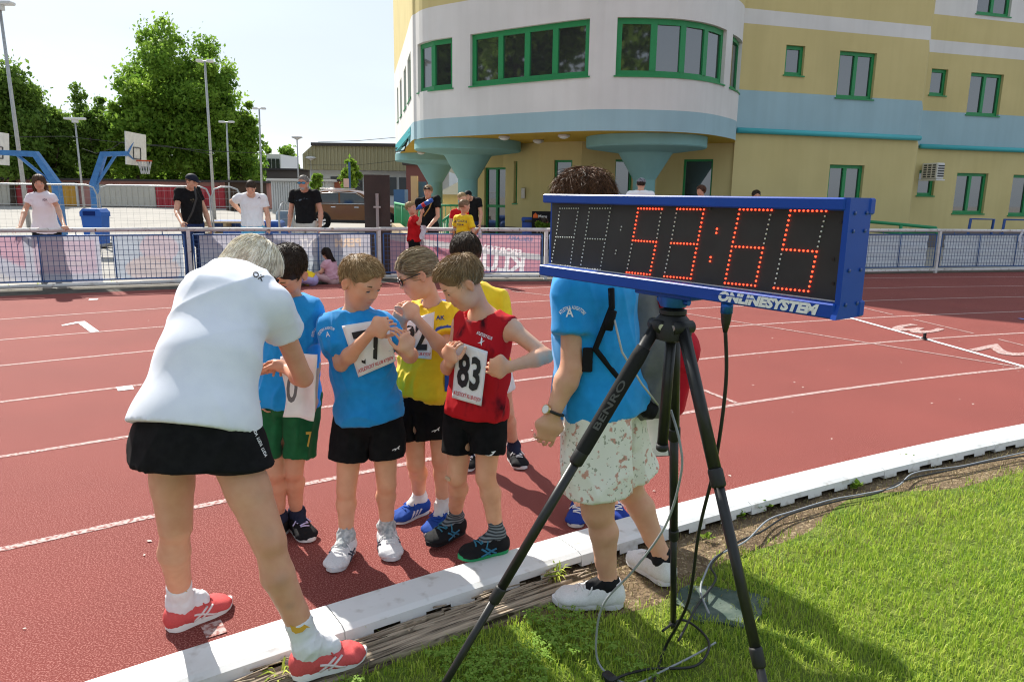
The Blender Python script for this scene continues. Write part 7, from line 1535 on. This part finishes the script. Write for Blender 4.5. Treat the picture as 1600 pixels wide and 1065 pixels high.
# woman leaning on the rail at the left
e,h,J,S=stander('woman in pale top leaning on the rail at the left edge',66,11.75,1.68,.35,WOM,MT,M_pale,M_blk2,dict(th=.05,length=.55,lift=.05,nape=-.75,napetilt=0,side=None,front=.22,drop=(-.7,.36,.22,-.14),grav=.5,hug=1.5,steps=5,wid=.003),((.06,.032,.018),(.22,.12,.065)),
  ov=dict(wrL=(100,353,11.1),elL=(89,322,11.55),wrR=(31,355,11.1),elR=(40,326,11.5),nek=(65,300,11.55),shL=(81,309,11.5),shR=(48,309,11.55)),head=(61,286,11.5),headyaw=.55,hands=dict(a=dict(s='L',d=(.5,-.5,-.4),n=(0,0,-1),t=1,curl=.3),b=dict(s='R',d=(-.5,-.5,-.4),n=(0,0,-1),t=-1,curl=.3)))
eyes_brows(h,e,closed=False); decal('shirt_print','ADA',mat_cached('print_dim',(.25,.22,.28)),S,(70,312),8,4,(10.8,12.2),e)
# man with cap and shoulder bag strap
e,h,J,S=stander('man in black T-shirt and navy cap holding the rail',297,12.75,1.86,1.0,MAN,MT,M_blk2,M_navy,dict(th=.01,length=.08,lift=.2,hug=2,wid=.002),((.16,.10,.06),(.3,.2,.12)),ov=dict(wrR=(285,350,12.1),elR=(276,330,12.5),shR=(280,300,12.65),shL=(306,297,12.95)),head=(300,284,12.65),headyaw=1.15,headpitch=-.3,hat=mat('navy_cap',(.015,.017,.03),rough=.7))
eyes_brows(h,e,closed=False); b=MB(); b.tube([P(304,292,12.5),P(307,310,12.42),P(301,330,12.4),P(291,350,12.45)],.016,5); b.build('bag_strap',mat_cached('strap_grey',(.05,.05,.05)),e,True); decal('shirt_print','*',mat_cached('print_olive',(.10,.08,.05)),S,(302,314),10,8,(12,13.2),e)
# young man in white
e,h,J,S=stander('young man in white T-shirt looking down, hand on hip',392,13.1,1.76,.25,MAN,(.66,.40,.28),M_wt2,M_lightbl,short_h,((.045,.028,.018),(.12,.08,.05)),shorts=.85,ov=dict(elR=(362,315,13.2),wrR=(378,333,13.3)),head=(392,293,12.8),headpitch=-.75,headyaw=.2)
eyes_brows(h,e); decal('shirt_logo','',mat_cached('print_dim',(.25,.22,.28)),S,(405,309),6,4,(12.2,13.6),e,poly=[(-.5,-.5),(0,.5),(.5,-.5),(0,-.1)])
# man with mirrored sunglasses
e,h,J,S=stander('grey bearded man in black T-shirt and mirrored sunglasses',476,13.4,1.87,-.1,MAN,(.56,.30,.21),M_blk2,M_khaki,short_h,((.22,.20,.18),(.45,.43,.40)),shorts=.85,head=(474,285,13.2),headyaw=-.1)
glasses(h,e,lens=(.03,.25,.42),w_=.15,hh=.085); decal('shirt_print','',mat_cached('print_teal',(.12,.16,.2)),S,(472,312),20,5,(12.8,13.8),e,poly=[(-.5,-.3),(-.1,.2),(.2,.5),(.5,.1),(.1,.1),(-.2,-.4)])
F=Field(h.c-.16,h.c+.16,.008); F.apply(ell(h(0,.24,-.38),np.array([.16,.13,.15])*h.H,h.R),.01); V,Q=F.mesh(); mkobj('beard',fastmesh(V,Q,mat_cached('beard_grey',(.36,.34,.32),rough=.9),True,4),e)
# woman in black with the drinking boy
e,h,J,S=stander('woman in black top with sunglasses on her hair behind the drinking boy',669,14.2,1.73,-.1,WOM,(.60,.33,.22),M_blk2,M_blk2,dict(th=.02,length=.2,lift=.05,hug=1.5,wid=.002,side=None),((.28,.16,.07),(.5,.32,.16)),ov=dict(elL=(684,338,14.0),wrL=(668,357,13.5),shL=(683,311,14.1)),head=(669,299,14.0),headpitch=-.25)
eyes_brows(h,e,closed=False); glasses(h,e,lens=(.05,.03,.031),z=.33,w_=.13); b=MB(); b.tube([P(676,311,13.85),P(671,325,13.8),P(662,338,13.8)],.012,5); b.build('bag_strap',mat_cached('strap_tan',(.35,.2,.06)),e,True)
# boy in red drinking, standing on the track side
M_red2=mat('red_tee',(.55,.015,.02),(.48,.012,.016),scale=10,rough=.8)
e,h,J,S=stander('fair boy in red shirt drinking from a blue bottle',646,13.0,1.34,1.35,KID,(.70,.42,.29),M_red2,M_blk2,short_h,((.38,.25,.11),(.62,.45,.24)),shorts=.7,ov=dict(elR=(655,350,12.8),wrR=(659,333,12.75),shR=(648,343,12.9)),head=(642,325,12.95),headpitch=.05,headyaw=1.2,group='children by the fence',sleeve=.6)
eyes_brows(h,e); b=MB(); a=P(650,327,12.75); c=P(676,312,12.7); d=nrm(c-a); L_=np.linalg.norm(c-a); b.tube([a,a+d*.03,a+d*.055,a+d*.07,a+d*L_*.95,a+d*L_],[.015,.015,.03,.038,.038,.03],10); o=b.build('water_bottle',mat('blue_bottle',(.03,.14,.55),rough=.1,trans=.3),None,True); tag(o,'blue plastic bottle held by the boy in red','bottle'); b=MB(); b.tube([a+d*.13,a+d*.19],.0388,10); b.build('bottle_label',mat_cached('lbl_red',(.5,.04,.05)),o)
b=MB(); b.grid(lambda u,v:P(657+8*u,352+22*v,12.85)+np.array([.02*math.sin(v*6),.03*math.sin(u*4),0]),4,6); o=b.build('cloth',mat_cached('towel_white',(.70,.71,.76)),None,True); tag(o,'white cloth dangling by the boy in red','cloth')
# boy in yellow with small bottle
e,h,J,S=stander('boy in yellow team shirt seen from behind by the fence',724,13.05,1.38,2.6,KID,(.68,.40,.27),M_yelcot,M_blk2,short_h,((.25,.16,.09),(.5,.36,.22)),shorts=.7,ov=dict(elR=(741,366,12.9),wrR=(748,358,12.7)),head=(726,322,13.0),headyaw=1.9,group='children by the fence',sleeve=.6)
decal('shirt_print','AK SKALICA',mat_cached('print_navy2',(.03,.03,.12)),S,(719,345),22,4,(12.4,13.4),e,arc=30); decal('shirt_print','TEAM',mat_cached('print_navy2',(.03,.03,.12)),S,(719,351),10,3,(12.4,13.4),e)
b=MB(); a=P(750,372,12.65); b.tube([a,a+[0,0,.10],a+[0,0,.13],a+[0,0,.17]],[.03,.03,.018,.014],10); o=b.build('water_bottle',mat('clear_bottle',(.75,.8,.85),rough=.1,trans=.6),None,True); tag(o,'small clear bottle held by the boy in yellow','bottle')
# people at the entrance
stander('child in red shirt half hidden behind the yellow shirted boy',718,15.2,1.45,.6,KID,(.68,.40,.27),M_red2,M_blk2,short_h,((.38,.25,.11),(.62,.45,.24)),shorts=.7,head=(722,310,15.0),group='people at the entrance',res=.015)
stander('man in black with black cap at the entrance',736,17.5,1.72,-.4,MAN,MT,M_blk2,M_navy,short_h,DK,hat=mat_cached('cap_black',(.012,.012,.013)),head=(731,306,17.3),group='people at the entrance',res=.016)
stander('man in white with patterned cap in front of the column',1001,14.7,1.78,2.9,MAN,MT,M_wt2,M_navy,short_h,DK,hat=mat('camo_cap',(.35,.35,.38),(.05,.05,.07),scale=40,rough=.8),z0=.14,group='people at the entrance',res=.016)
stander('brown haired woman with sunglasses at the right doorway',1097,14.9,1.66,-.8,WOM,MT,M_pale,M_navy,dict(th=.04,length=.4,lift=.05,side=None,nape=-.5,hug=1.5,grav=.3,wid=.003),((.07,.03,.018),(.22,.10,.05)),z0=.14,group='people at the entrance',res=.016)
stander('person with dark hair just above the clock edge',1181,15.1,1.62,0,WOM,MT,M_blk2,M_navy,dict(th=.03,length=.2,lift=.05,side=None,hug=1.5,wid=.003),DK,z0=.1,group='people at the entrance',res=.016)
# two children sitting by the fence
def sitter(label,px,py,Y,H,yaw,shirt_m,leg_m,hair,hc,fold=.2,headdz=0):
    g_=G(px,py); x=g_[0]; B=np.array([x,Y,0]); f=np.array([math.sin(yaw),-math.cos(yaw),0]); r=np.cross(f,[0,0,1]); W=lambda a,b,c:B+r*a*H+f*b*H+np.array([0,0,c*H])
    J=dict(pel=W(0,0,.075),nek=W(0,fold,.36-fold*.5),hpL=W(-.06,.02,.075),hpR=W(.06,.02,.075),knL=W(-.16,.2,.12),knR=W(.16,.2,.12),anL=W(.03,.30,.05),anR=W(-.03,.26,.05),shL=W(-.1,fold,.335-fold*.5),shR=W(.1,fold,.335-fold*.5),elL=W(-.15,fold+.06,.2-fold*.3),elR=W(.15,fold+.06,.2-fold*.3),wrL=W(-.07,fold+.16,.16),wrR=W(.07,fold+.16,.16)); J['fwd']=f
    h=Hd(J['nek']+np.array([0,0,.09*H+headdz])+f*.05*H,nrm(f+np.array([0,0,-.6])),[0,0,1],.165*H); e=empty('person',B,label,'person','children by the fence'); build_body(J,h,KID,(.66,.39,.27),e,.012,dict(a=dict(s='L',d=f,n=(0,0,-1),t=1),b=dict(s='R',d=f,n=(0,0,-1),t=-1)),feet=True)
    build_shirt(J,h,KID,shirt_m,e,res=.012,off=.016,hem=.01,sleeve=.5); build_shorts(J,h,KID,leg_m,e,res=.012,off=.012,length=.95,rise=.02); make_hair(h,hair,hc[0],hc[1],e,.010,nstr=700,seed=int(px))
sitter('child in yellow top and lilac leggings sitting bent by the fence',486,446,12.0,1.3,-1.3,M_yelcot,mat('lilac',(.42,.36,.62),rough=.8),short_h,((.14,.08,.04),(.3,.2,.1)),.26)
sitter('dark long haired girl sitting on the ground by the fence',520,443,12.3,1.1,-1.9,mat('pink_top',(.60,.35,.42),rough=.8),mat('pink_leggings',(.55,.36,.36),rough=.8),dict(th=.04,length=.6,lift=.02,side=None,nape=-.9,hug=1.5,grav=.5,drop=(-.9,.30,.28,-.1),steps=5,wid=.003),((.012,.008,.006),(.05,.03,.02)),.05,.03)
# ================================================================ race clock on tripod
M_cblue=mat('clock_blue',(.005,.060,.38),(.004,.052,.34),scale=6,rough=.42,bump=.06,bscale=160,bdist=.002,spec=.3); M_face=mat('clock_face',(.020,.020,.021),(.026,.026,.027),scale=14,rough=.55,bump=.1,bscale=90,bdist=.002)
bl=P(843,432,2.25); tl=P(853,307,2.25); br_=P(1308,495,1.48); tr_=P(1318,303,1.48)
zb,ztp=(bl[2]+br_[2])/2,(tl[2]+tr_[2])/2
A=np.array([*((bl+tl)/2)[:2],0]); B=np.array([*((br_+tr_)/2)[:2],0]); CL=float(np.linalg.norm(B-A)); ex=(B-A)/CL; ny=np.array([ex[1],-ex[0],0])      # ny faces the viewer
tilt=(br_[2]-bl[2])
def Q(u,z,d): return A+ex*u+np.array([0,0,z])+ny*d          # d towards the viewer
ck=empty('race_clock',Q(CL/2,zb,0),'blue race clock with red LED digits reading 53 65 on a tripod','clock')
D=.085; hz_=ztp-zb
def cbox(name,u0,u1,z0,z1,d0,d1,m_,parent=ck,bev=.003):
    b=MB(); b.box(Q((u0+u1)/2,(z0+z1)/2,(d0+d1)/2),(u1-u0,d1-d0,z1-z0),R=np.stack([ex,ny,[0,0,1]],1),bev=bev); return b.build(name,m_,parent)
FD=-.028     # face plane depth behind the lips
cbox('case',.004,CL-.004,zb+.004,ztp-.004,-D,FD-.004,M_cblue)
face=cbox('face_panel',.008,CL-.010,zb+.030,ztp-.020,FD-.003,FD,M_face,bev=0)
cbox('top_lip',0,CL,ztp-.026,ztp,FD-.006,.004,M_cblue); cbox('bottom_lip',-.006,CL+.002,zb,zb+.032,FD-.006,.008,M_cblue)
b=MB(); b.prism([(0,zb),(D+.012,zb),(D+.012,ztp),(.012,ztp),(.012,zb+.03)],Q(CL-.002,0,.012),-ny,(0,0,1),ex*.012); b.build('side_panel',M_cblue,ck)
b=MB(); b.prism([(0,zb),(D-.03,zb),(D-.03,ztp-.004),(.0,ztp-.004)],Q(-.002,0,FD-.003),-ny,(0,0,1),ex*.008); b.build('side_panel',M_cblue,ck)
cbox('rear_flange',CL+.002,CL+.013,zb+.0,zb+.034,-D-.010,-D+.012,M_cblue); cbox('rear_flange',CL+.002,CL+.013,ztp-.034,ztp,-D-.010,-D+.012,M_cblue)
cbox('lip_strip',.0,CL-.006,zb+.0325,zb+.0345,FD,FD+.005,mat_cached('lip_edge',(.62,.60,.58),rough=.5),bev=0)  # thin pale strip along the back of the bottom lip
for (z) in (zb+.03,zb+.10,zb+.18,ztp-.03):
    for d_ in (-.02,-.065): b=MB(); b.cyl(Q(CL+.010,z,d_),Q(CL+.0125,z,d_),.004,n=8); b.build('rivet',mat_cached('rivet',(.02,.06,.25),rough=.3),ck,True)
for u_,z_ in ((CL-.025,zb+.07),(CL-.03,zb+.12),(CL-.022,ztp-.05),(CL*.60,ztp-.03),(CL*.63,ztp-.03),(CL*.26,ztp-.03),(CL*.28,ztp-.03)): b=MB(); b.cyl(Q(u_,z_,FD),Q(u_,z_,FD+.0015),.0035,n=8); b.build('screw',mat_cached('screw_black',(.006,.006,.006),rough=.3),ck)
# LED digits
M_on=mat('led_lit',(.9,.12,.04),rough=.3,emit=(1,.05,.018),estr=3.0); M_off=mat('led_unlit',(.82,.82,.78),rough=.3)
def onface(cx,cy):
    x,y=820+cx/2.857,280+cy/2.857; d=ray(x,y); o=Q(0,0,FD+.002); t=((o-CC)@ny)/(d@ny); return CC+d*t
segs={'a':('TL','TR'),'f':('TL','ML'),'b':('TR','MR'),'g':('ML','MR'),'e':('ML','BL'),'c':('MR','BR'),'d':('BL','BR')}
digs=[('8',0,dict(TL=(158,130),TR=(240,130),ML=(140,258),MR=(220,260),BL=(118,382),BR=(203,388))),('8',0,dict(TL=(290,130),TR=(383,130),ML=(270,265),MR=(360,268),BL=(248,397),BR=(337,403))),('5',1,dict(TL=(507,131),TR=(612,133),ML=(482,273),MR=(587,280),BL=(455,415),BR=(558,425))),('3',1,dict(TL=(680,133),TR=(800,135),ML=(653,285),MR=(770,290),BL=(622,433),BR=(740,443))),('6',1,dict(TL=(960,135),TR=(1102,138),ML=(925,300),MR=(1063,307),BL=(893,463),BR=(1028,475))),('5',1,dict(TL=(1187,140),TR=(1345,142),ML=(1150,313),MR=(1303,323),BL=(1112,485),BR=(1265,500)))]
ON={'8':'','5':'afgcd','3':'abgcd','6':'afgecd'}
def dots(name,pts,m_,r,parent):
    b=MB()
    for p_ in pts: b.lathe
    V=[];Fc=[]
    for p_ in pts:
        k=len(V); n=8; ey_=np.array([0,0,1.])
        for rr,dd in ((1,0),(.75,.0016),(0.0,.0024)):
            if rr>0: V+=[p_+ex*(rr*r*math.cos(2*math.pi*i/n))+ey_*(rr*r*math.sin(2*math.pi*i/n))+ny*dd for i in range(n)]
            else: V.append(p_+ny*dd)
        for i in range(n): Fc.append((k+i,k+(i+1)%n,k+n+(i+1)%n,k+n+i)); Fc.append((k+n+i,k+n+(i+1)%n,k+2*n))
    tag(mkobj(name,mkmesh(V,Fc,m_,True),parent),kind='stuff')
for ch,on,C_ in digs:
    W={k:onface(*v) for k,v in C_.items()}; lit=[];off_=[]; seen=[]
    for sname in 'afgecdb':
        a,c=W[segs[sname][0]],W[segs[sname][1]]; n=8 if sname in 'agd' else 8
        isl=on and sname in ON[ch]
        for i in range(n+1):
            p_=a*(1-i/n)+c*i/n; near=[q for q in seen if np.linalg.norm(q[0]-p_)<.005]
            if near:
                if isl and not near[0][1]: near[0][1]=True
                continue
            seen.append([p_,bool(isl)])
    lit=[q for q,l in seen if l]; off_=[q for q,l in seen if not l]
    if lit: dots('lit_leds',lit,M_on,.0024,ck)
    if off_: dots('unlit_leds',off_,M_off,.0023,ck)
dots('lit_colon',[onface(*p) for p in ((858,222),(855,240),(830,348),(827,366))],M_on,.0026,ck); dots('unlit_colon',[onface(*p) for p in ((432,212),(428,226),(408,318),(405,332))],M_off,.0023,ck)
text_on('brand_lettering','ONLINESYSTEM',mat_cached('letter_white',(.78,.80,.82),rough=.5),Q(CL*.836,zb+.0158,.0082),ex,(0,0,1),w=.255,h=.024,parent=ck,lift=.001,bold=.06,shear=.25)
b=MB(); b.box(Q(CL*.745,zb+.0190,.0100),(.115,.0006,.0022),R=np.stack([ex,ny,[0,0,1]],1)); b.build('lettering_stripe',M_cblue,ck)
# mount plate and handle plug under the case
cbox('mount_plate',CL*.40,CL*.60,zb-.012,zb,-.08,-.01,M_cblue)
# ---- tripod
ap=P(1047,500,1.90); apz=zb-.075; ap=np.array([*Q(CL*.5,0,-.06)[:2],apz])
tp=empty('tripod',ap*[1,1,0],'black metal tripod carrying the race clock','tripod'); M_tb=mat('tripod_black',(.012,.012,.013),(.017,.017,.018),scale=40,rough=.38,spec=.5); M_tg=mat('tripod_grip',(.02,.02,.021),rough=.8,bump=.3,bscale=300,bdist=.002); M_collar=mat('tripod_collar',(.014,.014,.015),rough=.55); M_tbl=mat('anodised_blue',(.02,.12,.50),metal=.6,rough=.35)
b=MB(); b.lathe([(.034,0),(.040,.012),(.040,.028),(.030,.034)],ap+[0,0,.035],24); autosmooth(b.build('quick_plate_clamp',M_tbl,tp)); b=MB(); b.lathe([(.030,0),(.036,.006),(.036,.016),(.02,.022)],ap+[0,0,.010],24); autosmooth(b.build('base_ring',M_collar,tp)); b=MB(); b.box(ap+[0,0,.068],(.08,.08,.012),R=np.stack([ex,ny,[0,0,1]],1),bev=.003); b.build('head_plate',M_tb,tp)
b=MB(); b.lathe([(.02,-.06),(.05,-.05),(.055,-.02),(.045,.0),(.034,.012)],ap,24); autosmooth(b.build('shoulder',M_collar,tp))
for s_ in (-1,1): b=MB(); b.cyl(ap+ex*s_*.038+[0,0,.05],ap+ex*s_*.052+[0,0,.05],.008,n=10); b.build('clamp_knob',M_tbl,tp)
def leg(foot,k,grip=False):
    foot=np.asarray(foot,float); a=ap+nrm((foot-ap)*[1,1,0])*.042-[0,0,.015]; d=nrm(foot-a); L_=np.linalg.norm(foot-a); q=lambda t:a+d*L_*t
    b=MB(); b.tube([q(0),q(.30)],.0165,12); lg=b.build('leg',M_tb,tp,True)
    if grip:
        b=MB(); b.tube([q(.05),q(.07),q(.285),q(.295)],[.0185,.0205,.0205,.018],14); b.build('foam_grip',M_tg,lg,True); c=q(.18); vw=nrm(CC-c); vw=nrm(vw-d*(vw@d)); text_on('grip_lettering','BENRO',mat_cached('grip_print',(.10,.10,.10)),c+vw*.0209,-d,np.cross(vw,-d),w=.15,h=.018,parent=lg,lift=.0006,bold=.02)
    b=MB(); b.tube([q(.28),q(.64)],.0135,12); b.build('leg_section',M_tb,lg,True); b=MB(); b.tube([q(.61),q(.985)],.0108,12); b.build('leg_section',M_tb,lg,True)
    for t,r in ((.30,.0195),(.63,.0165)): b=MB(); b.tube([q(t-.018),q(t-.014),q(t+.014),q(t+.018)],[r*.9,r,r,r*.85],14); b.build('twist_lock',M_collar,lg,True)
    b=MB(); b.tube([q(.975),q(.985),foot+[0,0,.004]],[.012,.016,.013],10); b.build('rubber_foot',M_collar,lg,True)
    sd_=nrm(np.cross(d,[0,0,1])); b=MB(); b.tube([a-sd_*.03,a+sd_*.03],.017,12); b.build('leg_hinge',M_collar,lg,True); b=MB(); b.tube([a-sd_*.0325,a-sd_*.030],.008,10); b.tube([a+sd_*.030,a+sd_*.0325],.008,10); tag(b.build('hinge_bolts',mat_cached('bolt_steel',(.5,.5,.48),metal=.9,rough=.3),lg),kind='stuff')
leg(G(640,1160),0,True); leg(G(1052,980),1); leg(G(1262,1370),2)
c0=ap-[0,0,.02]; c1=P(1030,712,1.86); c1=np.array([ap[0]-.008,ap[1],c1[2]]); b=MB(); b.tube([c0,c1+[0,0,.02]],.0148,14); b.build('centre_column',M_tb,tp,True); b=MB(); b.tube([c1+[0,0,.02],c1+[0,0,.005],c1],[.017,.017,.012],14); b.build('column_end',M_collar,tp,True)
# ---- cables
M_cab=mat('cable_black',(.012,.012,.013),rough=.5); M_cabg=mat('cable_grey',(.30,.32,.34),(.24,.26,.28),scale=30,rough=.5)
def curve(pts,n=8): return catmull(pts,n)
pc=Q(CL*.66,zb-.006,-.05); pg=P(1135,492,1.72); pg=np.array([*pg[:2],zb]); 
pl=MB(); pl.tube([pg,pg-[0,0,.03],pg-[0,0,.05],pg-[0,0,.075]],[.013,.013,.011,.005],12); plug=pl.build('cable_plug',mat_cached('plug_black',(.015,.015,.016),rough=.4),None,True); tag(plug,'black and blue cable plug hanging under the clock','plug'); b=MB(); b.tube([pg+[0,0,.006],pg-[0,0,.028]],.0145,12); b.build('plug_collar',M_tbl,plug,True)
def ground(px,py,z=.012): return G(px,py,z)
b=MB(); b.tube(curve([pg-[0,0,.07],P(1134,600,1.74),P(1118,720,1.78),P(1092,830,1.88),P(1075,940,2.0),G(1040,1010,.03),G(1022,1065,.02),G(1015,1130,.02)]),.0048,7); tag(b.build('power_cable',M_cab,None,True),'black power cable hanging from the clock plug to the grass','cable')
b=MB(); b.tube(curve([P(1048,640,1.93),P(1062,690,1.90),P(1064,740,1.9),P(1040,820,1.95),P(990,890,2.02),P(945,940,2.08),P(932,990,2.1),G(938,1040,.03),G(985,1068,.02),G(1040,1045,.02),G(1090,1020,.02),G(1118,1003,.02)]),.0036,7); tag(b.build('signal_cable',M_cabg,None,True),'thin grey cable looping from the tripod onto the grass','cable')
b=MB(); b.tube(curve([G(1108,958,.03),G(1095,925,.03),G(1100,900,.03),G(1118,870,.03),G(1165,845,.03),G(1200,812,.02),G(1240,798,.02),G(1300,780,.02),G(1345,772,.02),G(1400,760,.02),G(1430,738,.02),G(1500,728,.02),G(1560,715,.02),G(1640,698,.02)]),.0042,7); tag(b.build('ground_cable',M_cabg,None,True),'grey cable lying along the soil strip beside the kerb','cable')
b=MB(); b.tube(curve([G(1060,1000,.03),G(1090,945,.03),G(1118,905,.03),G(1112,880,.03),G(1150,848,.03),G(1190,830,.02),G(1235,803,.02),G(1310,782,.02),G(1370,770,.02),G(1420,748,.022),G(1490,733,.02),G(1540,722,.02),G(1640,705,.02)]),.0045,7); tag(b.build('ground_cable',M_cab,None,True),'black cable running beside the grey one along the kerb','cable')
b=MB(); b.tube(curve([G(1035,985,.03),G(1065,968,.03),G(1095,985,.03),G(1108,1010,.03),G(1085,1040,.02),G(1010,1045,.02),G(960,1062,.03),G(975,1085,.02)]),.0045,7); tag(b.build('loop_cable',M_cab,None,True),'black cable loop lying in the grass under the tripod','cable')
b=MB(); b.box(G(952,1058,.03),(.035,.05,.03),rz=.6,bev=.008); tag(b.build('cable_joint',M_cab),'small black cable connector in the grass','connector')
# ---- backpack of the woman in blue, clipboard and small black marker on the track
M_pg=mat('backpack_grey',(.16,.16,.165),(.13,.13,.135),scale=20,rough=.85,bump=.3,bscale=200,bdist=.002); M_pr=mat('backpack_red',(.50,.012,.03),(.42,.010,.025),scale=20,rough=.75); M_pb=mat('backpack_black',(.013,.013,.015),rough=.8)
bc=P(1000,545,2.66); bp=empty('backpack',bc,'grey black and red backpack worn by the woman in blue','backpack'); up=nrm([.0,0,1]); fx=nrm([1,-.1,0]); fy=np.cross(up,fx)
def blob(name,prims,m_,parent,res=.008,amp=.004,seed=3,cuts=()):
    lo=np.min([p[1] for p in prims],0)-.03; hi=np.max([p[2] for p in prims],0)+.03; F=Field(lo,hi,res)
    for p in prims: F.apply(p,.03)
    for c_ in cuts: F.cut(*c_)
    V,Qd=F.mesh(); N=vnormals(V,Qd); V=folds(V,N,amp,seed,20); return mkobj(name,fastmesh(V,Qd,m_,True,4),parent)
blob('main_bag',[sweep([P(1000,470,2.70),P(1012,540,2.70),P(1010,615,2.70)],fy,[(.11,.06),(.15,.085),(.13,.08)],3.0)],M_pg,bp); blob('red_pocket',[sweep([P(1040,465,2.70),P(1062,540,2.70),P(1048,622,2.70)],fy,[(.10,.045),(.13,.055),(.12,.05)],3.0)],M_pr,bp); blob('base',[sweep([P(985,615,2.66),P(1010,628,2.66)],fy,[(.13,.035),(.11,.035)],3.0)],M_pb,bp)
for nm,pts,r in (('shoulder_strap',[P(955,450,2.40),P(956,480,2.40),P(930,545,2.42),P(965,590,2.45),P(990,625,2.52)],.011),('strap_buckle',[P(957,485,2.395),P(950,515,2.40)],.016)):
    b=MB(); b.tube(pts,r,6); b.build(nm,M_pb,bp,True)
b=MB(); b.tube([P(960,500,2.39),P(972,550,2.40),P(1003,600,2.46),P(1028,632,2.56)],.004,5); b.build('pull_cord',mat_cached('cord_grey',(.5,.5,.5)),bp,True); b=MB(); b.box(P(918,562,2.42),(.035,.01,.085),bev=.003); b.build('strap_end',M_pb,bp)
cb=empty('clipboard',P(1022,685,2.8),'white papers on a clipboard held behind the tripod column','clipboard'); c=[P(1002,640,2.82),P(1038,640,2.78),P(1046,712,2.78),P(1006,714,2.82)]; n_=nrm(np.cross(c[1]-c[0],c[3]-c[0])); b=MB(); b.hexa([*c,*[q+n_*.006 for q in c]]); b.build('board',mat_cached('clip_dark',(.05,.05,.06)),cb); cc=sum(c)/4; c2=[cc+(q-cc)*.95-n_*.003 for q in c]; b=MB(); b.hexa([*c2,*[q-n_*.003 for q in c2]]); b.build('paper',M_paper,cb)
mkp=G(1444,531); mk=empty('marker_cone',mkp*[1,1,0],'tiny black marker standing on the lane line','marker'); b=MB(); b.box(mkp*[1,1,0]+[0,0,.018],(.05,.04,.012)); b.build('base',M_pb,mk); b=MB(); b.box(mkp*[1,1,0]+[0,0,.05],(.02,.03,.055)); b.build('upright',M_pb,mk)
# fallen leaves and specks on the track
M_speck=mat('petal_specks',(.6,.55,.5),rough=.9); rg=np.random.default_rng(8); b=MB()
for i in range(260):
    a_=rg.uniform(A0+.1,A1-.1); r_=TR0+.2+abs(rg.normal(0,3.5)); p_=polar(min(r_,37),a_); s_=rg.uniform(.006,.016); t=rg.uniform(0,6); b.add([p_+np.array([math.cos(t)*s_,math.sin(t)*s_,.004]),p_+np.array([-math.sin(t)*s_*.6,math.cos(t)*s_*.6,.006]),p_+np.array([-math.cos(t)*s_,-math.sin(t)*s_,.004]),p_+np.array([math.sin(t)*s_*.6,-math.cos(t)*s_*.6,.005])],[(0,1,2,3)])
tag(b.build('petal_litter',M_speck),'tiny pale petals and specks scattered on the track','litter',kind='stuff')
